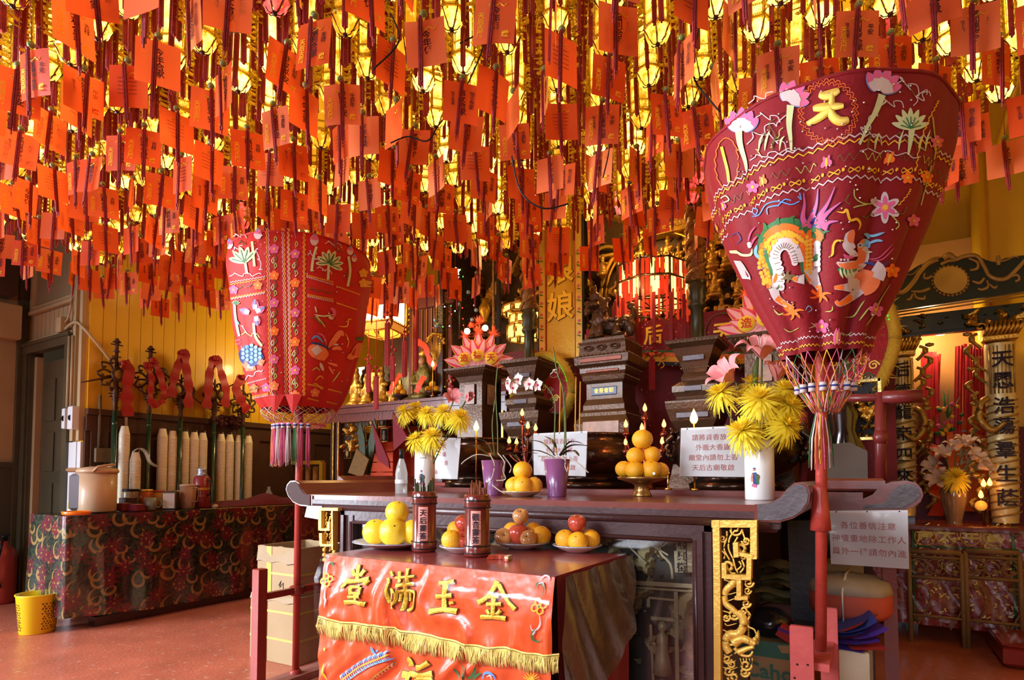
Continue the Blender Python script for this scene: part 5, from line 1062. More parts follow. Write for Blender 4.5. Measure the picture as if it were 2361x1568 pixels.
def put_lily(px, py, Y, rx, rz, root, lab, openn=1, R_=.085, base=AZ+.06):
    c = P(px, py, Y=Y); o = thing('lily', lab, 'flower', (root[0], root[1], base))
    h = part('flower_head', lily_mesh(int(px), openn, R_), [LILY, LILW], o); rel = c-o.location; h.location = rel; h.rotation_euler = (rx, 0, rz)
    ax = (Matrix.Rotation(rz, 3, 'Z') @ Matrix.Rotation(rx, 3, 'X') @ Vector((0, 0, 1)))
    part('stem', MB().tube(smooth_path([(0, 0, 0), (rel.x*.5, rel.y*.5, rel.z*.55), rel-ax*.03, rel], 6), .004, 6), STG, o)
put_lily(1757, 828, 2.5, .5, .2, r2, 'topmost pink lily above the right chrysanthemums', 1.15, .115)
put_lily(1690, 880, 2.5, .9, -.6, r2, 'pink lily left of the topmost one, behind the chrysanthemums', 1.0, .115)
put_lily(1790, 880, 2.56, .4, .6, r2, 'pink lily low behind the right chrysanthemums', .8, .10)
put_lily(1043, 925, 2.46, 1.1, .7, r1, 'drooping pink lily above the left chrysanthemums', .9, .075)
put_lily(1075, 925, 2.46, 1.25, 1.0, r1, 'closed pink lily bud pointing right of the left vase', .25, .075)
lv = MB()
for a, b, c_ in (((1735, 860), (1750, 820), (1745, 790)),): lv.tube([P(1740, 905, Y=2.5), P(1742, 850, Y=2.5), P(1752, 800, Y=2.5)], [.010, .012, .004], 8)
thing('lily_bud', 'thick green lily bud standing between the pink lilies', 'flower bud', (r2.x, r2.y, AZ+.1), mb=lv.tube([(r2.x, r2.y, AZ+.1), P(1740, 905, Y=2.5)], .005, 6), m=STG, world=True)
# leaves
def leafm(mb, pts, wd, mi=0, nrm=Vector((0, 0, 1))):
    path = [Vector(p) for p in smooth_path([tuple(q) for q in pts], 6)]; n = len(path); vs = []; fs = []
    for i, p_ in enumerate(path):
        t = (path[min(i+1, n-1)]-path[max(i-1, 0)]).normalized(); s_ = t.cross(nrm); s_ = s_.normalized() if s_.length > .05 else Vector((1, 0, 0)); u = i/(n-1); w_ = wd*sin(PI*min(1, .08+.9*u))**.7
        up = s_.cross(t); vs += [p_-s_*w_+up*w_*.35, p_, p_+s_*w_+up*w_*.35]
    for i in range(n-1):
        for k in (0, 1): fs.append((i*3+k, i*3+k+1, i*3+k+4, i*3+k+3))
    mb.add(vs, fs, mi, True)
LEAF = mat('dark_glossy_leaf', (.035, .05, .018), .3, 0, 8, .3, .1, 30, coat=.3)
m = MB(); leafm(m, [(r1.x, r1.y, AZ+.2), P(1030, 980, Y=2.44), P(1050, 1005, Y=2.42)], .018); thing('leaf_sprig', 'broad dark green leaf below the right blooms of the left vase', 'leaf', (r1.x, r1.y, AZ+.1), mb=m, m=LEAF, world=True)
# orchids
PURP = mat('purple_glazed_pot', (.20, .06, .16), .28, 0, 5, .1, coat=.4); ROOT = mat('pale_root', (.42, .33, .26), .6); SOILM = mat('bark_moss', (.30, .20, .13), .9, 0, 40, .4, .6, 80)
OPET = mat('orchid_petal', (.85, .60, .52), .5, 0, 8, .1)
def orchid(px, Y, lab, leaves, spikes, roots, blooms):
    b = P(px, 1100, Y=Y); b = Vector((b.x, b.y, AZ)); h = .168
    pot = thing('flower_pot', 'purple glazed pot '+lab, 'pot', b, mb=MB().lathe([(.040, 0), (.041, .004), (.059, h), (.054, h), (.05, h-.02), (1e-4, h-.02)], 32), m=PURP)
    o = thing('orchid', 'orchid plant '+lab, 'plant', b+Vector((0, 0, h-.01)))
    part('bark', MB().ball((0, 0, 0), .046, 10, sc=(1, 1, .3)), SOILM, o)
    for lf in leaves:
        m = MB(); leafm(m, [P(a, c, Y=Y+dy) for a, c, dy in lf[0]], lf[1]); part('leaf', m, LEAF, o, world=True)
    for sp in spikes: part('flower_spike', MB().tube(smooth_path([tuple(P(a, c, Y=Y+dy)) for a, c, dy in sp], 6), .0028, 6), STG, o, world=True)
    for rt_ in roots: part('air_root', MB().tube(smooth_path([tuple(P(a, c, Y=Y+dy)) for a, c, dy in rt_], 6), .0028, 6), ROOT, o, world=True)
    for (a, c, dy, an) in blooms:
        q = P(a, c, Y=Y+dy); m = MB(); M_ = Matrix.Translation(q) @ Matrix.Rotation(-.6+an*.3, 4, 'Z') @ Matrix.Rotation(PI/2, 4, 'X')
        for k in range(5):
            t = 2*PI*k/5+PI/2; wd = .017 if k in (1, 4) else .011
            m.add([M_ @ Vector(v) for v in ((0, 0, 0), (.02*cos(t)-wd*sin(t), .02*sin(t)+wd*cos(t), .004), (.034*cos(t), .034*sin(t), .0), (.02*cos(t)+wd*sin(t), .02*sin(t)-wd*cos(t), .004))], [(0, 1, 2, 3)], 0)
        m.ball(M_ @ Vector((0, 0, .006)), .007, 6, 1); part('bloom', m, [OPET, TH['rose']], o, world=True)
orchid(1138, 2.36, 'with long hanging roots beside the small orange plate',
  [([(1128, 1052, 0), (1095, 1030, .02), (1062, 1028, .0)], .013), ([(1135, 1050, 0), (1120, 1020, -.02), (1090, 1012, -.05)], .014), ([(1145, 1052, 0), (1180, 1028, .02), (1218, 1025, .0)], .014), ([(1142, 1055, 0), (1190, 1044, .0), (1240, 1046, -.04)], .014), ([(1150, 1050, 0), (1180, 1050, -.04), (1195, 1062, -.06)], .012)],
  [[(1148, 1050, 0), (1147, 980, .0), (1143, 900, .02), (1148, 840, .03)], [(1140, 1050, .0), (1135, 980, .01), (1142, 920, .01)]],
  [[(1130, 1052, -.03), (1100, 1048, -.06), (1075, 1060, -.06), (1064, 1070, -.05)], [(1135, 1045, -.04), (1130, 1048, -.06), (1140, 1070, -.07), (1135, 1100, -.065), (1126, 1112, -.06)], [(1148, 1045, -.04), (1163, 1065, -.06), (1160, 1085, -.06), (1165, 1105, -.05), (1145, 1108, -.06)], [(1160, 1050, -.04), (1178, 1075, -.05), (1175, 1090, -.05)], [(1135, 1118, -.055), (1150, 1130, -.07), (1165, 1138, -.08)]], [])
orchid(1284, 2.36, 'in front of the middle white notice',
  [([(1280, 1052, 0), (1250, 1022, 0), (1218, 1015, 0)], .012), ([(1284, 1050, 0), (1275, 1020, 0), (1255, 1006, .02)], .012), ([(1278, 1055, 0), (1240, 1040, 0), (1210, 1042, .0)], .012), ([(1290, 1050, 0), (1320, 1028, 0), (1370, 1030, .0)], .014), ([(1292, 1052, 0), (1318, 1040, -.02), (1335, 1052, -.03)], .016), ([(1290, 1050, 0), (1315, 1020, .02), (1345, 1024, .02)], .014)],
  [[(1276, 1050, 0), (1280, 960, .0), (1278, 920, .01), (1258, 890, .0), (1235, 880, -.01), (1180, 875, -.04), (1158, 885, -.05)], [(1300, 1050, 0), (1302, 980, .0), (1298, 900, .02), (1285, 860, .02), (1275, 800, .03)], [(1305, 1050, .01), (1304, 960, .02), (1302, 905, .02)]],
  [[(1290, 1052, -.03), (1303, 1060, -.05), (1303, 1075, -.05), (1308, 1088, -.05)], [(1312, 1055, -.03), (1335, 1070, -.05), (1357, 1090, -.05)], [(1262, 1052, -.02), (1240, 1052, -.03)]],
  [(1172, 884, -.04, 0), (1195, 875, -.03, 1), (1220, 886, -.02, 2), (1240, 888, -.01, 1), (1182, 895, -.04, 2)])
# small orange plate, brass stand
p = P(1205, 1140, Y=2.30); p.z = AZ; plate(p, .098, 'cream plate of oranges between the two purple pots', mat('cream_porcelain', (.75, .58, .42), .15, coat=.5))
pile(p, [('orange', -.035, -.01, .050, .042, (.8, .2, 0), 'lower left orange'), ('orange', .0, -.035, .050, .042, (1.1, .4, 0), 'front orange with a dark stem scar'), ('orange', .05, .0, .050, .041, (.2, .6, 0), 'lower right orange'), ('orange', .0, .0, .118, .044, (.3, .1, 0), 'topmost orange'), ('orange', -.04, .06, .050, .040, (0, 0, 0), 'rear orange')], 'between the purple pots', 'oranges between the purple pots')
p = P(1480, 1140, Y=2.62); p.z = AZ
st = MB().lathe([(.045, 0), (.046, .006), (.036, .02), (.032, .05), (.05, .062), (.108, .078), (.113, .09), (.108, .09), (.05, .07), (1e-4, .068)], 32)
thing('brass_fruit_stand', 'footed brass dish holding a pyramid of oranges on the altar', 'stand', p, mb=st, m=mat('aged_brass', (.38, .20, .06), .3, .85, 12, .3, coat=.2))
pile(p, [('orange', -.082, .0, .125, .040, (0, 0, 0), 'far left orange'), ('orange', -.040, -.035, .120, .043, (.4, 0, 0), 'front left orange'), ('orange', .035, -.035, .122, .046, (.6, .2, 0), 'front orange with a round sticker'), ('orange', .086, .0, .118, .040, (.1, .4, 0), 'far right orange'), ('orange', -.028, .0, .185, .042, (.2, .2, 0), 'second tier left orange'), ('orange', .046, .0, .190, .042, (.2, -.3, 0), 'second tier right orange'), ('orange', .005, .0, .262, .048, (.2, 0, 0), 'topmost orange')], 'of the brass dish pyramid', 'oranges of the pyramid')
m = MB(); s_ = P(1508, 1092, Y=2.555); thing('fruit_sticker', 'small round white sticker on the front orange of the pyramid', 'sticker', s_, mb=m.lathe([(.007, 0), (.0065, .001)], 14, M=Matrix.Rotation(PI/2, 4, 'X')), m=WHITEP)
# bottle
q = P(925, 1138, Y=2.34); q.z = AZ
BG = mat('clear_bottle_glass', (.80, .85, .80), .04, alpha=.30, coat=1)
o = thing('glass_bottle', 'clear glass bottle with black neck foil left of the flower vase', 'bottle', q, mb=MB().lathe([(.030, 0), (.032, .004), (.032, .11), (.026, .14), (.013, .185), (.012, .23)], 24), m=BG)
part('neck_foil', MB().lathe([(.0135, .185), (.013, .235), (1e-4, .237)], 16), BLACK, o); part('paper_label', MB().lathe([(.0325, .055), (.0325, .075)], 24, cap=False), WHITEP, o)
# notices in plastic sleeves
PAPER = mat('white_paper', (.78, .74, .72), .6, 0, 3, .04); REDINK = mat('faded_red_ink', (.55, .17, .15), .7)
def notice(corners, Y, lab, lines, size, name='notice', yaw=0, gap=.07):
    pts = [P(a, b, Y=Y) for a, b in corners]; c = sum(pts, Vector())/4; o = thing(name, lab, 'notice', c)
    f_ = Vector((0, -.0015, 0)); bw = Vector((0, .0015, 0))
    m = MB().add([p_+f_ for p_ in pts]+[p_+bw for p_ in pts], [(0, 1, 2, 3), (7, 6, 5, 4), (0, 4, 5, 1), (1, 5, 6, 2), (2, 6, 7, 3), (3, 7, 4, 0)]); part('paper', m, PAPER, o, world=True)
    e = [c+(p_-c)*1.04 for p_ in pts]; m = MB()
    m.grid(lambda u, v: e[0].lerp(e[1], v).lerp(e[3].lerp(e[2], v), u)+Vector((0, -.006-.003*sin(u*9+v*4), 0)), 12, 8); part('plastic_sleeve', m, PLASTIC, o, world=True)
    tl_, tr_ = pts[1], pts[2]; up = Vector((0, 0, .010)); part('binding_strip', MB().add([tl_, tr_, tr_+up, tl_+up], [(0, 1, 2, 3)]).add([tl_+bw, tr_+bw, tr_+up+bw, tl_+up+bw], [(3, 2, 1, 0)]), WHITEP, o, world=True)
    for k in (.1, .5, .9): h_ = tl_.lerp(tr_, k)+Vector((0, -.001, .005)); part('punch_hole', MB().lathe([(.003, 0), (.003, .001)], 10, M=Matrix.Translation(h_) @ Matrix.Rotation(PI/2, 4, 'X')), BLACK, o, world=True)
    H_ = (pts[1]-pts[0]).length
    for i, ln in enumerate(lines):
        text(ln, size, REDINK, o, face(c+Vector((0, -.0025, H_*.5-gap*H_-(i+.5)*H_*(1-2*gap)/len(lines)))), world=True, bold=.004, wid=1.08)
    return o
notice([(1567, 1098), (1570, 992), (1722, 986), (1724, 1100)], 2.84, 'white notice in a plastic sleeve left of the right flower vase', ['請將貢香放在', '外面大香廬', '廟堂內請勿上香', '天后古廟敬啟'], .031)
notice([(1231, 1095), (1230, 1004), (1354, 998), (1350, 1098)], 2.84, 'white notice in a plastic sleeve behind the second purple pot', ['請將貢香放在', '外面大香廬', '廟堂內請勿上香', '天后古廟敬啟'], .031)
notice([(970, 1103), (975, 1012), (1062, 1014), (1055, 1105)], 2.80, 'white notice in a plastic sleeve behind the left flower vase', ['香放在', '大香廬', '請勿上香', '廟敬啟'], .031)
notice([(1916, 1300), (1911, 1183), (2093, 1182), (2096, 1312)], 2.905, 'large white notice hanging from the rear altar at right', ['各位善信注意', '神壇重地除工作人', '員外一律請勿內進'], .0325, gap=.12)
o = thing('paper_slip', 'small blank paper slip hanging under the left scroll of the altar', 'paper', P(722, 1180, Y=1.99), mb=MB().add([P(a, b, Y=1.985) for a, b in ((702, 1192), (708, 1166), (742, 1167), (742, 1199))], [(0, 1, 2, 3)]).add([P(a, b, Y=1.987) for a, b in ((702, 1192), (708, 1166), (742, 1167), (742, 1199))], [(3, 2, 1, 0)]), m=PAPER, world=True)
# ================= helpers for sculpted things =================
def fuse(mb, name, m, vox=.006, it=6):
    me = bpy.data.meshes.new('tmp'); me.from_pydata(mb.v, [], mb.f); o = bpy.data.objects.new('tmp', me); C.objects.link(o)
    r_ = o.modifiers.new('r', 'REMESH'); r_.mode = 'VOXEL'; r_.voxel_size = vox; s_ = o.modifiers.new('s', 'SMOOTH'); s_.iterations = it; s_.factor = .5
    dg = bpy.context.evaluated_depsgraph_get(); ev = o.evaluated_get(dg); q = bpy.data.meshes.new_from_object(ev); q.name = name
    q.materials.clear(); q.materials.append(m); q.polygons.foreach_set('use_smooth', [True]*len(q.polygons)); bpy.data.objects.remove(o); return q
def link(name, me, parent=None, loc=(0, 0, 0)):
    o = bpy.data.objects.new(name, me); C.objects.link(o); o.location = loc
    if parent: o.parent = parent
    return o
PEW = mat('brown_pewter', (.10, .052, .026), .36, .4, 14, .35, .3, 60, coat=.15)
BRONZE = mat('dark_bronze', (.075, .042, .028), .22, .8, 10, .35, .2, 40)
PORP = mat('painted_porcelain', (.42, .26, .18), .3, 0, 30, .5)
# ================= bronze cauldrons =================
def cauldron(X, Y, lab, R_=.32):
    prof = [(R_*.72, 0), (R_*.74, .03), (R_*.66, .045), (R_*.60, .06), (R_*.80, .09), (R_*.98, .15), (R_, .20), (R_*.94, .255), (R_*.86, .28), (R_*.92, .30), (R_*.94, .315), (R_*.86, .315), (R_*.82, .28), (R_*.88, .2), (1e-4, .12)]
    o = thing('incense_cauldron', lab, 'cauldron', (X, Y, Z2+.0), mb=MB().lathe(prof, 40), m=BRONZE)
    for sg in (-1, 1):
        h = MB(); h.tube(smooth_path([(sg*R_*.95, 0, .16), (sg*R_*1.1, 0, .19), (sg*R_*1.13, 0, .26), (sg*R_*1.0, 0, .30), (sg*R_*1.06, 0, .34)], 5), [.03]*3+[.024]*15+[.012]*3, 8)
        for k in range(6): h.ball((sg*R_*(1.02+.05*sin(k*2)), -.03+.012*k, .18+.026*k), .018, 6)
        part('dragon_handle', h, BRONZE, o)
    rim = MB()
    for k in range(36): a = 2*PI*k/36; rim.ball((R_*.93*cos(a), R_*.93*sin(a), .305), .009, 5)
    part('beaded_rim', rim, BRONZE, o)
    part('sand', MB().lathe([(1e-4, .262), (R_*.8, .26)], 24, cap=False), mat('incense_ash', (.28, .23, .18), .9), o); return o
cauldron(-2.24, 3.28, 'dark bronze incense cauldron behind the left purple pot'); cauldron(-1.43, 3.28, 'dark bronze incense cauldron in the middle below the lion burner'); cauldron(-.60, 3.26, 'dark bronze incense cauldron behind the right notice')
# ================= square pedestals of the altar set =================
def tower(X, Y, prof, lab, name='pedestal', panels=(), m=PEW):
    o = thing(name, lab, 'pedestal', (X, Y, Z2))
    part('body', MB().lathe([(r_*1.4142, z-Z2) for r_, z in prof], 4, ph=PI/4, smooth=False), m, o)
    bd_ = MB()
    for r_, z in panels:   # beaded strings round the tiers
        for s_ in range(4):
            for k in range(14):
                t = (k+.5)/14*2-1; x, y = ((t, -1), (1, t), (-t, 1), (-1, -t))[s_]; bd_.ball((x*r_, y*r_, z-Z2), .0045, 4)
    if panels: part('beading', bd_, mat('worn_bead_edge', (.42, .28, .16), .35, .5), o, kind='stuff')
    return o
CY = 3.62
lionb = tower(-1.43, CY, [(.175, Z2), (.165, 1.10), (.165, 1.30), (.18, 1.36), (.185, 1.44), (.155, 1.49), (.155, 1.51), (.14, 1.53), (.14, 1.56), (.122, 1.60), (.122, 1.70), (.14, 1.72), (.145, 1.75), (.155, 1.77), (.155, 1.80), (.18, 1.82), (.184, 1.87), (.160, 1.885), (.155, 1.95), (.162, 1.967)], 'tall tiered square incense burner carrying the lion, centre of the rear altar', 'incense_burner', [(.145, 1.745), (.158, 1.80), (.185, 1.875), (.156, 1.50), (.163, 1.965)])
for z, w_, h_, mm in ((1.65, .085, .055, mat('blue_enamel', (.03, .06, .16), .3, 0, 40, .5)), (1.41, .12, .085, PORP), (1.845, .14, .03, mat('carved_red_panel', (.25, .07, .04), .4, .3, 40, .6)), (1.775, .11, .018, mat('carved_red_panel', (.25, .07, .04)))):
    rr_ = interp([(1.36, .18), (1.44, .185), (1.49, .155), (1.60, .122), (1.70, .122), (1.77, .155), (1.82, .18), (1.87, .184)], z)
    part('inlaid_panel', MB().box((0, -rr_-.003, z-Z2), (w_*2, .008, h_), bev=.004), mm, lionb)
text('會景會節', .034, GOLDINK, lionb, face(Vector((0, -.130, 1.65-Z2))))
for k in (-.09, 0, .09): part('oval_boss', MB().tube([(k+.030*cos(a), -.164, 1.925-Z2+.017*sin(a)) for a in [PI*i/8 for i in range(17)]], .004, 5).ball((k, -.160, 1.925-Z2), .018, 8, sc=(1.2, .3, .6)), PEW, lionb)
# lion
lm = MB()
for c_, r_, s_ in (((0, .02, .10), .075, (1.5, .9, .8)), ((-.07, -.01, .15), .06, (1, 1, 1.4)), ((-.085, -.03, .255), .062, (1, .95, .95)), ((-.09, -.085, .235), .036, (1.2, .9, .8)), ((.10, .02, .11), .055, (1, 1.1, 1.1)), ((.135, 0, .07), .035, (1, 1, 1.6)), ((.06, -.05, .05), .03, (1, 1, 1.6)), ((-.10, -.05, .06), .028, (1, 1, 2)), ((-.05, -.06, .06), .026, (1, 1, 2)), ((-.10, -.08, .02), .03, (1, 1.4, .6)), ((-.04, -.09, .02), .03, (1, 1.4, .6)), ((.08, -.09, .02), .03, (1.4, 1.2, .6)), ((-.15, -.02, .27), .022, (1.6, .6, 1)), ((-.02, -.02, .27), .022, (1.6, .6, 1)), ((-.085, -.06, .30), .03, (1.3, 1, .7)), ((.14, .05, .17), .035, (.7, .7, 1.6)), ((.12, .06, .23), .03, (1, .7, 1)), ((-.085, -.115, .225), .016, (1.6, 1, .8)), ((-.085, -.06, .345), .014, (1, 1, 2.2))): lm.ball(c_, r_, 12, sc=s_)
for k in range(14): a = k*.45; lm.ball((-.085+.07*cos(a), -.045+.012*sin(a*3), .215+.06*abs(sin(a))-.05*(k > 7)), .02, 8)
for k in range(9): lm.ball((-.12+k*.022, -.055, .135-.012*(k % 2)), .014, 6)
lion = thing('lion_statue', 'brown lion statue crouching on top of the tiered incense burner', 'statue', (-1.43, CY, 1.967), m=None)
link('body', fuse(lm, 'body', PEW, .007, 3), lion, (0, 0, .028))
part('plinth', MB().box((0, 0, .014), (.29, .28, .028), bev=.005), PEW, lion)
e = MB()
for sx in (-.11, -.06): e.ball((sx, -.093, .262+.028), .009, 8)
part('eyes', e, BLACK, lion); e = MB()
e.tube([(-.115, -.112, .222+.02), (-.085, -.125, .212+.02), (-.055, -.112, .222+.02)], .004, 6); part('mouth', e, BLACK, lion)
for cx in (-.03, .10): 
    sp = MB().tube([(cx+(.034-.0022*k)*cos(k*.55), -.052-.0*k, .125+(.034-.0022*k)*sin(k*.55)) for k in range(15)], .0045, 5); part('spiral_curl', sp, PEW, lion)
candP = [(.15, Z2), (.13, 1.12), (.10, 1.3), (.10, 1.38), (.13, 1.43), (.15, 1.50), (.155, 1.535), (.155, 1.545), (.10, 1.56), (.105, 1.575), (.122, 1.60), (.122, 1.635), (.09, 1.66), (.075, 1.67), (.08, 1.69), (.065, 1.72), (.075, 1.75), (.085, 1.78), (.105, 1.82), (.12, 1.86), (.15, 1.885), (.155, 1.905)]
CARV = mat('gilt_brown_carving', (.30, .15, .04), .4, .5, 35, .6, 1.0, 70)
for X, lab, wh in ((-2.02, 'square candlestick pedestal left of the lion burner', 0), (-.86, 'square candlestick pedestal right of the lion burner', 1)):
    t_ = tower(X, CY-.05, candP, lab, 'candlestick_pedestal', [(.15, 1.89), (.105, 1.83), (.08, 1.745)])
    for z, r_, w_ in ((1.80, .100, .06), (1.617, .124, .05), (1.46, .145, .09)): part('inlaid_panel', MB().box((0, -r_-.002, z-Z2), (w_*2, .008, .035), bev=.004), mat('silver_inlay', (.11, .09, .10), .4, .3, 40, .6), t_)
    c = MB().lathe([(.052, 0), (.04, .02), (.036, .20), (.05, .215), (.055, .23), (.045, .25), (.055, .27), (.048, .30), (.058, .33), (.048, .35), (.052, .37)], 18)
    o = thing('carved_candle', 'tall carved '+('left' if X < -1.5 else 'right')+' candle pillar wound with gilt dragon, on the '+('left' if X < -1.5 else 'right')+' pedestal', 'candle', (X, CY-.05, 1.905), mb=c, m=mat('dark_green_bronze', (.05, .05, .025), .35, .5, 20, .4))
    part('carved_shaft', MB().lathe([(.050, .37), (.05, .95)], 20), CARV, o)
    for s0 in (0, PI): part('dragon_coil', MB().tube([(.053*cos(s0+k*.35), .053*sin(s0+k*.35), .38+k*.011) for k in range(52)], [.016+.004*sin(k*1.3) for k in range(52)], 6), CARV, o)
lotP = [(.15, Z2), (.13, 1.2), (.11, 1.32), (.11, 1.45), (.10, 1.62), (.10, 1.79), (.12, 1.83), (.155, 1.85), (.18, 1.875), (.185, 1.89)]
PINKL = mat('lotus_pink', (.70, .05, .11), .45, 0, emit=.12, ecol=(1, .1, .12)); PINKW = mat('lotus_white', (.85, .42, .42), .45, emit=.12, ecol=(1, .4, .35)); YD = mat('lotus_yellow', (.80, .48, .03), .45, emit=.2, ecol=(1, .6, .05)); RDI = mat('lotus_red_ink', (.65, .05, .02), .5)
FLOS = mat('red_tinsel', (.9, .10, .04), .4, emit=.45, ecol=(1, .16, .04)); BULB = emi('lit_globe', (1, .80, .45), 9)
for X, lab, side in ((-2.46, 'square pedestal under the left lotus lamp', 'left'), (-.48, 'square pedestal under the right lotus lamp', 'right')):
    t_ = tower(X, CY-.04, lotP, lab, 'lamp_pedestal', [(.17, 1.865)])
    part('inlaid_panel', MB().box((0, -.112, 1.70-Z2), (.085, .008, .15), bev=.004).box((.112, 0, 1.70-Z2), (.008, .085, .15), bev=.004), PORP, t_)
    o = thing('lotus_lamp', 'pink lotus shaped lamp with yellow character discs on the '+side+' pedestal', 'lamp', (X, CY-.04, 1.89))
    yw = math.atan2(-X, CY)*.7
    for lay, (n, L, y0, sp) in enumerate(((7, .27, .0, 1.35), (6, .21, -.012, 1.15), (7, .15, -.024, 1.3))):
        for k in range(n):
            a = (k-(n-1)/2)/((n-1)/2)*sp if lay < 2 else (k-3)/3*1.2; 
            M_ = Matrix.Rotation(yw, 4, 'Z') @ Matrix.Translation((0, y0, .03 if lay < 2 else .09)) @ Matrix.Rotation(PI/2, 4, 'X')
            if lay == 2: M_ = M_ @ Matrix.Scale(-.6, 4, (0, 1, 0))
            def leaf_(s_, dz): return [Vector((L*u*sin(a)+s_*.045*v*sin(PI*min(1, .1+.9*u))**.8*cos(a), L*u*cos(a)-s_*.045*v*sin(PI*min(1, .1+.9*u))**.8*sin(a), dz)) for u, v in [(q/8, 1) for q in range(9)]+[(q/8, -1) for q in range(8, -1, -1)]]
            m = MB(); m.add([M_ @ v for v in leaf_(1.12, 0)], [tuple(range(18))], 2); m.add([M_ @ v for v in leaf_(.95, .003)], [tuple(range(18))], 0); m.add([M_ @ v for v in leaf_(.5, .005)], [tuple(range(18))], 1)
            part('lotus_petal', m, [PINKL, PINKW, YD], o)
    for k, ch in enumerate('造德天'):
        M_ = Matrix.Rotation(yw, 4, 'Z') @ Matrix.Translation(((k-1)*.10, -.034-.008*(k == 1), .085+.02*(k == 1))) @ Matrix.Rotation(PI/2, 4, 'X')
        d_ = part('disc', MB().lathe([(.047, 0), (.046, .004)], 20, M=M_), YD, o); text(ch, .062, RDI, d_, M_ @ Matrix.Translation((0, 0, .0055)), bold=.02)
    rr = random.Random(int(-X*100)); fl = MB()
    for cx, cz, R_ in ((-.10, .26, .06), (.11, .27, .065), (0, .28, .07), (0, .36, .06), (-.06, .33, .04)):
        for k in range(60):
            a, b = rr.uniform(0, 2*PI), rr.uniform(-.4, 1.4); d = Vector((cos(a)*cos(b), sin(a)*cos(b)*.6, sin(b))); t = Vector((-sin(a), cos(a), 0))*.006
            c_ = Matrix.Rotation(yw, 4, 'Z') @ Vector((cx, 0, cz)); fl.add([c_+d*R_*.2-t, c_+d*R_*.2+t, c_+d*R_*rr.uniform(.8, 1.25)], [(0, 1, 2)])
    part('tinsel_flowers', fl, FLOS, o, kind='stuff')
    for cx, cz in ((-.075, .285), (.06, .305)) if side == 'left' else ((-.03, .41), (.08, .33)):
        c_ = Matrix.Rotation(yw, 4, 'Z') @ Vector((cx, -.055, cz)); part('globe_bulb', MB().ball(c_, .023, 12), BULB, o)
        
    plight('lotus_bulb_light', Vector((X, CY-.16, 2.24)), .6, (1, .45, .2), .03)
# small fir tree with a lit star
q = P(1060, 800, Y=CY+.12); o = thing('fir_tree', 'small dark decorated fir tree with a lit star above the left lotus lamp', 'tree', (q.x, q.y, 2.2))
rr = random.Random(4); nd = MB()
for k in range(900):
    h = rr.random(); R_ = .26*(1-h)*rr.uniform(.3, 1)+.02; a = rr.uniform(0, 6.28); c_ = Vector((R_*cos(a), R_*sin(a)*.7, .05+.50*h)); d = Vector((cos(a), sin(a), rr.uniform(-.3, .6))).normalized()*rr.uniform(.03, .06); t = Vector((-sin(a), cos(a), .3))*.0035
    nd.add([c_-t, c_+t, c_+d], [(0, 1, 2)])
part('needles', nd, mat('fir_needles', (.03, .05, .02), .6, 0, 20, .4), o, kind='stuff'); part('trunk', MB().tube([(0, 0, 0), (0, 0, .55)], .008, 6), DKWOOD, o)
cols = [emi('fairy_white', (.7, .85, 1), 3), emi('fairy_red', (1, .06, .04), 2), emi('fairy_green', (.1, .8, .2), 1.2), mat('blue_bauble', (.3, .45, .7), .2, .5)]
for k in range(26):
    h = rr.random(); a = rr.uniform(-2.8, -.2); R_ = .24*(1-h)+.02; part('bauble', MB().ball((R_*cos(a), R_*sin(a)*.8, .04+.5*h), .006 if k % 4 < 3 else .018, 6), cols[k % 4], o)
st = MB(); c_ = P(1052, 627, Y=CY+.0)-o.location
pts = [(c_.x+(.035 if k % 2 == 0 else .018)*sin(k*PI/5)*1.3, c_.z+(.035 if k % 2 == 0 else .018)*cos(k*PI/5)) for k in range(10)]
prismY(st, pts, c_.y-.01, c_.y); part('lit_star', st, emi('lit_star', (1, .95, .45), 9), o)
# ================= main shrine behind =================
SY = 4.3
sh = thing('shrine', 'great carved and gilded shrine rising behind the altars', 'shrine', (-1.43, SY+.3, 0))
bk = MB(); bk.box((-1.72, SY+.75, 1.75), (3.3, .04, 3.5)); bk.box((-3.35, SY+.35, 1.75), (.06, .8, 3.5)); bk.box((-.10, SY+.35, 1.75), (.06, .8, 3.5)); bk.box((-1.72, SY+.35, 3.48), (3.3, .8, .06)); bk.box((-1.72, SY+.35, 1.0), (3.2, .8, .1))
part('carcass', bk, DKWOOD, sh, world=True)
x0, x1 = P(925, 600, Y=SY).x, P(1775, 600, Y=SY).x
RG = [mat('shrine_gilt_relief', (.50, .27, .05), .36, .7, 25, .4, .5, 60), mat('shrine_dark_ground', (.055, .03, .012), .5, 0, 10, .4)]
m = MB(); relief(m, -3.0, -2.15, 2.38, 3.2, SY+.10, 90, 80, .10, 1, 9, .10); part('carved_screen', m, RG, sh, world=True)
m = MB(); relief(m, -1.88, -.10, 2.12, 3.3, SY+.05, 170, 110, .09, 5, 8.5, .06); part('carved_screen', m, RG, sh, world=True)
m = MB(); relief(m, -2.3, -1.75, 1.9, 3.1, SY+.3, 60, 110, .06, 8, 12, .12); part('carved_screen', m, RG, sh, world=True)
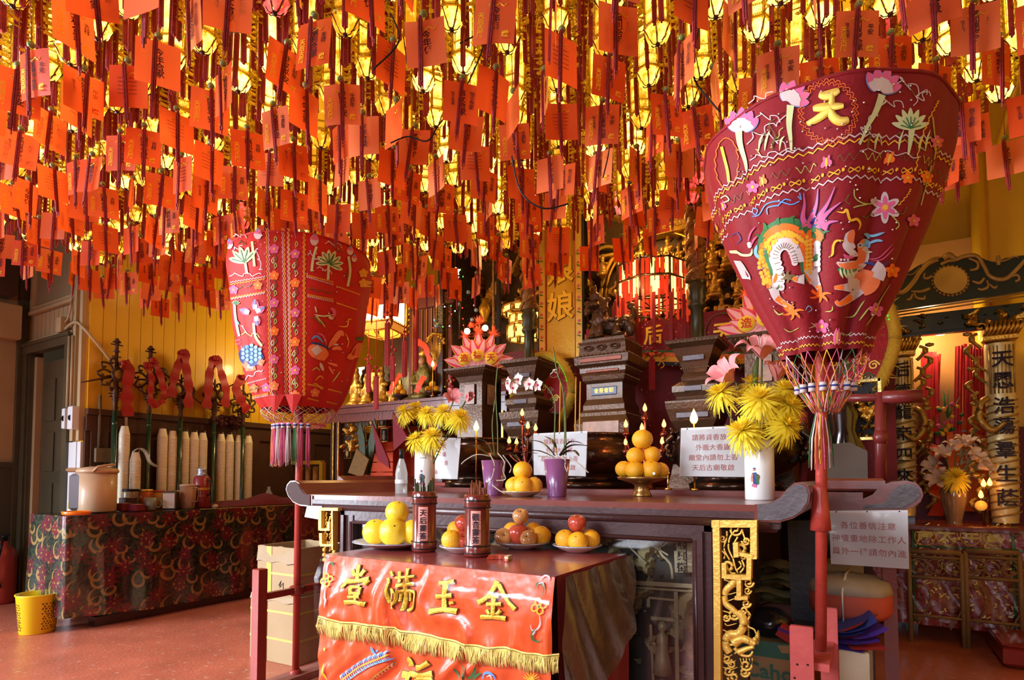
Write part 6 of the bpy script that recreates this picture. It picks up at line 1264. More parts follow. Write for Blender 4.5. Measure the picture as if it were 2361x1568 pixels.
# arches, shelves and niche with figures
ac = P(1512, 665, Y=SY-.03); GR = mat('gilt_arch', (.70, .42, .06), .3, .7, 20, .3)
for R_, w_ in ((.44, .018), (.40, .010)):
    part('arch', MB().tube([(ac.x+R_*cos(a), SY-.03, ac.z+R_*1.05*sin(a)) for a in [PI*k/24 for k in range(25)]], w_, 8), GR, sh, world=True)
for (a, b, c_, r_) in ((1395, 610, .14, .014), (1690, 600, .16, .012)):
    q = P(a, b, Y=SY-.03); part('arch', MB().tube([(q.x+c_*cos(t), SY-.03, q.z+c_*sin(t)) for t in [PI*k/16 for k in range(17)]], r_, 8), GR, sh, world=True)
for (xa, xb, y_, h_) in ((1500, 1592, 543, .03), (1630, 1725, 568, .022), (1630, 1730, 630, .018), (1360, 1440, 600, .02)):
    a, b = P(xa, y_, Y=SY-.05), P(xb, y_, Y=SY-.05); part('ledge', MB().box(((a.x+b.x)/2, SY-.03, a.z), (b.x-a.x, .10, h_)), GR, sh, world=True)
fgm = MB()
for c_, r_, s_ in (((0, 0, .04), .045, (1, .8, 1.1)), ((0, 0, .10), .035, (1, .8, 1.3)), ((0, -.005, .165), .022, (1, 1, 1.15)), ((-.04, -.02, .10), .015, (1, 1, 2)), ((.04, -.02, .11), .015, (1.4, 1, 1)), ((0, 0, .195), .014, (1.2, 1, 1)), ((0, -.03, .02), .03, (1.6, 1, .6))): fgm.ball(c_, r_, 10, sc=s_)
FIG = fuse(fgm, 'carved_figure', RG[0], .008, 2)
for px_, py_, s_ in ((1478, 610, .8), (1540, 605, .95), (1565, 612, .8), (1645, 625, 1.1), (1680, 622, 1.2), (1705, 690, 1), (1650, 690, 1.1), (1740, 640, 1), (1665, 745, 1), (1700, 748, 1.1), (1390, 640, .9), (1590, 600, .8), (1620, 750, 1), (1430, 700, .9)):
    q = P(px_, py_, Y=SY-.07); f_ = link('carved_figure', FIG, sh, q-sh.location); f_.scale = (s_, s_, s_)
# gold vases on the screen
for px_, py_ in ((1118, 720), (1220, 670)):
    q = P(px_, py_, Y=SY-.05); thing('gilt_vase', 'gilt vase standing on the carved screen '+('near the fir tree' if px_ < 1200 else 'left of the gold plaque'), 'vase', q, mb=MB().lathe([(.03, -.09), (.02, -.07), (.05, 0), (.055, .04), (.025, .09), (.035, .12)], 18), m=GR)
# slatted dark panel
a, b = P(942, 840, Y=SY), P(1030, 840, Y=SY); zt, zb = P(985, 712, Y=SY).z, P(985, 905, Y=SY).z
sl_ = thing('slatted_panel', 'dark red slatted panel with thin gilt lines left of the lotus lamp', 'panel', ((a.x+b.x)/2, SY+.0, zb))
part('top_rail', MB().box(((a.x+b.x)/2, SY, zt+.06), (b.x-a.x+.2, .06, .11)), REDWOOD, sl_, world=True)
for k in range(9): x = a.x+(b.x-a.x+.06)*(k+.5)/9; part('slat', MB().box((x, SY+.01, (zt+zb)/2), ((b.x-a.x)/10, .02, zt-zb)), REDWOOD, sl_, world=True); part('gilt_line', MB().box((x+(b.x-a.x)/18, SY-.005, (zt+zb)/2), (.005, .01, zt-zb)), GR, sl_, world=True)
# plaque with raised characters
PY = 4.05; c0, c1 = P(1243, 640, Y=PY), P(1348, 640, Y=PY); zt, zb = P(1295, 560, Y=PY).z, P(1295, 830, Y=PY).z
o = thing('gilt_plaque', 'tall hanging gilt plaque with two raised characters and flowered borders', 'plaque', ((c0.x+c1.x)/2, PY, zb))
YG = mat('yellow_gilt_board', (.62, .36, .03), .38, .4, 4, .2, .2, 30)
wd = c1.x-c0.x; cx = (c0.x+c1.x)/2
part('board', MB().box((cx, PY, (zt+zb)/2+.15), (wd*.62, .03, zt-zb+.3), bev=.006), YG, o, world=True)
part('hanging_rod', MB().tube([(cx-.1, PY, zt+.25), (cx-.1, PY, 3.6)], .006, 6).tube([(cx+.1, PY, zt+.25), (cx+.1, PY, 3.6)], .006, 6), BLACK, o, world=True)
for sg in (-1, 1):
    s_ = part('side_border', MB().box((cx+sg*wd*.41, PY-.01, (zt+zb)/2+.15), (wd*.15, .03, zt-zb+.3), bev=.004), mat('pale_gilt_border', (.70, .44, .08), .35, .4, 9, .2), o, world=True)
    part('black_line', MB().box((cx+sg*wd*.48, PY-.012, (zt+zb)/2+.15), (.006, .032, zt-zb+.3)), BLACK, o, world=True); part('red_line', MB().box((cx+sg*wd*.325, PY-.012, (zt+zb)/2+.15), (.005, .032, zt-zb+.3)), REDPAINT, o, world=True)
    f = MB()
    for k in range(9): z = zb+.1+k*.09; c_ = Vector((cx+sg*wd*.41, PY-.028, z)); f.ball(c_, .012, 6, sc=(1, .4, 1)); f.tube([c_+Vector((-.015, 0, -.02)), c_+Vector((.012, 0, -.03))], .004, 4, 1)
    part('border_flowers', f, [TH['rose'], TH['green']], s_, world=True)
for k, z in enumerate((P(1295, 628, Y=PY).z, P(1295, 712, Y=PY).z)):
    text('娘', .235, mat('carved_brown_line', (.20, .09, .01), .5), o, face(Vector((cx, PY-.016, z))), ext=.002, bold=.035, world=True); text('娘', .235, mat('gilt_glyph', (.80, .50, .05), .3, .5), o, face(Vector((cx, PY-.021, z))), ext=.004, bold=.018, world=True)
# hem valance and backdrop cloth
CLO = mat('maroon_brocade', (.24, .010, .015), .45, 0, 30, .5, .3, 80, sheen=.3); VY = 4.0
vx0, vx1 = P(1440, 800, Y=VY).x, P(1990, 800, Y=VY).x
def vcloth(x0, x1, z0, z1, Y, n=60, am=.015): m = MB(); m.grid(lambda u, v: (x0+(x1-x0)*u, Y+am*sin(u*n*.35), z0+(z1-z0)*v+.04*sin(u*7)*(1-v)), n, 12); return m
vo = thing('valance', 'maroon embroidered valance with gold characters under the carved shrine', 'valance', ((vx0+vx1)/2, VY, 1.88), mb=vcloth(vx0-.3, vx1, 1.87, 2.20, VY), m=CLO, world=True)
hm = MB()
def hemf(z0, z1, mi): hm.grid(lambda u, v: (vx0-.3+(vx1-vx0+.3)*u, VY-.004+.015*sin(u*21), 1.87+z0+(z1-z0)*v+.04*sin(u*7)), 60, 1, mi)
hemf(-.025, 0, 3); hemf(0, .035, 1); hemf(.035, .065, 2); hemf(.065, .08, 0)
part('hem_bands', hm, [TH['green'], TH['yellow'], TH['orange'], BLACK], vo, world=True)
S = planeY(VY-.02); em = MB()
for cx_, cy_, ch in ((1668, 768, '天'), (1506, 775, '后'), (1425, 790, '聖')):
    stroke(em, [(cx_+42*cos(q*PI/16), cy_+46*sin(q*PI/16)) for q in range(33)], 3.5, S, TI['brown'], .004, 1)
    text(ch, .14, GOLDINK, vo, face(P(cx_, cy_, Y=VY-.028)), world=True, bold=.02)
rr = random.Random(11); gm = MB()
for k in range(260):
    x, y = rr.uniform(1450, 1960), rr.uniform(735, 850); (gm.ball(S(x, y)[0], rr.uniform(.002, .0045), 4))
for k in range(26):
    x, y = rr.uniform(1450, 1900), rr.uniform(820, 850); stroke(em, [(x, y), (x+8, y-10), (x+14, y), (x+6, y+6)], 2, S, TI['yellow' if k % 2 else 'brown'], .004, 3)
part('embroidery', em, TM_, vo, world=True); part('sequins', gm, GEM, vo, world=True, kind='stuff')
o = thing('curtain', 'dark maroon curtain hanging behind the incense set', 'curtain', (-1.4, 4.22, 1.06), mb=vcloth(-2.9, .15, 1.06, 2.15, 4.2, 90, .02), m=mat('maroon_curtain', (.14, .008, .012), .5, 0, 9, .4, .3, 30, sheen=.3), world=True)
gm = MB()
for k in range(200): gm.ball((rr.uniform(-2.6, .1), 4.17, rr.uniform(1.2, 1.9)), rr.uniform(.002, .005), 4)
part('sequins', gm, GEM, o, world=True, kind='stuff')
# plush edged ceremonial fans
PLU = mat('yellow_plush', (.52, .32, .03), .9, 0, 60, .4, sheen=.5)
def fan(px_, Y, w_, zb, zt, lab, chars):
    c = P(px_, 900, Y=Y); o = thing('ceremonial_fan', lab, 'fan', (c.x, Y, zb))
    def ol(k): t = 2*PI*k/48; return ((w_*(1-.25*max(0, -sin(t))+.12*sin(3*t)*0)*cos(t)), (zt-zb)/2*(1+sin(t)))
    pts = [ol(k) for k in range(48)]; m = MB(); prismY(m, pts, -.01, .01); part('fan_cloth', m, mat('fan_red', (.38, .012, .015), .45, 0, 20, .4, .3, 60), o)
    part('fan_pole', MB().tube([(0, .03, Z2-zb), (0, .03, (zt-zb)*.8)], .014, 8), REDWOOD, o)
    rr = random.Random(int(px_)); b = MB(); P3 = [(x*1.05, 0, z*1.0) for x, z in pts]; b.tube(P3+[P3[0]], .035, 8)
    for k in range(700):
        q = rr.randrange(48); x, z = pts[q]; a = rr.uniform(0, 6.28); c_ = Vector((x*1.05+rr.uniform(-.03, .03), 0, z+rr.uniform(-.03, .03))); d = Vector((cos(a), -.5, sin(a)))*rr.uniform(.04, .055); t = Vector((-sin(a), 0, cos(a)))*.003; b.add([c_-t, c_+t, c_+d], [(0, 1, 2)])
    part('plush_border', b, PLU, o, kind='stuff'); e = MB(); Sx = lambda u, v: (Vector((u, -.012, v)), Vector((0, -1, 0)))
    for k, ch in enumerate(chars):
        u = -(len(chars)-1)*.055+k*.11; v = (zt-zb)*.84-.03*abs(k-1); stroke(e, [(u+.048*cos(q*PI/10), v+.052*sin(q*PI/10)) for q in range(21)], .006, Sx, TI['white'], .002, 1); text(ch, .07, mat('silver_thread', (.8, .78, .6), .25, .7), o, face(Vector((u, -.018, v))), bold=.015)
    for k in range(26):
        u, v = rr.uniform(-.6, .6)*w_, rr.uniform(.12, .62)*(zt-zb); stroke(e, [(u+.03*cos(q*1.3)*(1-q/9), v+.03*sin(q*1.3)*(1-q/9)) for q in range(8)], .008, Sx, TI[('gold', 'green', 'white', 'gold')[k % 4]], .002, 2)
    part('embroidery', e, TM_, o)
    g = MB()
    for k in range(40): t = .3+k*.06; g.ball((w_*.97*cos(t), -.03, (zt-zb)/2*(1+sin(t))), .006, 4)
    part('green_sequins', g, emi('green_glint', (.15, .9, .05), .6), o, kind='stuff')
fan(1250, 3.95, .24, 1.42, 2.03, 'left ceremonial fan of red brocade edged with yellow plush', '聖后天'); fan(1958, 3.95, .22, 1.50, 2.26, 'right ceremonial fan with plush edge, half behind the big parasol', '天')
# ================= hanging lanterns over the altar =================
LIT = emi('lit_lantern_silk', (1.0, .72, .22), 5.0); REDT = mat('red_glass_strip', (.70, .03, .02), .35, emit=.35, ecol=(1, .08, .02))
q = P(1503, 668, Y=4.02); o = thing('red_lantern', 'large octagonal red lantern with lit strips hanging before the carved shrine', 'lantern', q)
R_ = .255; m = MB(); g = MB(); rd = MB()
for i in range(8):
    a0, a1 = 2*PI*i/8, 2*PI*(i+1)/8; A0, A1 = Vector((R_*cos(a0), R_*sin(a0), 0)), Vector((R_*cos(a1), R_*sin(a1), 0))
    m.tube([A0+Vector((0, 0, -.13)), A0+Vector((0, 0, .17))], .009, 6)
    for z in (-.13, .03, .15): m.tube([A0+Vector((0, 0, z)), A1+Vector((0, 0, z))], .007, 6)
    for k in range(6):
        t0, t1 = (k+.1)/6, (k+.9)/6; b0, b1 = A0.lerp(A1, t0), A0.lerp(A1, t1)
        tgt = g if (k*3+i) % 5 in (0, 2) else rd; tgt.add([b0+Vector((0, 0, -.11)), b1+Vector((0, 0, -.11)), b1+Vector((0, 0, .02)), b0+Vector((0, 0, .02))], [(0, 1, 2, 3)])
        tgt = g if (k+i*2) % 6 in (2, 5) else rd; tgt.add([b0+Vector((0, 0, .04)), b1+Vector((0, 0, .04)), b1+Vector((0, 0, .145)), b0+Vector((0, 0, .145))], [(0, 1, 2, 3)])
    for k in range(8): b0 = A0.lerp(A1, k/8); m.ball(b0+Vector((0, 0, .165+.008*(k % 2))), .009, 5, 1)
    for k in range(4): b0 = A0.lerp(A1, (k+.5)/4)*1.03; rd.box((b0.x, b0.y, -.16), (.012, .012, .18+.04*(k % 2)))
m.tube([(0, 0, -.15), (0, 0, 1.1)], .006, 6)
for i in range(4): a = PI/4*i; m.tube([(R_*cos(a), R_*sin(a), -.13), (-R_*cos(a), -R_*sin(a), -.13)], .005, 5)
part('frame', m, [DKWOOD, GR], o); part('lit_panel', g, emi('warm_lit_panel', (1, .62, .14), 4.0), o); part('red_strip', rd, REDT, o)
part('gilt_hoop', MB().tube([(R_*.72*cos(2*PI*k/8), R_*.72*sin(2*PI*k/8), -.20) for k in range(9)], .008, 6), GOLD2, o)
for k in range(7): a = -2.9+k*.42; part('ribbon_tassel', MB().box((R_*1.06*cos(a), R_*1.06*sin(a), -.27), (.022, .01, .34)), mat('dark_red_tassel', (.26, .02, .02), .6), o)
plight('red_lantern_light', q+Vector((0, -.32, -.05)), 3, (1, .45, .15), .05)
# palace lantern
q = P(884, 722, Y=3.55); o = thing('palace_lantern', 'square palace lantern with bright silk panes left of the slatted panel', 'lantern', q, rz=.25)
m = MB(); s_ = .14; pn_ = MB(); bx = MB()
for i in range(4):
    a = PI/2*i+PI/4; c_ = Vector((s_*1.414*cos(a), s_*1.414*sin(a), 0)); d_ = Vector((s_*1.414*cos(a+PI/2), s_*1.414*sin(a+PI/2), 0))
    m.tube([c_+Vector((0, 0, -.17)), c_+Vector((0, 0, .24))], .010, 6)
    for z in (-.17, -.10, .13, .16, .24): m.tube([c_+Vector((0, 0, z)), d_+Vector((0, 0, z))], .007, 6)
    for z0, z1, t_ in ((-.095, .125, pn_), (-.165, -.105, bx), (.165, .235, bx)): A_, B_ = c_.lerp(d_, .08)*.98, c_.lerp(d_, .92)*.98; t_.add([A_+Vector((0, 0, z0)), B_+Vector((0, 0, z0)), B_+Vector((0, 0, z1)), A_+Vector((0, 0, z1))], [(0, 1, 2, 3)])
    for k in range(9): A_ = c_.lerp(d_, (k+.5)/9); m.ball(A_+Vector((0, 0, .12)), .009, 5); m.ball(A_+Vector((0, 0, -.09)), .007, 5)
    for k in range(6): m.ball(c_*1.12+Vector((0, 0, -.13+k*.05)), .014, 5)
m.tube([(0, 0, .24), (0, 0, 1.0)], .006, 6)
for i in range(8): a = PI/4*i; m.tube([(0, 0, -.22), (.13*cos(a), .13*sin(a), -.19), (.15*cos(a), .15*sin(a), -.17)], .005, 5)
part('gilt_frame', m, GOLD, o); part('lit_pane', pn_, emi('bright_silk_pane', (1, .74, .28), 7), o); part('painted_pane', bx, mat('amber_painted_pane', (.75, .36, .05), .4, 0, 30, .4, emit=.5, ecol=(1, .40, .05)), o)
plight('palace_lantern_light', q+Vector((.0, -.32, 0)), 4, (1, .68, .3), .06)
# small many-armed lantern
q = P(1205, 745, Y=4.12); o = thing('chandelier_lantern', 'small gilt chandelier of little lit panes behind the left candle pillar', 'chandelier', q)
m = MB(); g = MB()
for R2, z0, z1, n in ((.17, .07, .13, 8), (.11, -.01, .06, 8), (.13, -.14, -.03, 8)):
    for i in range(n):
        a0, a1 = 2*PI*i/n, 2*PI*(i+1)/n; A0, A1 = Vector((R2*cos(a0), R2*sin(a0), 0)), Vector((R2*cos(a1), R2*sin(a1), 0)); m.tube([A0+Vector((0, 0, z0)), A0+Vector((0, 0, z1))], .008, 5)
        for z in (z0, z1): m.tube([A0+Vector((0, 0, z)), A1+Vector((0, 0, z))], .006, 5)
        B0, B1 = A0.lerp(A1, .2), A0.lerp(A1, .8); g.add([B0+Vector((0, 0, z0+.01)), B1+Vector((0, 0, z0+.01)), B1+Vector((0, 0, z1-.01)), B0+Vector((0, 0, z1-.01))], [(0, 1, 2, 3)])
m.tube([(0, 0, 0), (0, 0, 1)], .005, 5); part('gilt_frame', m, GOLD, o); part('lit_pane', g, emi('amber_pane', (1, .6, .12), 2.6), o)
# electric candles
FLAME = emi('orange_flame_bulb', (1, .42, .06), 8); FL2 = emi('yellow_flame_bulb', (1, .62, .14), 7)
def bulb(root, p, s_=1, m_=None): part('flame_bulb', MB().lathe([(.006*s_, 0), (.011*s_, .008*s_), (.011*s_, .016*s_), (.006*s_, .030*s_), (1e-4, .042*s_)], 10, c=p), m_ or FLAME, root)
def candelabrum(px_, Y, pts, lab, basez):
    c = P(px_, 1000, Y=Y); o = thing('candelabrum', lab, 'candelabrum', (c.x, Y, basez)); m = MB().lathe([(.06, 0), (.05, .02), (.014, .05), (.012, .2), (.018, .22), (.010, .24)], 14)
    for (a, b) in pts:
        q = P(a, b, Y=Y)-o.location; m.tube(smooth_path([(0, 0, .12), (q.x*.7, 0, .09+q.z*.3), (q.x, 0, q.z-.06), (q.x, 0, q.z-.02)], 5), .006, 6); m.lathe([(.008, -.05), (.022, -.035), (.018, -.02), (.010, -.018), (.010, 0)], 12, c=(q.x, 0, q.z-.005))
    part('arms', m, mat('dark_chrome_red', (.20, .05, .04), .15, .9), o)
    for (a, b) in pts: bulb(o, P(a, b, Y=Y)-o.location, 1.0)
    plight('candle_bulb_light', (c.x, Y-.12, P(px_, 985, Y=Y).z), 1.6, (1, .3, .08), .03)
candelabrum(1487, 2.98, [(1487, 948), (1443, 985), (1531, 985), (1496, 1022), (1443, 1026), (1527, 1024), (1480, 993)], 'electric candelabrum with seven orange bulbs above the orange pyramid', Z2)
candelabrum(1212, 2.98, [(1204, 958), (1217, 988), (1235, 993), (1174, 1022), (1191, 1026)], 'electric candelabrum with five bulbs between the two purple pots', Z2)
for (a, b, Y, s_, lab) in ((1600, 976, 2.88, 1.7, 'single large flame bulb just above the right notice'), (1098, 993, 2.96, 1.5, 'single flame bulb right of the left notice'), (1540, 1093, 2.96, .6, 'tiny flame bulb low beside the orange pyramid'), (908, 845, 3.98, 1.3, 'flame bulb on the side altar shelf, left one'), (998, 845, 3.98, 1.3, 'flame bulb on the side altar shelf, right one')):
    q = P(a, b, Y=Y); zb = Z2 if Y < 3.5 else 1.80; o = thing('electric_candle', lab, 'candle', (q.x, Y, zb)); part('holder', MB().tube([(0, 0, 0), (0, 0, q.z-zb)], .005, 6).lathe([(.02, 0), (.018, .01)], 10), BRASS, o); bulb(o, Vector((0, 0, q.z-zb)), s_, FL2)
# thin gold incense sticks
for k, (a, y0, y1) in enumerate(((1292, 880, 1000), (1328, 870, 1000), (1338, 880, 1000), (1686, 900, 1000))):
    A_, B_ = P(a, y0, Y=3.0), P(a-4, y1, Y=3.0); thing('incense_stick', ('leftmost','second','third','far right')[k]+' tall yellow incense stick standing in the cauldron sand', 'incense stick', B_, mb=MB().tube([A_, Vector((B_.x, B_.y, Z2+.1))], .0035, 6), m=mat('yellow_stick', (.62, .40, .05), .5), world=True)
# dangling red tassels
for k, (a, y0, y1, Y) in enumerate(((958, 660, 858, 3.7), (893, 700, 845, 3.3), (867, 826, 945, 3.35), (933, 745, 870, 3.6), (905, 780, 880, 3.5), (850, 800, 905, 3.5), (1502, 780, 900, 3.9), (1040, 850, 905, 3.9))):
    A_, B_ = P(a, y0, Y=Y), P(a, y1, Y=Y); m = MB().tube([A_+Vector((0, 0, .9)), A_, A_+Vector((0, 0, -.1))], .003, 5)
    for q in ((0, .03), (.03, 0), (-.03, 0), (0, -.03)): m.ball(A_+Vector((q[0], 0, q[1]-.1)), .014, 6)
    L = A_.z-B_.z-.14
    for q in range(9): m.box((A_.x+(q-4)*.0045, A_.y+.004*(q % 3), A_.z-.14-L/2), (.005, .008, L*(.95+.05*(q % 2))))
    thing('knotted_tassel', ('long red tassel in front of the slatted panel', 'red tassel hanging from the palace lantern', 'low red tassel before the side altar shelf', 'red tassel at the left edge of the slatted panel', 'short red tassel under the palace lantern', 'red tassel beside the left parasol', 'long red tassel under the octagonal lantern', 'small red tassel left of the lamp pedestal')[k], 'tassel', A_, mb=m, m=mat('crimson_tassel', (.40, .025, .025), .5, 0, 60, .4, sheen=.3), world=True)
# ================= side altar on the left =================
XA, XB, YS = P(772, 1000, Y=4.05).x, P(1160, 900, Y=4.05).x, 4.05
sa = thing('side_altar', 'dark red side altar with a deep shelf and an open red cabinet below', 'altar', ((XA+XB)/2, 4.4, 0))
part('shelf_beam', MB().box(((XA+XB)/2, YS+.35, 1.735), (XB-XA+.1, .8, .05)).box(((XA+XB)/2, YS, 1.70), (XB-XA+.1, .05, .14)).box(((XA+XB)/2, YS-.03, 1.78), (XB-XA+.12, .05, .025)), mat('side_altar_red', (.16, .035, .02), .35, 0, 8, .3, .2, 40, coat=.3), sa, world=True)
for x in (XA, XA+.07, XB): part('post', MB().box((x, YS, .82), (.05, .06, 1.64)).box((x+.02, YS-.035, .82), (.012, .012, 1.64), 1), [DKWOOD, GOLD], sa, world=True)
part('back_panel', MB().box(((XA+XB)/2, YS+.6, .85), (XB-XA, .03, 1.7)), mat('vermilion_board', (.62, .07, .02), .45, 0, 3, .15), sa, world=True)
part('side_shelf_back', MB().box(((XA+XB)/2, YS+.78, 2.3), (XB-XA+.2, .03, 1.1)), DKWOOD, sa, world=True)
part('lower_counter', MB().box(((XA+XB)/2, YS-.1, 1.03), (XB-XA, .5, .05)), REDPAINT, sa, world=True)
part('corner_carving', (lambda m: (relief(m, XA+.08, XA+.42, 1.35, 1.63, YS+.02, 34, 30, .05, 4, 16, .05), m)[1])(MB()), RG, sa, world=True)
pic = MB(); k = 0
for r_, (y0, n, xs) in enumerate(((968, 6, 832), (1003, 4, 812), (1042, 4, 802))):
    for i in range(n):
        a = P(xs+i*25, y0, Y=YS+.55); f_ = thing('framed_picture', ORD[i]+' small framed deity picture from the left, '+('top', 'middle', 'bottom')[r_]+' row inside the side altar', 'picture', a, mb=MB().box((0, 0, 0), (.10, .012, .145)), m=GOLD, group='small deity pictures in the side altar')
        part('print', MB().box((0, -.008, 0), (.088, .004, .13)), BLACK, f_); part('pictured_robe', MB().ball((0, -.012, -.02), .03, 8, sc=(.8, .15, 1.3)), mat('pale_robe_print', (.55, .40, .25), .6), f_); part('pictured_face', MB().ball((0, -.013, .03), .015, 8, sc=(1, .15, 1.1)), mat('face_print', (.75, .5, .35), .6), f_)
for i in range(4): part('red_board', MB().box((XA+.25, YS+.3+.0*i, 1.10+.10*i), (.5, .02, .09)), mat('vermilion_board', (.62, .07, .02)), sa, world=True)
# flags and broom
fl = MB(); S = planeY(3.85)
for k, (poly, c_, lab) in enumerate((([(862, 965), (835, 1075), (850, 1100), (862, 1040), (868, 985)], LEAF, 'dark green folded flag standing left inside the side altar'), ([(830, 970), (824, 1000), (836, 1095), (845, 1095), (840, 1010)], LEAF, 'narrow dark green flag at the left in the side altar'), ([(858, 975), (870, 1060), (898, 1080), (895, 1060)], mat('crimson_flag', (.17, .007, .014), .6), 'crimson triangular flag with a dark mark in the side altar'), ([(905, 950), (907, 1040), (940, 1010)], mat('crimson_flag', (.30, .015, .03), .5), 'crimson flag behind the glass bottle'), ([(822, 1035), (802, 1090), (836, 1100), (850, 1060)], mat('straw_broom', (.16, .09, .03), .8, 0, 60, .5), 'bundle of dry brown broom straw in the side altar'))):
    pts = xz(poly, 3.85-.03*k); m = MB(); prismY(m, pts, 3.85-.03*k, 3.865-.03*k); thing('flag' if k < 4 else 'broom', lab, 'flag' if k < 4 else 'broom', (pts[0][0], 3.85, 1.06), mb=m, m=c_, world=True)
# things on the side shelf
def shelfp(px_, Y=3.98): q = P(px_, 900, Y=Y); q.z = 1.79; return q
for px_, lab in ((922, 'left dark footed bowl of mandarins'), (997, 'right dark footed bowl of mandarins')):
    q = shelfp(px_, 4.12); thing('footed_bowl', lab+' on the side altar shelf', 'bowl', q, mb=MB().lathe([(.04, 0), (.015, .02), (.02, .035), (.075, .06), (.08, .075), (.07, .07), (1e-4, .05)], 20), m=DKWOOD)
    pile(q, [('orange', -.035, -.01, .095, .032, (0, 0, 0), 'left mandarin'), ('orange', .035, -.01, .095, .032, (0, 0, 0), 'right mandarin'), ('orange', 0, .04, .095, .032, (0, 0, 0), 'rear mandarin'), ('orange', 0, .01, .145, .032, (0, 0, 0), 'top mandarin')], 'in the '+lab.split()[0]+' dark bowl of the shelf', 'mandarins of the '+lab.split()[0]+' dark bowl')
sm = MB()
for c_, r_, s_ in (((0, 0, .12), .11, (1, .8, 1.2)), ((0, 0, .26), .085, (1.1, .8, 1.3)), ((0, -.01, .40), .048, (1, 1, 1.2)), ((-.09, -.05, .22), .04, (1, 1, 1.8)), ((.09, -.05, .22), .04, (1, 1, 1.8)), ((-.04, -.10, .17), .035, (1.6, 1, .8)), ((.04, -.10, .17), .035, (1.6, 1, .8)), ((0, -.06, .04), .09, (1.2, 1, .5)), ((0, 0, .46), .035, (1.2, 1, .9))): sm.ball(c_, r_, 12, sc=s_)
STAT = fuse(sm, 'robed_body', mat('green_gold_robe', (.16, .14, .04), .4, .4, 20, .6, .5, 50), .012, 4)
q = shelfp(977, 4.2); o = thing('deity_statue', 'seated robed statue with red ribbon on the side altar shelf', 'statue', q); link('robed_body', STAT, o).scale = (.9, .9, .95)
part('face', MB().ball((0, -.028, .375), .036, 12, sc=(1, .8, 1.15)), mat('statue_face', (.40, .20, .09), .4), o); part('crown', MB().lathe([(.035, .42), (.05, .45), (.02, .49), (1e-4, .50)], 10), GOLD, o)
RIB = mat('orange_red_ribbon', (.72, .07, .03), .45, 0, 8, .2, sheen=.3)
def ribbon(name, lab, pts, wd, m=RIB, cat='ribbon', Y=None, nrm=Vector((0, -1, 0))):
    P3 = [Vector(p) for p in smooth_path([tuple(P(a, b, Y=y)) for a, b, y in pts], 6)]; mb = MB(); n = len(P3); vs = []
    for i, p_ in enumerate(P3):
        t = (P3[min(i+1, n-1)]-P3[max(i-1, 0)]).normalized(); s_ = t.cross(nrm); s_ = s_.normalized() if s_.length > .1 else Vector((1, 0, 0)); w_ = wd*(1+.12*sin(i*1.1)); off = Vector((0, .006*sin(i*1.7), 0))
        vs += [p_-s_*w_/2+off, p_+s_*w_/2-off]
    mb.add(vs, [(2*i, 2*i+1, 2*i+3, 2*i+2) for i in range(n-1)], 0, True); mb.add([v+Vector((0, .004, 0)) for v in vs], [(2*i+2, 2*i+3, 2*i+1, 2*i) for i in range(n-1)], 0, True)
    return thing(name, lab, cat, P3[0], mb=mb, m=m, world=True)
ribbon('ribbon', 'red ribbon falling from the statue head to the right bulb', [(962, 788, 4.05), (980, 800, 4.02), (990, 830, 4.02), (1005, 848, 4.02)], .055); ribbon('ribbon', 'red ribbon hanging over the shelf edge between the mandarin bowls', [(978, 868, 4.0), (968, 885, 3.98), (960, 905, 3.98)], .06); ribbon('ribbon', 'short red ribbon over the shelf edge left of the mandarins', [(924, 862, 4.02), (908, 885, 3.98), (898, 908, 3.98)], .05)
for k, (px_, h) in enumerate(((822, .5), (845, .42), (880, .48), (905, .30), (1020, .3))):
    q = shelfp(px_, 4.3); o = thing('deity_statue', 'small dark gilt statue on the side shelf, '+ORD[k]+' from the left', 'statue', q); s_ = link('robed_body', STAT if k == 9 else FIG, o); s_.scale = (h*4, h*3.4, h*4.2) if k < 9 else (1, 1, 1)
    part('tablet', MB().box((0, .06, h*.45), (.12, .02, h*.9), bev=.005), GOLD if k % 2 else DKWOOD, o)
# a flower spray of gold in front of the slats
m = MB(); q = P(1005, 800, Y=4.1)
for k in range(26): a = k*1.1; m.tube([q+Vector((0, 0, -.2)), q+Vector((.05*cos(a), 0, -.05)), q+Vector((.13*cos(a)*rr.uniform(.5, 1), -.02, .12*abs(sin(a))))], .003, 4); m.ball(q+Vector((.13*cos(a)*rr.uniform(.5, 1), -.02, .12*abs(sin(a)))), .014, 6)
thing('gilt_flower_spray', 'gilt flower spray between the statue and the lotus lamp', 'ornament', q, mb=m, m=GOLD, world=True)
for k, (px_, y0, y1, w_) in enumerate(((1150, 560, 1000, .055), (1138, 560, 800, .03))):
    A_, B_ = P(px_, y0, Y=3.75), P(px_, y1, Y=3.75); thing('shrine_post', ('black', 'slim red brown')[k]+' post rising beside the left candle pedestal', 'post', (A_.x, 3.75, Z2), mb=MB().box((A_.x, 3.75, (A_.z+Z2)/2), (w_*.5, w_*.5, A_.z-Z2)), m=(BLACK, CARV)[k], world=True)
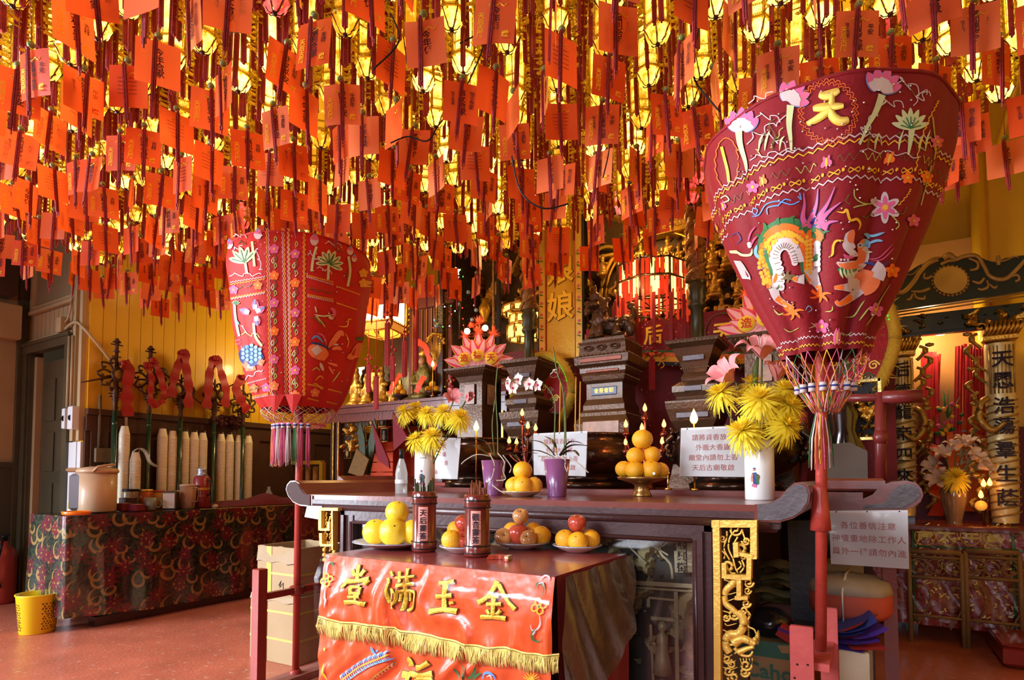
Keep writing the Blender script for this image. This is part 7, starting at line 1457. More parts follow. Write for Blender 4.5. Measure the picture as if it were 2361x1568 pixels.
# ================= right shrine =================
RY = 5.2
GRB = mat('dark_green_lacquer', (.018, .030, .020), .3, 0, 6, .3, coat=.3); SCG = mat('carved_scroll_gilt', (.42, .24, .06), .4, .4, 14, .4, .2, 40)
rs_ = thing('side_shrine', 'carved side shrine with scrolled green header and gilt column plaques, at the far right', 'shrine', (.6, RY+.3, 0))
poly = [(2030, 722), (2030, 672), (2045, 662), (2062, 650), (2070, 636), (2090, 630), (2108, 618), (2125, 608), (2150, 604), (2165, 596), (2185, 588), (2200, 594), (2225, 586), (2255, 590), (2275, 600), (2300, 603), (2318, 595), (2345, 590), (2370, 588), (2430, 600), (2490, 610), (2490, 655), (2361, 672)]
m = MB(); prismY(m, xz(poly, RY), RY, RY+.05); part('header_board', m, GRB, rs_, world=True)
S = planeY(RY-.002); e = MB()
def K(*pts): return [(2000+x/3.562, 560+y/3.562) for x, y in pts]
Kr = lambda v: v/3.562
for st, w_ in (([(160, 400), (230, 410), (300, 400), (370, 330), (430, 240), (500, 170), (580, 140)], 40), ([(360, 400), (440, 400), (500, 380), (510, 370)], 26), ([(380, 400), (400, 450), (460, 460), (470, 435)], 26), ([(370, 420), (350, 460), (320, 470)], 24), ([(170, 420), (160, 455), (190, 480)], 26), ([(470, 250), (465, 290), (500, 290), (530, 270)], 24), ([(600, 180), (660, 150), (720, 140), (800, 110), (900, 110), (960, 200), (1000, 270), (1080, 300), (1160, 280), (1260, 180), (1300, 140), (1380, 110)], 36), ([(830, 130), (900, 160), (900, 210), (840, 225)], 26), ([(960, 290), (920, 330), (860, 315)], 26), ([(980, 310), (990, 360), (940, 385), (905, 375)], 24), ([(1000, 340), (1040, 370), (1065, 355)], 22), ([(1170, 280), (1230, 265), (1245, 300), (1210, 320)], 24), ([(620, 130), (670, 100), (720, 130)], 50), ([(440, 190), (540, 130), (620, 120)], 18), ([(1000, 150), (1060, 155), (1130, 145), (1200, 115), (1240, 120)], 16), ([(1075, 105), (1075, 185)], 40), ([(290, 240), (292, 305)], 36), ([(180, 290), (270, 265), (370, 260), (430, 200)], 14)): stroke(e, K(*st), lambda u: Kr(w_)*(.7+.3*sin(PI*u)), S, 0, .002, 6, 2, thick=.012)
for k in range(26): a = 2*PI*k/26; c_ = K((680+145*cos(a), 312+118*sin(a)))[0]; e.ball(S(*c_)[0], .014, 6)
part('scroll_ornament', e, SCG, rs_, world=True)
e = MB(); blob(e, K((680, 312))[0], Kr(138), S, 32, 0, .02, Kr(112)); part('medallion', e, mat('worn_gold_medallion', (.60, .36, .07), .5, .3, 5, .4), rs_, world=True)
for (ya, yb) in ((726, 676), (733, 683)):
    a, b = P(2030, ya, Y=RY-.02), P(2361, yb, Y=RY-.02); d_ = (b-a); part('gilt_line', MB().tube([a, a+d_*1.4], .006, 6), SCG, rs_, world=True)
a, b = P(2036, 735, Y=RY), P(2361, 685, Y=RY); xe = b.x+.5; zt, zb = a.z, P(2036, 782, Y=RY).z
part('frieze_board', MB().box(((a.x+xe)/2, RY+.03, (zt+zb)/2), (xe-a.x, .05, zt-zb)), GRB, rs_, world=True)
m = MB(); relief(m, a.x, xe, zb+.02, zt-.01, RY-.005, 120, 22, .06, 12, 13, .10); part('carved_frieze', m, [GOLD, GRB], rs_, world=True)
cxs = []
for (x0_, x1_, y0_, y1_, chars, w0, lab) in ((2050, 2108, 828, 1150, '后德龍帝四來', 1, 'left'), (2272, 2345, 792, 1205, '天恩浩蕩羣生蔭', 1, 'right')):
    A_, B_ = P(x0_, 900, Y=RY-.03), P(x1_, 900, Y=RY-.03); cx = (A_.x+B_.x)/2; wd = B_.x-A_.x; cxs.append((cx, wd)); z1_, z0_ = P((x0_+x1_)/2, y0_, Y=RY-.03).z, P((x0_+x1_)/2, y1_, Y=RY-.03).z
    if lab == 'left': z0_ -= .12
    col = part('column_plaque', MB().grid(lambda u, v: (cx+wd/2*cos(PI*(1-u))*(1-.15*(1-v)**6), RY-.02-.07*sin(PI*u)*(1+.12*max(0, sin(v*34+u*4))*(v < .70)), z0_+(z1_-z0_)*v), 20, 90), mat('pale_gilt_plaque', (.72, .56, .24), .35, .25, 5, .35, .3, 25), rs_, world=True)
    rg = MB()
    for k in range(16):
        z = z0_+.03+k*(z1_-z0_)*.66/16; rg.tube([(cx+wd*.5*cos(PI*(1-q/6)), RY-.028-.072*sin(PI*q/6), z+.05*q/6) for q in range(7)], .007, 5)
    for k in range(7): x = cx-wd*.38+k*wd*.127; rg.tube([(x, RY-.085, z1_-.02), (x, RY-.09, z1_-.35)], .005, 5)
    part('carved_scale', rg, SCG, col, world=True)
    cp = MB()
    for k in range(9): t = -1+k/4; cp.tube([(cx+wd*.5*t*1.0, RY-.06, z1_+.05), (cx+wd*.5*t*1.1+.02, RY-.09, z1_+.10), (cx+wd*.5*t*1.15+.03, RY-.06, z1_+.15)], .012, 6)
    cp.box((cx, RY-.04, z1_+.035), (wd*1.15, .09, .04), bev=.008); cp.tube([(cx+wd*.62+.03*cos(t)*(1-t/8), RY-.07, z1_+.12+.03*sin(t)*(1-t/8)) for t in [k*.6 for k in range(11)]], .007, 5); cp.tube([(cx-wd*.62+.03*cos(t)*(1-t/8), RY-.07, z1_+.12+.03*sin(t)*(1-t/8)) for t in [k*.6 for k in range(11)]], .007, 5)
    part('capital', cp, GOLD, rs_, world=True)
    sc_ = MB(); side = 1 if lab == 'left' else -1   # carved branch with birds and leaves down the inner side
    for k in range(15):
        z = z1_+.08-k*(z1_-z0_)/15; x = cx+side*(wd*.5+.04+.03*sin(k*1.9)); sc_.tube(smooth_path([(x, RY-.04, z), (x+side*.04, RY-.06, z-.03), (x+side*.01, RY-.05, z-.07), (x-side*.02, RY-.04, z-.10)], 4), .012, 6); sc_.ball((x+side*.03, RY-.06, z-.04), .022, 7, sc=(1, .6, 1.2)); 
        if k % 3 == 0: sc_.ball((x+side*.055, RY-.07, z), .018, 7, sc=(1.8, .5, .9))
    for dz in (.42, .5): leafm(sc_, [(cx+side*(wd*.5+.02), RY-.06, z0_+dz), (cx+side*(wd*.5+.07), RY-.09, z0_+dz+.05), (cx+side*(wd*.5+.09), RY-.09, z0_+dz+.12)], .03)
    sc_.tube(smooth_path([(cx+side*wd*.5, RY-.10, z1_-.38), (cx+side*wd*.75, RY-.12, z1_-.42), (cx+side*wd*.8, RY-.12, z1_-.52), (cx+side*wd*.4, RY-.12, z1_-.60), (cx, RY-.12, z1_-.55)], 6), [.022]*20+[.015]*20, 8)
    part('carved_branch', sc_, OLDGOLD, rs_, world=True)
    part('column_body', MB().box((cx, RY+.09, (z1_+.15)/2), (wd*.8, .10, z1_+.15)), DKWOOD, rs_, world=True)
    n = len(chars); yy = [(865, 920, 985, 1010, 1048, 1095)[i] for i in range(6)] if lab == 'left' else [830, 880, 938, 985, 1040, 1095, 1150]
    for i, ch in enumerate(chars):
        if lab == 'left': y = 855+i*49
        else: y = yy[i]
        text(ch, .112 if lab == 'left' else .122, INK, col, face(Vector((cx, RY-.108, P((x0_+x1_)/2, y, Y=RY-.1).z))), world=True, bold=.012, ext=.003)
o_ = MB().lathe([(.03, 0), (.045, .03), (.03, .06), (.02, .09)], 16, c=(cxs[1][0], RY-.04, z0_-.09)); part('finial', o_, BRASS, rs_, world=True)
part('inner_wall', MB().box((.75, RY+.62, 1.5), (1.9, .04, 3.0)), mat('warm_wood_wall', (.55, .27, .08), .45, 0, 3, .2), rs_, world=True); part('side_wall', MB().box((-.22, RY+.3, 1.5), (.06, .62, 3.0)), DKWOOD, rs_, world=True)
q = P(2168, 766, Y=RY+.12); part('lamp_bulb', MB().ball(q, .035, 12, sc=(1.3, 1, .7)), emi('white_lamp', (1, .88, .6), 14), rs_, world=True)
# red ribbons and tassels inside
rr = random.Random(21)
for gname, xs0, n, y0, y1 in (('left', 2128, 8, 812, 1010), ('right', 2208, 13, 795, 1000)):
    o = thing('ribbon_bundle', 'bundle of long red prayer ribbons, '+gname+' one inside the side shrine', 'ribbons', P(xs0, y0, Y=RY+.4))
    for k in range(n):
        px_ = xs0+k*(5.2 if gname == 'left' else 8); A_, B_ = P(px_, y0+rr.uniform(-4, 10), Y=RY+.38+.02*(k % 3)), P(px_+rr.uniform(-6, 6), y1+rr.uniform(-90, 30), Y=RY+.38); w_ = .03
        m = MB(); m.grid(lambda u, v: (A_.x+(B_.x-A_.x)*v+(u-.5)*w_, A_.y+.008*sin(u*7+k), A_.z+(B_.z-A_.z)*v), 3, 8); part('ribbon', m, mat('bright_red_ribbon' if k % 3 else 'deep_red_ribbon', (.62, .03, .03) if k % 3 else (.40, .015, .02), .45, 0, 12, .3, sheen=.2), o, world=True)
o = thing('red_tablet', 'orange red board with two brushed grey characters inside the side shrine', 'board', P(2235, 1180, Y=RY+.42)); pts = xz([(2182, 972), (2282, 962), (2290, 1180), (2188, 1178)], RY+.42); m = MB(); prismY(m, pts, RY+.42, RY+.44); part('board', m, mat('orange_red_board', (.75, .13, .01), .5, 0, 4, .2), o, world=True)
for ch, y in (('古', 1010), ('壇', 1060), ('下', 1105)): text(ch, .17, mat('silver_brush_ink', (.50, .42, .40), .5), o, face(P(2236, y, Y=RY+.41)), world=True, bold=.01)
z_ = MB(); P0 = [(2145, 985), (2120, 1020), (2165, 1035), (2140, 1070), (2172, 1085), (2150, 1130), (2178, 1150), (2155, 1190)]
for k, (a, b) in enumerate(zip(P0, P0[1:])): A_, B_ = P(*a, Y=RY+.35+.04*(k % 2)), P(*b, Y=RY+.39-.04*(k % 2)); z_.add([A_+Vector((-.05, 0, 0)), A_+Vector((.05, 0, 0)), B_+Vector((.05, 0, 0)), B_+Vector((-.05, 0, 0))], [(0, 1, 2, 3)])
thing('folded_streamer', 'red zigzag folded paper streamer inside the side shrine', 'streamer', P(2150, 985, Y=RY+.36), mb=z_, m=RIB, world=True)
thing('screen_board', 'dark red panel standing behind the vase in the side shrine', 'panel', P(2200, 1180, Y=RY+.5), mb=MB().box((.45, RY+.5, 1.1), (1.3, .02, .75)), m=mat('dark_red_panel', (.16, .012, .015), .45), world=True)
# side shrine table with cloth, vase, lights
TZ2 = .775; ty0 = RY-.28
o = thing('side_table', 'long red side table under the shrine at right, with carved red edge', 'table', (.75, RY, 0)); part('tabletop', MB().box((.72, RY-.02, TZ2-.02), (1.85, .62, .04), bev=.008), REDWOOD, o, world=True)
for x in (-.12, 1.5): part('leg', MB().box((x, RY-.05, .37), (.06, .06, .74)), DKWOOD, o, world=True)
cm = MB(); cm.grid(lambda u, v: (-.16+1.75*u, ty0-.02-.012*abs(sin(u*40)), .10+.66*v), 90, 14)
CB = mat('red_gold_brocade', (.28, .02, .015), .3, .1, 22, .5, .5, 40, coat=.5)
o = thing('table_cloth', 'red and gold cloth with four characters hanging from the side table', 'cloth', (.7, ty0, TZ2), mb=cm, m=CB, world=True); e = MB(); S = planeY(ty0-.032)
for k, (ch, x) in enumerate((('歲', 2133), ('太', 2183), ('年', 2238), ('當', 2292))):
    stroke(e, [(x+24*cos(q*PI/10), 1236+22*sin(q*PI/10)) for q in range(21)], 2.5, S, TI['yellow'], .003, 1); text(ch, .095, mat('olive_gold_thread', (.55, .36, .04), .4, .4), o, face(P(x, 1237, Y=ty0-.038)), world=True, bold=.03)
for y0 in (1262,): 
    zz = P(2200, y0, Y=ty0).z; e.tube([(-.15, ty0-.035, zz), (1.55, ty0-.035, zz)], .008, 5, TI['green'])
for x in (2103, 2332): A_ = P(x, 1215, Y=ty0); e.tube([(A_.x, ty0-.035, A_.z), (A_.x, ty0-.035, .12)], .010, 5, TI['green'])
for k in range(150): x, y = rr.uniform(2105, 2350), rr.uniform(1212, 1425); stroke(e, [(x, y), (x+rr.uniform(-8, 8), y+rr.uniform(-5, 5)), (x+rr.uniform(-10, 10), y+rr.uniform(-8, 8))], 2.4, S, TI['gold'], .003, 3)
part('gold_embroidery', e, TM_, o, world=True, kind='stuff')
pm = MB(); pm.grid(lambda u, v: (-.14+1.7*u, ty0-.07-.02*abs(sin(u*23+v*5)), .14+.62*v), 70, 16); part('plastic_sheet', pm, clear('side_plastic', .06, .1, .8, 9), o, world=True)
# rattan screens
RAT = mat('rattan_brown', (.26, .15, .06), .45, 0, 20, .3)
for k, (xa, xb, lab) in enumerate(((2095, 2216, 'left rattan stand with curled rings before the brocade cloth'), (2226, 2350, 'right rattan stand with curled rings before the brocade cloth'))):
    Yr = 4.80; a, b = P(xa, 1270, Y=Yr), P(xb, 1270, Y=Yr); z1 = a.z; o = thing('rattan_stand', lab, 'stand', ((a.x+b.x)/2, Yr, 0)); L = b.x-a.x
    for x in (a.x, b.x): part('leg', MB().tube([(x, Yr, 0), (x, Yr, z1)], .014, 8), RAT, o, world=True)
    for z, r_ in ((z1, .016), (z1-.035, .010), (z1-.17, .012), (.18, .010)): part('rail', MB().tube([(a.x, Yr, z), (b.x, Yr, z)], r_, 8), RAT, o, world=True)
    for q in range(3): cx = a.x+L*(q+.5)/3; part('curled_ring', MB().tube([(cx+.062*(1-t/40)*cos(t*.4-1), Yr, z1-.10+.062*(1-t/40)*sin(t*.4-1)) for t in range(22)], .005, 6).lathe([(.016, -.003), (.016, .003)], 10, M=Matrix.Translation((cx+.01, Yr, z1-.125)) @ Matrix.Rotation(PI/2, 4, 'X')), RAT, o, world=True)
    for q in (.18, .82): cx = a.x+L*q; part('lyre_curl', MB().tube(smooth_path([(cx, Yr, z1-.22), (cx+.05, Yr, z1-.24), (cx+.06, Yr, z1-.32), (cx+.02, Yr, z1-.42), (cx-.02, Yr, z1-.5)], 6), .005, 6).lathe([(.016, -.003), (.016, .003)], 10, M=Matrix.Translation((cx, Yr, z1-.235)) @ Matrix.Rotation(PI/2, 4, 'X')), RAT, o, world=True)
# kneeling cushion and step
o = thing('kneeling_cushion', 'red vinyl kneeling cushion at the bottom right corner', 'cushion', (1.05, 5.0, 0)); 
cu = MB(); cu.grid(lambda u, v: (.64+.9*u, 4.40+.52*v, .13+.035*(sin(PI*u)*sin(PI*v))**.4), 24, 16); cu.box((1.09, 4.66, .07), (.9, .52, .12), bev=.02)
part('pad', cu, mat('red_vinyl', (.30, .025, .015), .28, 0, 4, .2, .1, 20, coat=.3), o, world=True); part('piping', MB().tube([(.645, 4.405, .132), (1.535, 4.405, .132), (1.535, 4.915, .132), (.645, 4.915, .132), (.645, 4.405, .132)], .006, 6), REDPAINT, o, world=True)
# vase with flowers on the side table
q = P(2200, 1196, Y=RY-.12); q.z = TZ2; VS = Vector((q.x, q.y))
o = thing('glass_vase', 'painted glass vase of lilies on the side shrine table', 'vase', q, mb=MB().lathe([(.05, 0), (.045, .02), (.075, .16), (.08, .22), (.045, .32), (.055, .38)], 24, cap=False), m=mat('smoked_glass', (.30, .18, .10), .1, alpha=.7, coat=1)); part('painted_leaves', MB().ball((0, -.07, .22), .02, 8, sc=(2, .3, 1)), TH['green'], o)
WL = mat('cream_lily', (.78, .55, .38), .5, 0, 6, .2)
for k, (px_, py_, rx, rz) in enumerate(((2160, 1080, 1.0, -.8), (2170, 1105, 1.3, -.5), (2180, 1055, .6, -.3), (2205, 1040, .3, 0), (2225, 1030, .4, .5), (2240, 1060, .9, .8), (2255, 1080, 1.1, 1.0))):
    c = P(px_, py_, Y=RY-.14); o = thing('lily', 'cream lily, '+ORD[k]+' from the left among seven in the side shrine vase', 'flower', (q.x, q.y, TZ2+.3), group='cream lilies in the side shrine vase')
    h = part('flower_head', lily_mesh(k+40, 1.1, .10), [WL, LILW], o); h.location = c-o.location; h.rotation_euler = (rx, 0, rz); part('stem', MB().tube([(0, 0, -.2), tuple((c-o.location)*.6), tuple(c-o.location)], .004, 5), STG, o)
c = P(2205, 1100, Y=RY-.22); o = bpy.data.objects.new('chrysanthemum', None); C.objects.link(o); o.location = (q.x, q.y, TZ2+.2); _tag(o, 'single yellow chrysanthemum in the side shrine vase', 'flower', None, None); h = link('flower_head', MUMS[0], o, c-o.location); h.rotation_euler = (.7, 0, .2); h.scale = (1.2, 1.2, 1.2); part('stem', MB().tube([(0, 0, -.1), tuple(c-o.location)], .004, 5), STG, o)
c = P(2185, 965, Y=RY+.2)
m = MB()
for k in range(26): m.ball(c+Vector((rr.uniform(-.09, .09), rr.uniform(-.03, .03), rr.uniform(-.12, .12))), rr.uniform(.012, .022), 6, k % 3)
for k in range(9): m.tube([c, c+Vector((rr.uniform(-.06, .08), 0, rr.uniform(.1, .22)))], .003, 4, 2)
thing('flower_cluster', 'cluster of red and yellow artificial flowers above the red tablet', 'flowers', c, mb=m, m=[TH['rose'], TH['yellow'], TH['green']], world=True)
o = thing('candelabrum', 'small candelabrum with orange bulbs at the right column of the side shrine', 'candelabrum', (P(2268, 1180, Y=RY-.15).x, RY-.15, TZ2)); m = MB()
for (a, b) in ((2262, 1148), (2268, 1122), (2282, 1120)):
    q_ = P(a, b, Y=RY-.15)-o.location; m.tube([(0, 0, 0), (q_.x*.6, 0, q_.z-.08), (q_.x, 0, q_.z)], .006, 6)
part('arms', m, DKWOOD, o)
for (a, b) in ((2262, 1148), (2268, 1122), (2282, 1120)): bulb(o, P(a, b, Y=RY-.15)-o.location, 1.3)
part('amber_globe', MB().ball(P(2262, 1166, Y=RY-.17)-o.location, .035, 12), mat('amber_globe', (.9, .45, .06), .3, emit=.5, ecol=(1, .4, .05)), o)
plight('side_candle_light', P(2262, 1140, Y=RY-.3), 1.0, (1, .4, .12), .03)
# ================= red frame with grey box on the rear altar =================
FY = 3.05
o = thing('wooden_stand', 'red painted wooden frame standing on the rear altar behind the right parasol pole', 'frame', (P(1960, 1140, Y=FY).x, FY, Z2+.02))
def fpost(px_, y0, y1, r_, name='post', Y=FY):
    A_, B_ = P(px_, y0, Y=Y), P(px_, y1, Y=Y); part(name, MB().tube([A_, B_], r_, 12).lathe([(r_, -.03), (r_*1.4, 0), (r_, .03)], 12, c=A_.lerp(B_, .45)), mat('dull_red_paint', (.17, .02, .018), .35, 0, 12, .3), o, world=True)
fpost(2030, 905, 1135, .022); fpost(1853, 950, 1135, .020, Y=FY+.25)
for (a, b, y_, r_) in ((1950, 2075, 918, .018),): A_, B_ = P(a, y_, Y=FY), P(b, y_-2, Y=FY); part('rail', MB().tube([A_, B_], r_, 10).tube([A_.lerp(B_, .68), B_+Vector((.08, 0, .0))], .030, 8, 0), mat('dull_red_paint', (.17, .02, .018)), o, world=True)
A_, B_ = P(1893, 1150, Y=FY-.08), P(2042, 1150, Y=FY-.08); part('base_board', MB().box(((A_.x+B_.x)/2, FY+.05, Z2+.032), (B_.x-A_.x, .30, .055), bev=.01), ALTTOP, o, world=True)
sh_ = xz([(1892, 1124), (1890, 1040), (1905, 1032), (1910, 1024), (1960, 1020), (1966, 1024), (2000, 1040), (2001, 1124)], FY); m = MB(); prismY(m, sh_, FY, FY+.12); thing('grey_tablet_box', 'grey brown lacquer box with sloping top inside the red frame', 'box', ((sh_[0][0]+sh_[-1][0])/2, FY, sh_[0][1]), mb=m, m=mat('taupe_lacquer', (.10, .065, .038), .4, 0, 5, .3, .1, 30), world=True)
# small framed mirror carving and dark lion between
q = P(1992, 945, Y=3.5); o = thing('gilt_carving', 'small gilt carved frame glimpsed behind the red post', 'frame', q); m = MB(); relief(m, -.05, .06, -.14, .14, 0, 16, 36, .03, 4, 26, 0); part('carving', m, [GOLD, BLACK], o)
m = MB()
for s_ in (-1, 1): m.box((.005+s_*.065, -.005, 0), (.014, .02, .31)); m.box((.005, -.005, s_*.148), (.14, .02, .014))
part('border', m, BRASS, o)
thing('dark_statue', 'dark polished statue half hidden behind the parasol tassels', 'statue', (P(1945, 1030, Y=3.45).x, 3.45, Z2), mb=MB().lathe([(.12, 0), (.10, .05), (.07, .1), (.10, .2), (.06, .3), (.07, .38), (.04, .46), (1e-4, .5)], 20), m=mat('black_gloss', (.02, .012, .01), .12, coat=1))
# ================= right parasol stand =================
PNK = mat('weathered_red_plank', (.52, .09, .08), .5, 0, 9, .3, .2, 60)
o = thing('parasol_stand', 'weathered red plank stand holding the large right parasol', 'stand', (-.14, 2.06, 0))
def plank_at(xa, xb, yt, Y, th, nm='plank'):
    a, b = P(xa, yt, Y=Y), P(xb, yt, Y=Y); part(nm, MB().box(((a.x+b.x)/2, Y+th/2, a.z/2), (b.x-a.x, th, a.z), bev=.003), PNK, o, world=True); return a
a_ = plank_at(1820, 1874, 1442, 1.90, .022); b_ = plank_at(1889, 1930, 1400, 2.19, .022)
part('shelf', MB().box(((P(1874, 1500, Y=1.95).x+P(1925, 1480, Y=2.15).x)/2-.03, 2.055, .555), (.10, .27, .022)), PNK, o, world=True)
for x, z in ((1838, 1532), (1862, 1533), (1832, 1563)): part('nail', MB().lathe([(.003, -.001), (.003, .001)], 8, M=Matrix.Translation(P(x, z, Y=1.899)) @ Matrix.Rotation(PI/2, 4, 'X')), BLACK, o, world=True)
# left stand
o = thing('parasol_stand', 'square red post and rail stand holding the left parasol', 'stand', (-2.68, 2.1, 0))
RP = mat('post_red_paint', (.30, .035, .022), .35, 0, 8, .25, .1, 60, coat=.2)
part('post', MB().box((-2.68, 1.93, .315), (.052, .052, .63), bev=.003), RP, o, world=True); part('post', MB().box((-2.68, 2.62, .315), (.052, .052, .63), bev=.003), RP, o, world=True)
part('rail', MB().box((-2.68, 2.275, .485), (.036, .66, .034), bev=.003).tube([(-2.68, 2.13, .485), (-2.68, 2.19, .485)], .030, 12), RP, o, world=True)
part('foot_rail', MB().box((-2.68, 2.275, .02), (.11, .80, .035)), mat('dusty_foot_board', (.36, .14, .10), .6, 0, 8, .4), o, world=True)
# ================= under the altars at right =================
KB = mat('corrugated_card', (.40, .28, .15), .7, 0, 6, .12, .15, 60); KB2 = mat('dull_card', (.38, .28, .17), .75, 0, 6, .15, .15, 60)
def bxp(xa, xb, yt, Y, dp, name, lab, m, cat='box', z0=0): a, b = P(xa, yt, Y=Y), P(xb, yt, Y=Y); return thing(name, lab, cat, ((a.x+b.x)/2, Y+dp/2, z0), mb=MB().box((0, 0, (a.z-z0)/2), (abs(b.x-a.x), dp, a.z-z0), bev=.004), m=m), a, b
o, a, b = bxp(1728, 1834, 1480, 2.62, .3, 'cardboard_box', 'beige and green printed carton under the altar beside the gilt bracket', KB)
zz = [P(1780, y, Y=2.62).z for y in (1480, 1516)]; part('green_band', MB().box(((a.x+b.x)/2-.02, 2.616, (zz[0]+zz[1])/2), ((b.x-a.x)*.96, .004, zz[0]-zz[1])).add([P(1792, 1488, Y=2.613), P(1834, 1490, Y=2.613), P(1834, 1508, Y=2.613), P(1802, 1506, Y=2.613)], [(3, 2, 1, 0)], 1), [mat('carton_green', (.06, .19, .15), .6), KB], o, world=True)
text('Cahor', .085, mat('carton_green', (.06, .19, .15)), o, face(P(1782, 1552, Y=2.612)), world=True, bold=.02)
o, a, b = bxp(1934, 2004, 1498, 2.62, .3, 'cardboard_box', 'plain cream open carton right of the plank stand', mat('cream_card', (.62, .52, .36), .7, 0, 5, .1))
rr = random.Random(8); PP = [mat('purple_paper', (.10, .04, .35), .6), mat('red_paper', (.50, .04, .04), .6), mat('blue_paper', (.05, .08, .40), .6)]
for k in range(9):
    zb = a.z+.004+k*.008; w_ = b.x-a.x; m = MB(); M_ = basis(((a.x+b.x)/2, 2.76, zb), rr.uniform(-.4, .4)); m.grid(lambda u, v: ((u-.5)*w_*1.25, (v-.5)*.3, .02*u*u*(k*.35)+.004*sin(v*6)), 6, 4, 0, True, M_); thing('paper_sheet', ('purple', 'red', 'blue')[k % 3]+' paper sheet, '+ORD[k]+' from the bottom of the heap on the cream carton', 'paper', ((a.x+b.x)/2, 2.76, zb), mb=m, m=PP[k % 3], world=True, group='coloured paper heap on the cream carton')
A_ = P(1958, 1405, Y=2.95); o = thing('paper_bundle', 'red paper wrapped bundle tied with string under the rear altar', 'bundle', (A_.x, 3.0, .50)); m = MB(); m.lathe([(.15, 0), (.17, .03), (.17, .10), (.15, .15), (.08, .17), (1e-4, .175)], 14, sq=lambda a, z: 1+.05*sin(a*5)); part('red_wrap', m, mat('red_wrapping', (.55, .10, .06), .55, 0, 6, .2), o); m = MB().lathe([(.172, .105), (.155, .152), (.09, .172), (1e-4, .18)], 14, sq=lambda a, z: 1.02+.06*sin(a*5)); part('paper_top', m, mat('grey_paper', (.42, .36, .27), .7, 0, 10, .3), o); part('string', MB().tube([(-.02, -.18, 0), (-.02, -.175, .12), (-.01, -.08, .182), (0, .05, .185)], .005, 6), PAPER, o)
o, a, b = bxp(1898, 2010, 1425, 2.86, .28, 'cardboard_box', 'dull carton carrying the red bundle under the rear altar', KB2)
o, a, b = bxp(1900, 1990, 1298, 3.25, .2, 'card_sheet', 'tall brown card sheet leaning behind the red bundle', KB2, 'card', .0)
for k in range(12):
    q = P(1782+rr.uniform(-10, 22), 1425-k*11, Y=3.05+rr.uniform(0, .1)); m = MB(); m.grid(lambda u, v: ((u-.5)*.24*(1+.1*sin(k)), (v-.5)*.22, .012*sin(u*8+k)+.012*sin(v*6+k*2)), 8, 6, 0, True, basis((0, 0, 0), rr.uniform(-.5, .5)))
    thing('paper_stack', ('pinkish' if k < 4 else 'tan')+' crumpled sheet, '+ORD[k]+' from the bottom of the pile on the dark shelf', 'paper', q, mb=m, m=mat('tan_wrapping' if k >= 4 else 'pink_wrapping', (.30, .22, .09) if k >= 4 else (.36, .14, .10), .7, 0, 8, .3), group='crumpled papers on the dark shelf')
thing('shelf_board', 'dark board carrying crumpled papers under the rear altar', 'shelf', (-.33, 3.1, .45), mb=MB().box((0, 0, 0), (.45, .5, .02)).box((-.2, .2, -.22), (.03, .03, .43)).box((.2, .2, -.22), (.03, .03, .43)), m=DKWOOD)
m = MB(); m.ball((0, 0, 0), .09, 12, sc=(1.1, 1, .75)); thing('plastic_bag', 'black plastic bag resting on the printed carton', 'bag', (P(1772, 1450, Y=2.75).x, 2.78, .47), mb=m, m=mat('black_bag', (.012, .012, .016), .2, coat=.6, bump=1, bump_s=20))
thing('folded_paper', 'folded red and purple paper poking out beside the black bag', 'paper', P(1815, 1460, Y=2.7), mb=MB().box((0, 0, 0), (.07, .06, .05), 0, Matrix.Rotation(.5, 4, 'Y')).box((0, -.01, .012), (.075, .05, .01), 1, Matrix.Rotation(.3, 4, 'Y')), m=[PP[1], PP[0]])
# ================= left: long cloth covered table =================
LX0, LX1, LY0, LY1, LZ = -5.42, -4.85, 1.93, 4.75, .82
FLC = bpy.data.materials.new('poinsettia_cloth'); FLC.use_nodes = True; nt = FLC.node_tree; N = nt.nodes; Lk = nt.links; b_ = N['Principled BSDF']
def nd_(t, **k):
    n = N.new(t)
    for a, v in k.items(): setattr(n, a, v)
    return n
def mth(op, a, b=None, c=None):
    n = nd_('ShaderNodeMath', operation=op)
    for i, v in enumerate((a, b, c)):
        if v is None: continue
        if isinstance(v, (int, float)): n.inputs[i].default_value = v
        else: Lk.new(v, n.inputs[i])
    return n.outputs[0]
tc = nd_('ShaderNodeTexCoord'); sx = nd_('ShaderNodeSeparateXYZ'); Lk.new(tc.outputs['Object'], sx.inputs[0])
U = mth('ADD', sx.outputs[0], sx.outputs[1]); cmb = nd_('ShaderNodeCombineXYZ'); Lk.new(U, cmb.inputs[0]); Lk.new(sx.outputs[2], cmb.inputs[1])
def cells_(scale, off):
    ad = nd_('ShaderNodeVectorMath', operation='ADD'); Lk.new(cmb.outputs[0], ad.inputs[0]); ad.inputs[1].default_value = off
    v = nd_('ShaderNodeTexVoronoi', voronoi_dimensions='2D'); v.inputs['Scale'].default_value = scale; v.inputs['Randomness'].default_value = .75; Lk.new(ad.outputs[0], v.inputs['Vector'])
    sb = nd_('ShaderNodeVectorMath', operation='SUBTRACT'); Lk.new(ad.outputs[0], sb.inputs[0])
    sc = nd_('ShaderNodeVectorMath', operation='SCALE'); Lk.new(v.outputs['Position'], sc.inputs[0]); sc.inputs['Scale'].default_value = 1.0; Lk.new(sc.outputs[0], sb.inputs[1])
    s = nd_('ShaderNodeSeparateXYZ'); Lk.new(sb.outputs[0], s.inputs[0]); ang = mth('ARCTAN2', s.outputs[1], s.outputs[0]); rad = mth('SQRT', mth('ADD', mth('MULTIPLY', s.outputs[0], s.outputs[0]), mth('MULTIPLY', s.outputs[1], s.outputs[1]))); return rad, ang, v.outputs['Color']
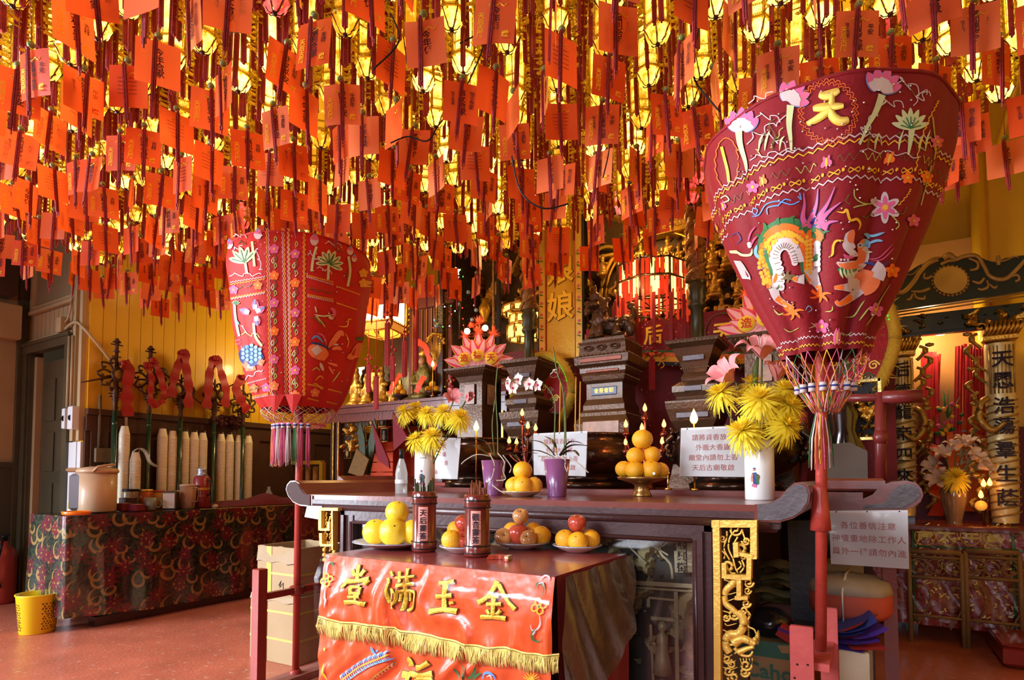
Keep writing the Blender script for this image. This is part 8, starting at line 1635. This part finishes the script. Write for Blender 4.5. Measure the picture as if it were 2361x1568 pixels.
def mixc(f, a, col, prev):
    m = nd_('ShaderNodeMix', data_type='RGBA'); Lk.new(f, m.inputs[0]); Lk.new(prev, m.inputs[6]) if prev is not None else None
    if prev is None: m.inputs[6].default_value = (*a, 1)
    m.inputs[7].default_value = (*col, 1); return m.outputs[2]
n_ = nd_('ShaderNodeTexNoise'); n_.inputs['Scale'].default_value = 28; Lk.new(cmb.outputs[0], n_.inputs['Vector'])
col = mixc(mth('GREATER_THAN', n_.outputs[0], .52), (.006, .009, .006), (.028, .05, .018), None)
n2 = nd_('ShaderNodeTexNoise'); n2.inputs['Scale'].default_value = 45; Lk.new(cmb.outputs[0], n2.inputs['Vector']); col = mixc(mth('GREATER_THAN', n2.outputs[0], .62), None, (.07, .08, .025), col)
for off, sc_ in (((.3, .7, 0), 5.2), ((5.1, 2.3, 0), 6.0)):
    r_, a_, c_ = cells_(sc_, off)
    spv = mth('ADD', mth('MULTIPLY', a_, 1.0), mth('MULTIPLY', r_, 75)); ring = mth('GREATER_THAN', mth('SINE', spv), .68)
    col = mixc(mth('MULTIPLY', ring, mth('MULTIPLY', mth('LESS_THAN', r_, .075), mth('GREATER_THAN', r_, .018))), None, (.42, .25, .07), col)
for off, sc_, c3 in (((9.2, 4.1, 0), 4.8, (.21, .008, .025)), ((1.7, 8.3, 0), 4.3, (.17, .007, .02))):
    r_, a_, c_ = cells_(sc_, off); pet = mth('ADD', .022, mth('MULTIPLY', mth('POWER', mth('ABSOLUTE', mth('SINE', mth('MULTIPLY', a_, 4))), 1.5), .046))
    inn = mth('LESS_THAN', r_, pet); col = mixc(inn, None, c3, col); col = mixc(mth('MULTIPLY', inn, mth('LESS_THAN', mth('ABSOLUTE', mth('SINE', mth('MULTIPLY', a_, 4))), .16)), None, (.06, .004, .008), col)
    col = mixc(mth('LESS_THAN', r_, .008), None, (.45, .30, .05), col)
Lk.new(col, b_.inputs['Base Color']); b_.inputs['Roughness'].default_value = .45; b_.inputs['Coat Weight'].default_value = .6; b_.inputs['Coat Roughness'].default_value = .15
o = thing('long_table', 'long folding table under a poinsettia patterned cloth along the yellow wall', 'table', ((LX0+LX1)/2, 3.3, 0))
part('tabletop', MB().box(((LX0+LX1)/2, (LY0+LY1)/2, LZ-.03), (LX1-LX0-.03, LY1-LY0-.03, .04)), DKWOOD, o, world=True)
for x in (LX0+.08, LX1-.10):
    for y in (LY0+.28, LY1-.3): part('leg', MB().box((x, y, .4), (.05, .05, .79)), DKWOOD, o, world=True)
part('foot_plank', MB().box((LX1-.08, 2.9, .035), (.10, 1.5, .07)), DKWOOD, o, world=True)
m = MB(); per = [(LX0, LY0), (LX1, LY0), (LX1, LY1)]
def pr(u):
    L0, L1 = LX1-LX0, LY1-LY0; s = u*(L0+L1)
    if s < L0-.04: return LX0+s, LY0, 0, -1
    if s < L0+.04: t = (s-L0+.04)/.08*PI/2; return LX1-.03+.03*sin(t), LY0+.03-.03*cos(t), sin(t), -cos(t)
    return LX1, LY0+s-L0, 1, 0
def drape(o_, zl):
    def fn(u, v):
        x, y, nx, ny = pr(u); k = (1-v); w_ = (.018*sin(u*60)+.02*sin(u*23+1))*k+.03*k*(1 if abs(nx) > .3 else .3); return (x+nx*(w_+o_), y+ny*(w_+o_), zl+.02*sin(u*11)*(1-v)+(LZ+.003-zl)*v)
    return fn
m.grid(drape(0, .085), 150, 20); m.grid(lambda u, v: (LX0+(LX1-LX0)*u, LY0+(LY1-LY0)*v, LZ+.003), 2, 2)
o = thing('tablecloth', 'dark tablecloth with burgundy poinsettias and gold scrolls on the long table', 'tablecloth', (0, 0, 0), mb=m, m=FLC)
pm = MB(); pm.grid(drape(.012, .10), 120, 16); pm.grid(lambda u, v: (LX0+(LX1-LX0)*u, LY0+(LY1-LY0)*v, LZ+.009+.002*sin(v*50)), 2, 40)
part('plastic_cover', pm, clear('table_plastic', .05, .10, .6, 6), o)
gl = MB()
for k in range(110): y = 2.9+k*.013; gl.ball((LX1+.014, y, LZ+.008), .0035, 4)
part('tinsel_edge', gl, GOLD2, o, kind='stuff')
LZ += .012
# things on the long table
def tb_(px_, py_=None, Y=None, X=None): q = P(px_, 1000, X=X) if X is not None else (P(px_, 1000, Y=Y) if Y is not None else P(px_, py_, Z=LZ)); q.z = LZ; return q
BEI = mat('beige_plastic', (.52, .33, .19), .4, 0, 5, .1, coat=.1); STEEL = mat('brushed_steel', (.40, .43, .50), .25, .5)
q = tb_(228, X=-5.12); o = thing('thermo_pot', 'large beige and steel thermal water pot at the near end of the long table', 'water pot', q, rz=.95)
part('body', MB().lathe([(.125, 0), (.13, .01), (.13, .30)], 32), BEI, o); part('steel_front', MB().box((-.115, 0, .155), (.09, .17, .28), bev=.02), STEEL, o)
part('lid', MB().lathe([(.138, .30), (.142, .315), (.13, .335), (.05, .35), (1e-4, .352)], 32).box((-.12, 0, .322), (.14, .12, .035), bev=.012), BEI, o); part('handle', MB().tube([(.0, -.14, .31), (.03, -.15, .345), (.1, -.05, .365), (.1, .05, .365), (.03, .15, .345), (0, .14, .31)], .010, 8), BEI, o)
for ch in o.children:
    if ch.name.startswith('body'): pass
q = tb_(172, X=-5.28); o = thing('sauce_bottle', 'small white bottle with yellow label behind the thermal pot', 'bottle', q, mb=MB().lathe([(.026, 0), (.028, .01), (.028, .09), (.012, .12), (.012, .13)], 16), m=WHITEP); part('label', MB().lathe([(.029, .02), (.029, .075)], 16, cap=False), mat('yellow_label', (.8, .5, .05), .5), o); part('cap', MB().lathe([(.014, .125), (.014, .15), (1e-4, .15)], 12), BLACK, o)
q = P(176, 1187, Z=LZ); thing('orange_dish', 'flat orange plastic dish at the near corner of the long table', 'dish', q, mb=MB().lathe([(.075, 0), (.085, .006), (.088, .026), (.082, .026), (.078, .012), (1e-4, .01)], 28), m=mat('orange_plastic', (.85, .20, .01), .3, coat=.3))
for px_, X, R_, h, nm, lab, mm, lidm in ((305, -5.25, .062, .17, 'glass_jar', 'glass jar with dark lid behind the thermal pot', mat('smoky_jar', (.28, .18, .10), .2, alpha=.8), BLACK), (340, -5.22, .055, .165, 'tea_tin', 'red and gold tea tin left of the napkin holder', mat('red_gold_tin', (.40, .10, .03), .3, .4, 30, .5), GOLD), (366, -5.24, .058, .155, 'glass_jar', 'squat jar with a red lid behind the grey mug', mat('amber_jar', (.55, .28, .06), .2, alpha=.85), REDPAINT), (410, -5.26, .05, .15, 'coffee_tin', 'brown coffee tin behind the napkin holder', mat('brown_tin', (.24, .10, .04), .3, .4, 20, .4), GOLD)):
    q = tb_(px_, X=X); o = thing(nm, lab, 'jar' if 'jar' in nm else 'tin', q, mb=MB().lathe([(R_*.95, 0), (R_, .005), (R_, h*.85), (R_*.9, h*.9)], 24), m=mm); part('lid', MB().lathe([(R_*.97, h*.88), (R_*.97, h), (1e-4, h)], 24), lidm, o)
for px_, X, s_, lab, c_ in ((290, -5.08, (.07, .09, .06), 'dark red tea box beside the thermal pot', (.16, .02, .03)), (318, -5.02, (.10, .08, .05), 'maroon packet lying in front of the tea tin', (.22, .02, .04)), (300, -5.2, (.08, .1, .10), 'dark carton behind the maroon packet', (.07, .03, .03))):
    q = tb_(px_, X=X); o = thing('tea_box', lab, 'box', q, rz=.3, mb=MB().box((0, 0, s_[2]/2), s_, bev=.003), m=mat('box_%d' % px_, c_, .5, 0, 30, .4)); part('end_flap', MB().box((0, 0, s_[2]+.001), (s_[0]*.9, s_[1]*.5, .002)), KB2, o)
q = tb_(352, X=-5.03); o = thing('mug', 'grey mug with a handle between the maroon packet and the napkin holder', 'mug', q, mb=MB().lathe([(.036, 0), (.040, .004), (.042, .10), (.038, .10), (.036, .01), (1e-4, .01)], 24), m=mat('grey_stoneware', (.20, .19, .14), .35, 0, 20, .3)); part('handle', MB().tube([(.04*cos(.2), .03+.035*0, .08), (.06, .045, .08), (.07, .05, .05), (.055, .042, .02), (.036, .03, .025)], .005, 6), mat('grey_stoneware', (.2, .19, .14)), o)
q = tb_(395, X=-5.03); o = thing('napkin_holder', 'steel napkin holder with white napkins', 'napkin holder', q, rz=.75, mb=MB().box((0, .03, .075), (.10, .09, .15), bev=.004), m=mat('dark_steel', (.16, .12, .09), .25, .8)); part('napkins', MB().box((0, -.018, .07), (.088, .012, .125)), PAPER, o)
q = tb_(437, X=-5.05); o = thing('plastic_jug', 'brown plastic jug with lid and handle', 'jug', q, mb=MB().lathe([(.052, 0), (.055, .006), (.066, .19), (.060, .19), (1e-4, .18)], 28), m=mat('brown_plastic', (.32, .16, .09), .35, 0, 5, .1)); part('lid', MB().lathe([(.067, .19), (.067, .205), (1e-4, .208)], 28), BEI, o); part('handle', MB().tube([(.06, .01, .18), (.10, .03, .175), (.10, .03, .06), (.058, .01, .05)], .008, 8), mat('brown_plastic', (.32, .16, .09)), o)
q = tb_(468, X=-5.1); o = thing('vacuum_flask', 'red vacuum flask with a bright metal top', 'flask', q, mb=MB().lathe([(.065, 0), (.068, .008), (.068, .26), (.05, .28)], 28), m=mat('red_flask_enamel', (.22, .015, .02), .3, coat=.3)); part('metal_band', MB().lathe([(.069, .155), (.069, .175)], 28, cap=False).lathe([(.0685, .10), (.0685, .103)], 28, cap=False), GOLD, o); part('metal_top', MB().lathe([(.05, .28), (.038, .30), (.036, .325), (.04, .335), (.03, .35), (1e-4, .352)], 20).box((-.04, 0, .33), (.03, .03, .02)), STEEL, o); part('handle', MB().tube([(.065, .01, .24), (.10, .02, .23), (.10, .02, .12), (.066, .01, .10)], .007, 6), BLACK, o)
q = tb_(500, X=-4.98); thing('small_bowl', 'tiny pale bowl at the front edge of the table under the flask', 'bowl', q, mb=MB().ball((0, 0, .008), .028, 12, sc=(1, 1, .7)), m=BEI)
m = MB(); m.grid(lambda u, v: (-5.25+.36*u+.02*sin(v*5), 3.15+1.15*v, LZ+.004+.085*(sin(PI*min(1, max(0, u)))*sin(PI*v))**.6*(1+.25*sin(v*14+u*3))), 20, 50)
thing('maroon_cushion', 'folded maroon blanket lying at the far end of the long table', 'blanket', (-5.07, 3.7, LZ), mb=m, m=mat('maroon_fleece', (.12, .008, .012), .8, 0, 20, .2, .3, 80, sheen=.5), world=True)
q = tb_(622, X=-5.3); thing('glass_bottle', 'small clear bottle standing behind the maroon blanket', 'bottle', q, mb=MB().lathe([(.035, 0), (.037, .1), (.016, .14), (.015, .17)], 18), m=BG)
# cup stacks
CUP = mat('white_foam_cup', (.88, .78, .58), .6, 0, 12, .08)
for k, (px_, y0, lean) in enumerate(((287, 982, .03), (314, 1040, 0), (375, 988, -.05), (398, 990, -.02), (426, 992, 0), (448, 995, 0), (468, 996, .01), (510, 1000, 0), (530, 1001, 0), (552, 1002, -.01), (573, 1004, 0))):
    X_ = -5.40 if k != 1 else -5.34; q = tb_(px_, X=X_); h = P(px_, y0, X=X_).z-LZ; R_ = .042; prof = []
    n = int(h/.013)
    for i in range(n): z = i*.013; r2 = R_*(1 if i < n-6 else 1-.07*(i-n+6)); prof += [(r2, z), (r2, z+.006), (r2*.95, z+.0075), (r2*.95, z+.012)]
    o = thing('cup_stack', ORD[k]+' stack of nested foam cups from the left, against the dark wainscot', 'cups', q, mb=MB().lathe(prof, 16), m=CUP, group='stacks of nested foam cups')
    part('plastic_bag', MB().lathe([(R_*1.1, 0), (R_*1.12, h*.5), (R_*1.05, h-.06), (R_*.8, h+.01), (R_*.5, h+.02)], 12, cap=False), clear('thin_bag', .01, .2, .5, 30, .18), o)
A_ = P(330, 1035, X=-5.30); thing('plastic_scrap', 'loose end of a clear plastic bag trailing between cup stacks', 'plastic bag', A_, mb=MB().tube(smooth_path([tuple(P(a, b, X=-5.28)) for a, b in ((306, 1042), (320, 1034), (335, 1042), (345, 1065), (360, 1075))], 6), [.012]*8+[.03]*17, 8, flat=.3), m=mat('cloudy_plastic', (.65, .55, .4), .4, alpha=.45), world=True)
# ceremonial weapons on green poles
GP = mat('green_lacquer_pole', (.012, .045, .022), .25, 0, 6, .2, coat=.6); IRON = mat('dark_carved_wood', (.085, .038, .018), .45, .1, 20, .5, .4, 60)
for k, (px_, yt, yb, hub) in enumerate(((270, 780, 950, 1), (348, 797, 955, 1), (420, 812, 965, 0), (497, 822, 975, 0), (562, 880, 985, 1))):
    X_ = -5.36; A_ = P(px_, yt, X=X_); B_ = P(px_, yb, X=X_); zt, zb = A_.z, B_.z
    o = thing('ceremonial_weapon', ORD[k]+' carved ceremonial weapon from the left, on a green pole', 'weapon', (X_, A_.y, 0), group='ceremonial weapons on green poles'); Hh = zt-zb
    part('pole', MB().tube([(0, 0, .0), (0, 0, zb)], .019, 12).ball((0, 0, zb-.1), .022, 10), GP, o)
    m = MB().lathe([(.014, zb), (.02, zb+.03), (.016, zb+.05), (.026, zb+.12), (.026, zb+.18), (.016, zb+.22), (.024, zb+.26), (.014, zb+.30)], 10)
    for i in range(12): a = i*PI/6; m.tube([(0, .03*cos(a), zb+.15+.04*sin(a)), (0, .055*cos(a), zb+.15+.06*sin(a))], .006, 4)
    part('carved_socket', m, IRON, o)
    hz = zb+Hh*.50 if hub else zb+Hh*.42; m = MB()
    if k < 2 or k == 4: m.lathe([(.012, hz), (.014, zt-.12), (.03, zt-.115), (.016, zt-.10), (.018, zt-.02), (.034, zt-.035), (.014, zt-.01), (.012, zt-.002), (1e-4, zt)] if k < 2 else [(.012, hz), (.01, zt)], 8); 
    if k < 2: m.tube([(0, -.045, zt-.055), (0, .045, zt-.055)], .007, 5); m.tube([(0, -.035, zt-.155), (0, .035, zt-.155)], .006, 5)
    if k >= 2: m.lathe([(.012, hz), (.008, hz+.14), (1e-4, hz+.16)], 8)
    if k == 2: m.tube(smooth_path([(0, -.03, hz), (0, -.10, hz+.10), (0, -.16, hz+.13)], 4), .01, 6); m.ball((0, -.17, hz+.15), .045, 10, sc=(.4, 1, .8))
    for j in range(9):   # scrolling cloud brackets round the hub
        a = j*2*PI/9+k*.5; R_ = .14 if hub else .12; c0 = (0, .04*cos(a), hz+.04*sin(a)); m.tube(smooth_path([c0, (-.0, R_*.7*cos(a), hz+R_*.7*sin(a)), (0, R_*cos(a+.35), hz+R_*sin(a+.35)), (.0, R_*.8*cos(a+.6), hz+R_*.8*sin(a+.6)), (0, R_*.7*cos(a+.4), hz+R_*.7*sin(a+.4))], 4), .009, 6)
    if k in (0, 2, 3): m.tube([(0, -.03, hz-.02), (.02, -.26 if k == 0 else -.16, hz-.10)], [.012, .006], 6); m.tube([(0, .03, hz+.02), (.02, .20, hz+.14 if k == 3 else hz-.12)], [.012, .005], 6)
    part('carved_brackets', m, IRON, o)
    hubs = ((0, .02),) if hub else ((-.045, 0), (.05, 0))
    for (dy, dx) in hubs:
        part('hub_rim', MB().tube([(.04, dy+.045*cos(a), hz+.052*sin(a)) for a in [2*PI*i/18 for i in range(19)]], .012, 6), IRON, o); part('painted_disc', MB().lathe([(.04, .0), (.036, .012)], 14, M=Matrix.Translation((.03, dy, hz)) @ Matrix.Rotation(PI/2, 4, 'Y')), mat('yellow_ochre_disc', (.42, .28, .06), .5, 0, 30, .5), o)
RB = mat('red_satin_ribbon', (.32, .015, .016), .45, 0, 5, .3, .2, 30, sheen=.3); XR = Vector((1, 0, 0))
def wrib(lab, pts, wd): 
    P3 = [(a, b, -5.26) for a, b in pts]; Pw = [tuple(P(a, b, X=x)) for a, b, x in P3]; path = [Vector(p) for p in smooth_path(Pw, 6)]; n = len(path); vs = []
    for i, p_ in enumerate(path): t = (path[min(i+1, n-1)]-path[max(i-1, 0)]).normalized(); s_ = t.cross(XR).normalized(); w_ = wd*(1+.15*sin(i*.9)); off = XR*.012*sin(i*1.3); vs += [p_-s_*w_/2+off, p_+s_*w_/2-off]
    mb = MB(); mb.add(vs, [(2*i, 2*i+1, 2*i+3, 2*i+2) for i in range(n-1)], 0, True); mb.add([v-XR*.004 for v in vs], [(2*i+2, 2*i+3, 2*i+1, 2*i) for i in range(n-1)], 0, True)
    for j in range(5): mb.ball(path[0]+Vector((.01, .02*cos(j*1.3), .012*sin(j*1.3))), .018, 6)
    thing('red_ribbon', lab, 'ribbon', path[0], mb=mb, m=RB, world=True)
wrib('wide red ribbon bow on the first weapon from the left', [(287, 838), (298, 850), (294, 890), (293, 930), (296, 960)], .085)
wrib('narrow red ribbon looped under the second weapon', [(338, 842), (350, 870), (347, 905), (352, 935), (365, 930), (380, 922)], .05); wrib('red ribbon slanting down right from the second weapon', [(353, 832), (368, 860), (378, 900), (380, 918)], .06)
wrib('left tail of the red bow tied high on the third weapon', [(422, 812), (412, 840), (400, 880), (396, 915)], .07); wrib('right tail of the red bow tied high on the third weapon', [(426, 812), (430, 850), (436, 900), (434, 940)], .075)
wrib('left tail of the red bow on the fourth weapon', [(495, 826), (484, 860), (480, 910), (476, 942)], .08); wrib('right tail of the red bow on the fourth weapon', [(500, 826), (512, 865), (522, 905), (518, 938)], .075)
wrib('red ribbon on the fifth weapon beside the left parasol', [(560, 870), (545, 895), (560, 930), (572, 948)], .09)
m = MB(); c = P(520, 970, X=-5.38)
for k in range(60): m.ball(c+Vector((rr.uniform(-.03, .03), rr.uniform(-.14, .14), rr.uniform(-.04, .04))), rr.uniform(.015, .028), 5)
thing('dried_garland', 'dark dried garland lying on the wainscot ledge between the weapons', 'garland', c, mb=m, m=mat('dried_maroon', (.07, .02, .02), .9), world=True)
thing('wall_socket', 'old grey switch box on the wainscot behind the green poles', 'electrical box', (-5.455, P(243, 1050, X=-5.45).y, P(243, 1050, X=-5.45).z), mb=MB().box((0, 0, 0), (.06, .16, .12), bev=.006).tube([(0, .05, .06), (0, .05, .3), (-.02, .09, .42)], .012, 6).tube([(0, -.05, .06), (0, -.05, .5)], .012, 6).tube([(0, 0, -.06), (0, 0, -.5)], .012, 6), m=mat('grey_brown_box', (.16, .12, .07), .5))
# yellow bin
q = P(86, 1457, Z=0); o = thing('waste_bin', 'yellow plastic waste bin with brown giraffe spots on the floor', 'bin', q, mb=MB().lathe([(.100, 0), (.104, .004), (.128, .26), (.134, .268), (.134, .275), (.124, .275), (.098, .01), (1e-4, .008)], 40), m=mat('yellow_plastic', (.88, .66, .01), .35, 0, 4, .05, coat=.2))
e = MB(); rr = random.Random(5); yaw = -PI/2+math.atan2(-q.x, q.y)
def cone(u, v): R_ = .104+.024*v/.26+.0006; return Vector((R_*cos(u), R_*sin(u), v)), Vector((cos(u), sin(u), 0))
for a0, a1 in ((yaw+.15, yaw+1.35), (yaw-1.5, yaw-.85)):
    na = int((a1-a0)/.17)
    for i in range(na):
        for j in range(11):
            u, v = a0+(i+.5+rr.uniform(-.15, .15)+.5*(j % 2))*.17, .035+j*.0175+rr.uniform(-.003, .003); R1, R2 = rr.uniform(.045, .065), rr.uniform(.0055, .0075); pts = [cone(u+R1*cos(t)*rr.uniform(.8, 1.15), v+R2*sin(t)*rr.uniform(.8, 1.15))[0] for t in [2*PI*q_/7 for q_ in range(7)]]; e.add(pts, [tuple(range(7))])
part('giraffe_spots', e, mat('brown_print', (.20, .07, .02), .5), o)
# cardboard boxes by the left stand
for k, (z0, h, xo, rz, lab) in enumerate(((0, .395, 0, .04, 'big open carton on the floor behind the left red stand'), (.30, .37, .01, .02, 'upper open carton standing in the lower one, folded flaps'))):
    w_, d_ = (.40, .40) if k == 0 else (.36, .36); o = thing('cardboard_box', lab, 'box', (-3.07+xo, 2.50, z0 if k == 0 else .02), rz=rz)
    hh = h if k == 0 else .66
    for nm, c_, s_ in (('side', (0, -d_/2, hh/2), (w_, .008, hh)), ('side', (0, d_/2, hh/2), (w_, .008, hh)), ('side', (-w_/2, 0, hh/2), (.008, d_, hh)), ('side', (w_/2, 0, hh/2), (.008, d_, hh)), ('bottom', (0, 0, .004), (w_, d_, .008))): part(nm, MB().box(c_, s_, bev=.003), KB, o)
    for sg in (-1, 1):
        part('flap', MB().grid(lambda u, v: (-w_/2+w_*u, sg*(d_/2+.012*v+.004*sin(u*9)), hh-.002-.09*v*(1 if k else .35)+.006*sin(u*14)), 12, 3), KB2, o)
    st = MB()
    for z in ((.14, .30) if k == 0 else (.50,)): st.box((0, -d_/2-.005, z), (w_, .003, .014)); st.box((w_/2+.005, 0, z), (.003, d_, .014))
    part('strapping', st, mat('yellow_strap', (.50, .44, .12), .4), o)
    part('tape', MB().box((-.07, -d_/2-.006, hh/2), (.045, .002, hh)), mat('yellow_tape', (.72, .42, .06), .35), o)
    if k == 0:
        for z, s_ in ((.24, .12), (.08, .10)): lb = part('shipping_label', MB().box((w_/2+.006, .02, z), (.002, .10, s_)), PAPER, o)
        text('167', .035, INK, o, Matrix.Translation((w_/2+.008, .03, .08)) @ Matrix.Rotation(PI/2, 4, 'Z') @ Matrix.Rotation(PI/2, 4, 'X')); text('B.D.', .028, INK, o, Matrix.Translation((w_/2+.008, -.0, .05)) @ Matrix.Rotation(PI/2, 4, 'Z') @ Matrix.Rotation(PI/2, 4, 'X'))
    else:
        s_ = MB(); s_.tube([(.10+.022*cos(t), -d_/2-.006, .58+.022*sin(t)) for t in [.5+q_*.5 for q_ in range(11)]], .002, 4); s_.tube([(.02, -d_/2-.006, .43), (.04, -d_/2-.006, .46), (.03, -d_/2-.006, .42), (.06, -d_/2-.006, .45), (.06, -d_/2-.006, .41)], .002, 4); part('marker_scrawl', s_, INK, o)
# low yellow shelf with red boards between wainscot and cabinet
a, b = P(640, 1068, Y=4.35), P(742, 1068, Y=4.35); o = thing('bamboo_rack', 'low yellow rack holding incense packets below the left parasol tassels', 'rack', ((a.x+b.x)/2, 4.4, 0)); zt = a.z
for x in (a.x, b.x): part('post', MB().box((x, 4.36, zt/2), (.05, .05, zt)), YG, o, world=True)
part('top_rail', MB().box(((a.x+b.x)/2, 4.36, zt), (b.x-a.x, .06, .04)), YG, o, world=True); part('shelf', MB().box(((a.x+b.x)/2, 4.45, .80), (b.x-a.x, .2, .03)), YG, o, world=True)
for k in range(6): x = a.x+(b.x-a.x)*(k+.5)/6; part('incense_packet', MB().lathe([(.028, .815), (.028, zt-.05), (1e-4, zt-.04)], 10, c=(x, 4.42, 0)), mat('printed_packet', (.55, .24, .05), .4, 0, 14, .7), o, world=True)
thing('red_partition', 'tall dark red board beside the yellow incense rack', 'board', (a.x-.06, 4.38, 0), mb=MB().box((0, 0, zt/2+.05), (.07, .05, zt+.1)), m=REDPAINT)
thing('red_box', 'dark red panel glimpsed between the left scroll and the cartons', 'panel', (-3.15, 3.3, 0), mb=MB().box((0, 0, .40), (.5, .04, .80)), m=mat('plain_crimson', (.28, .02, .025), .5))
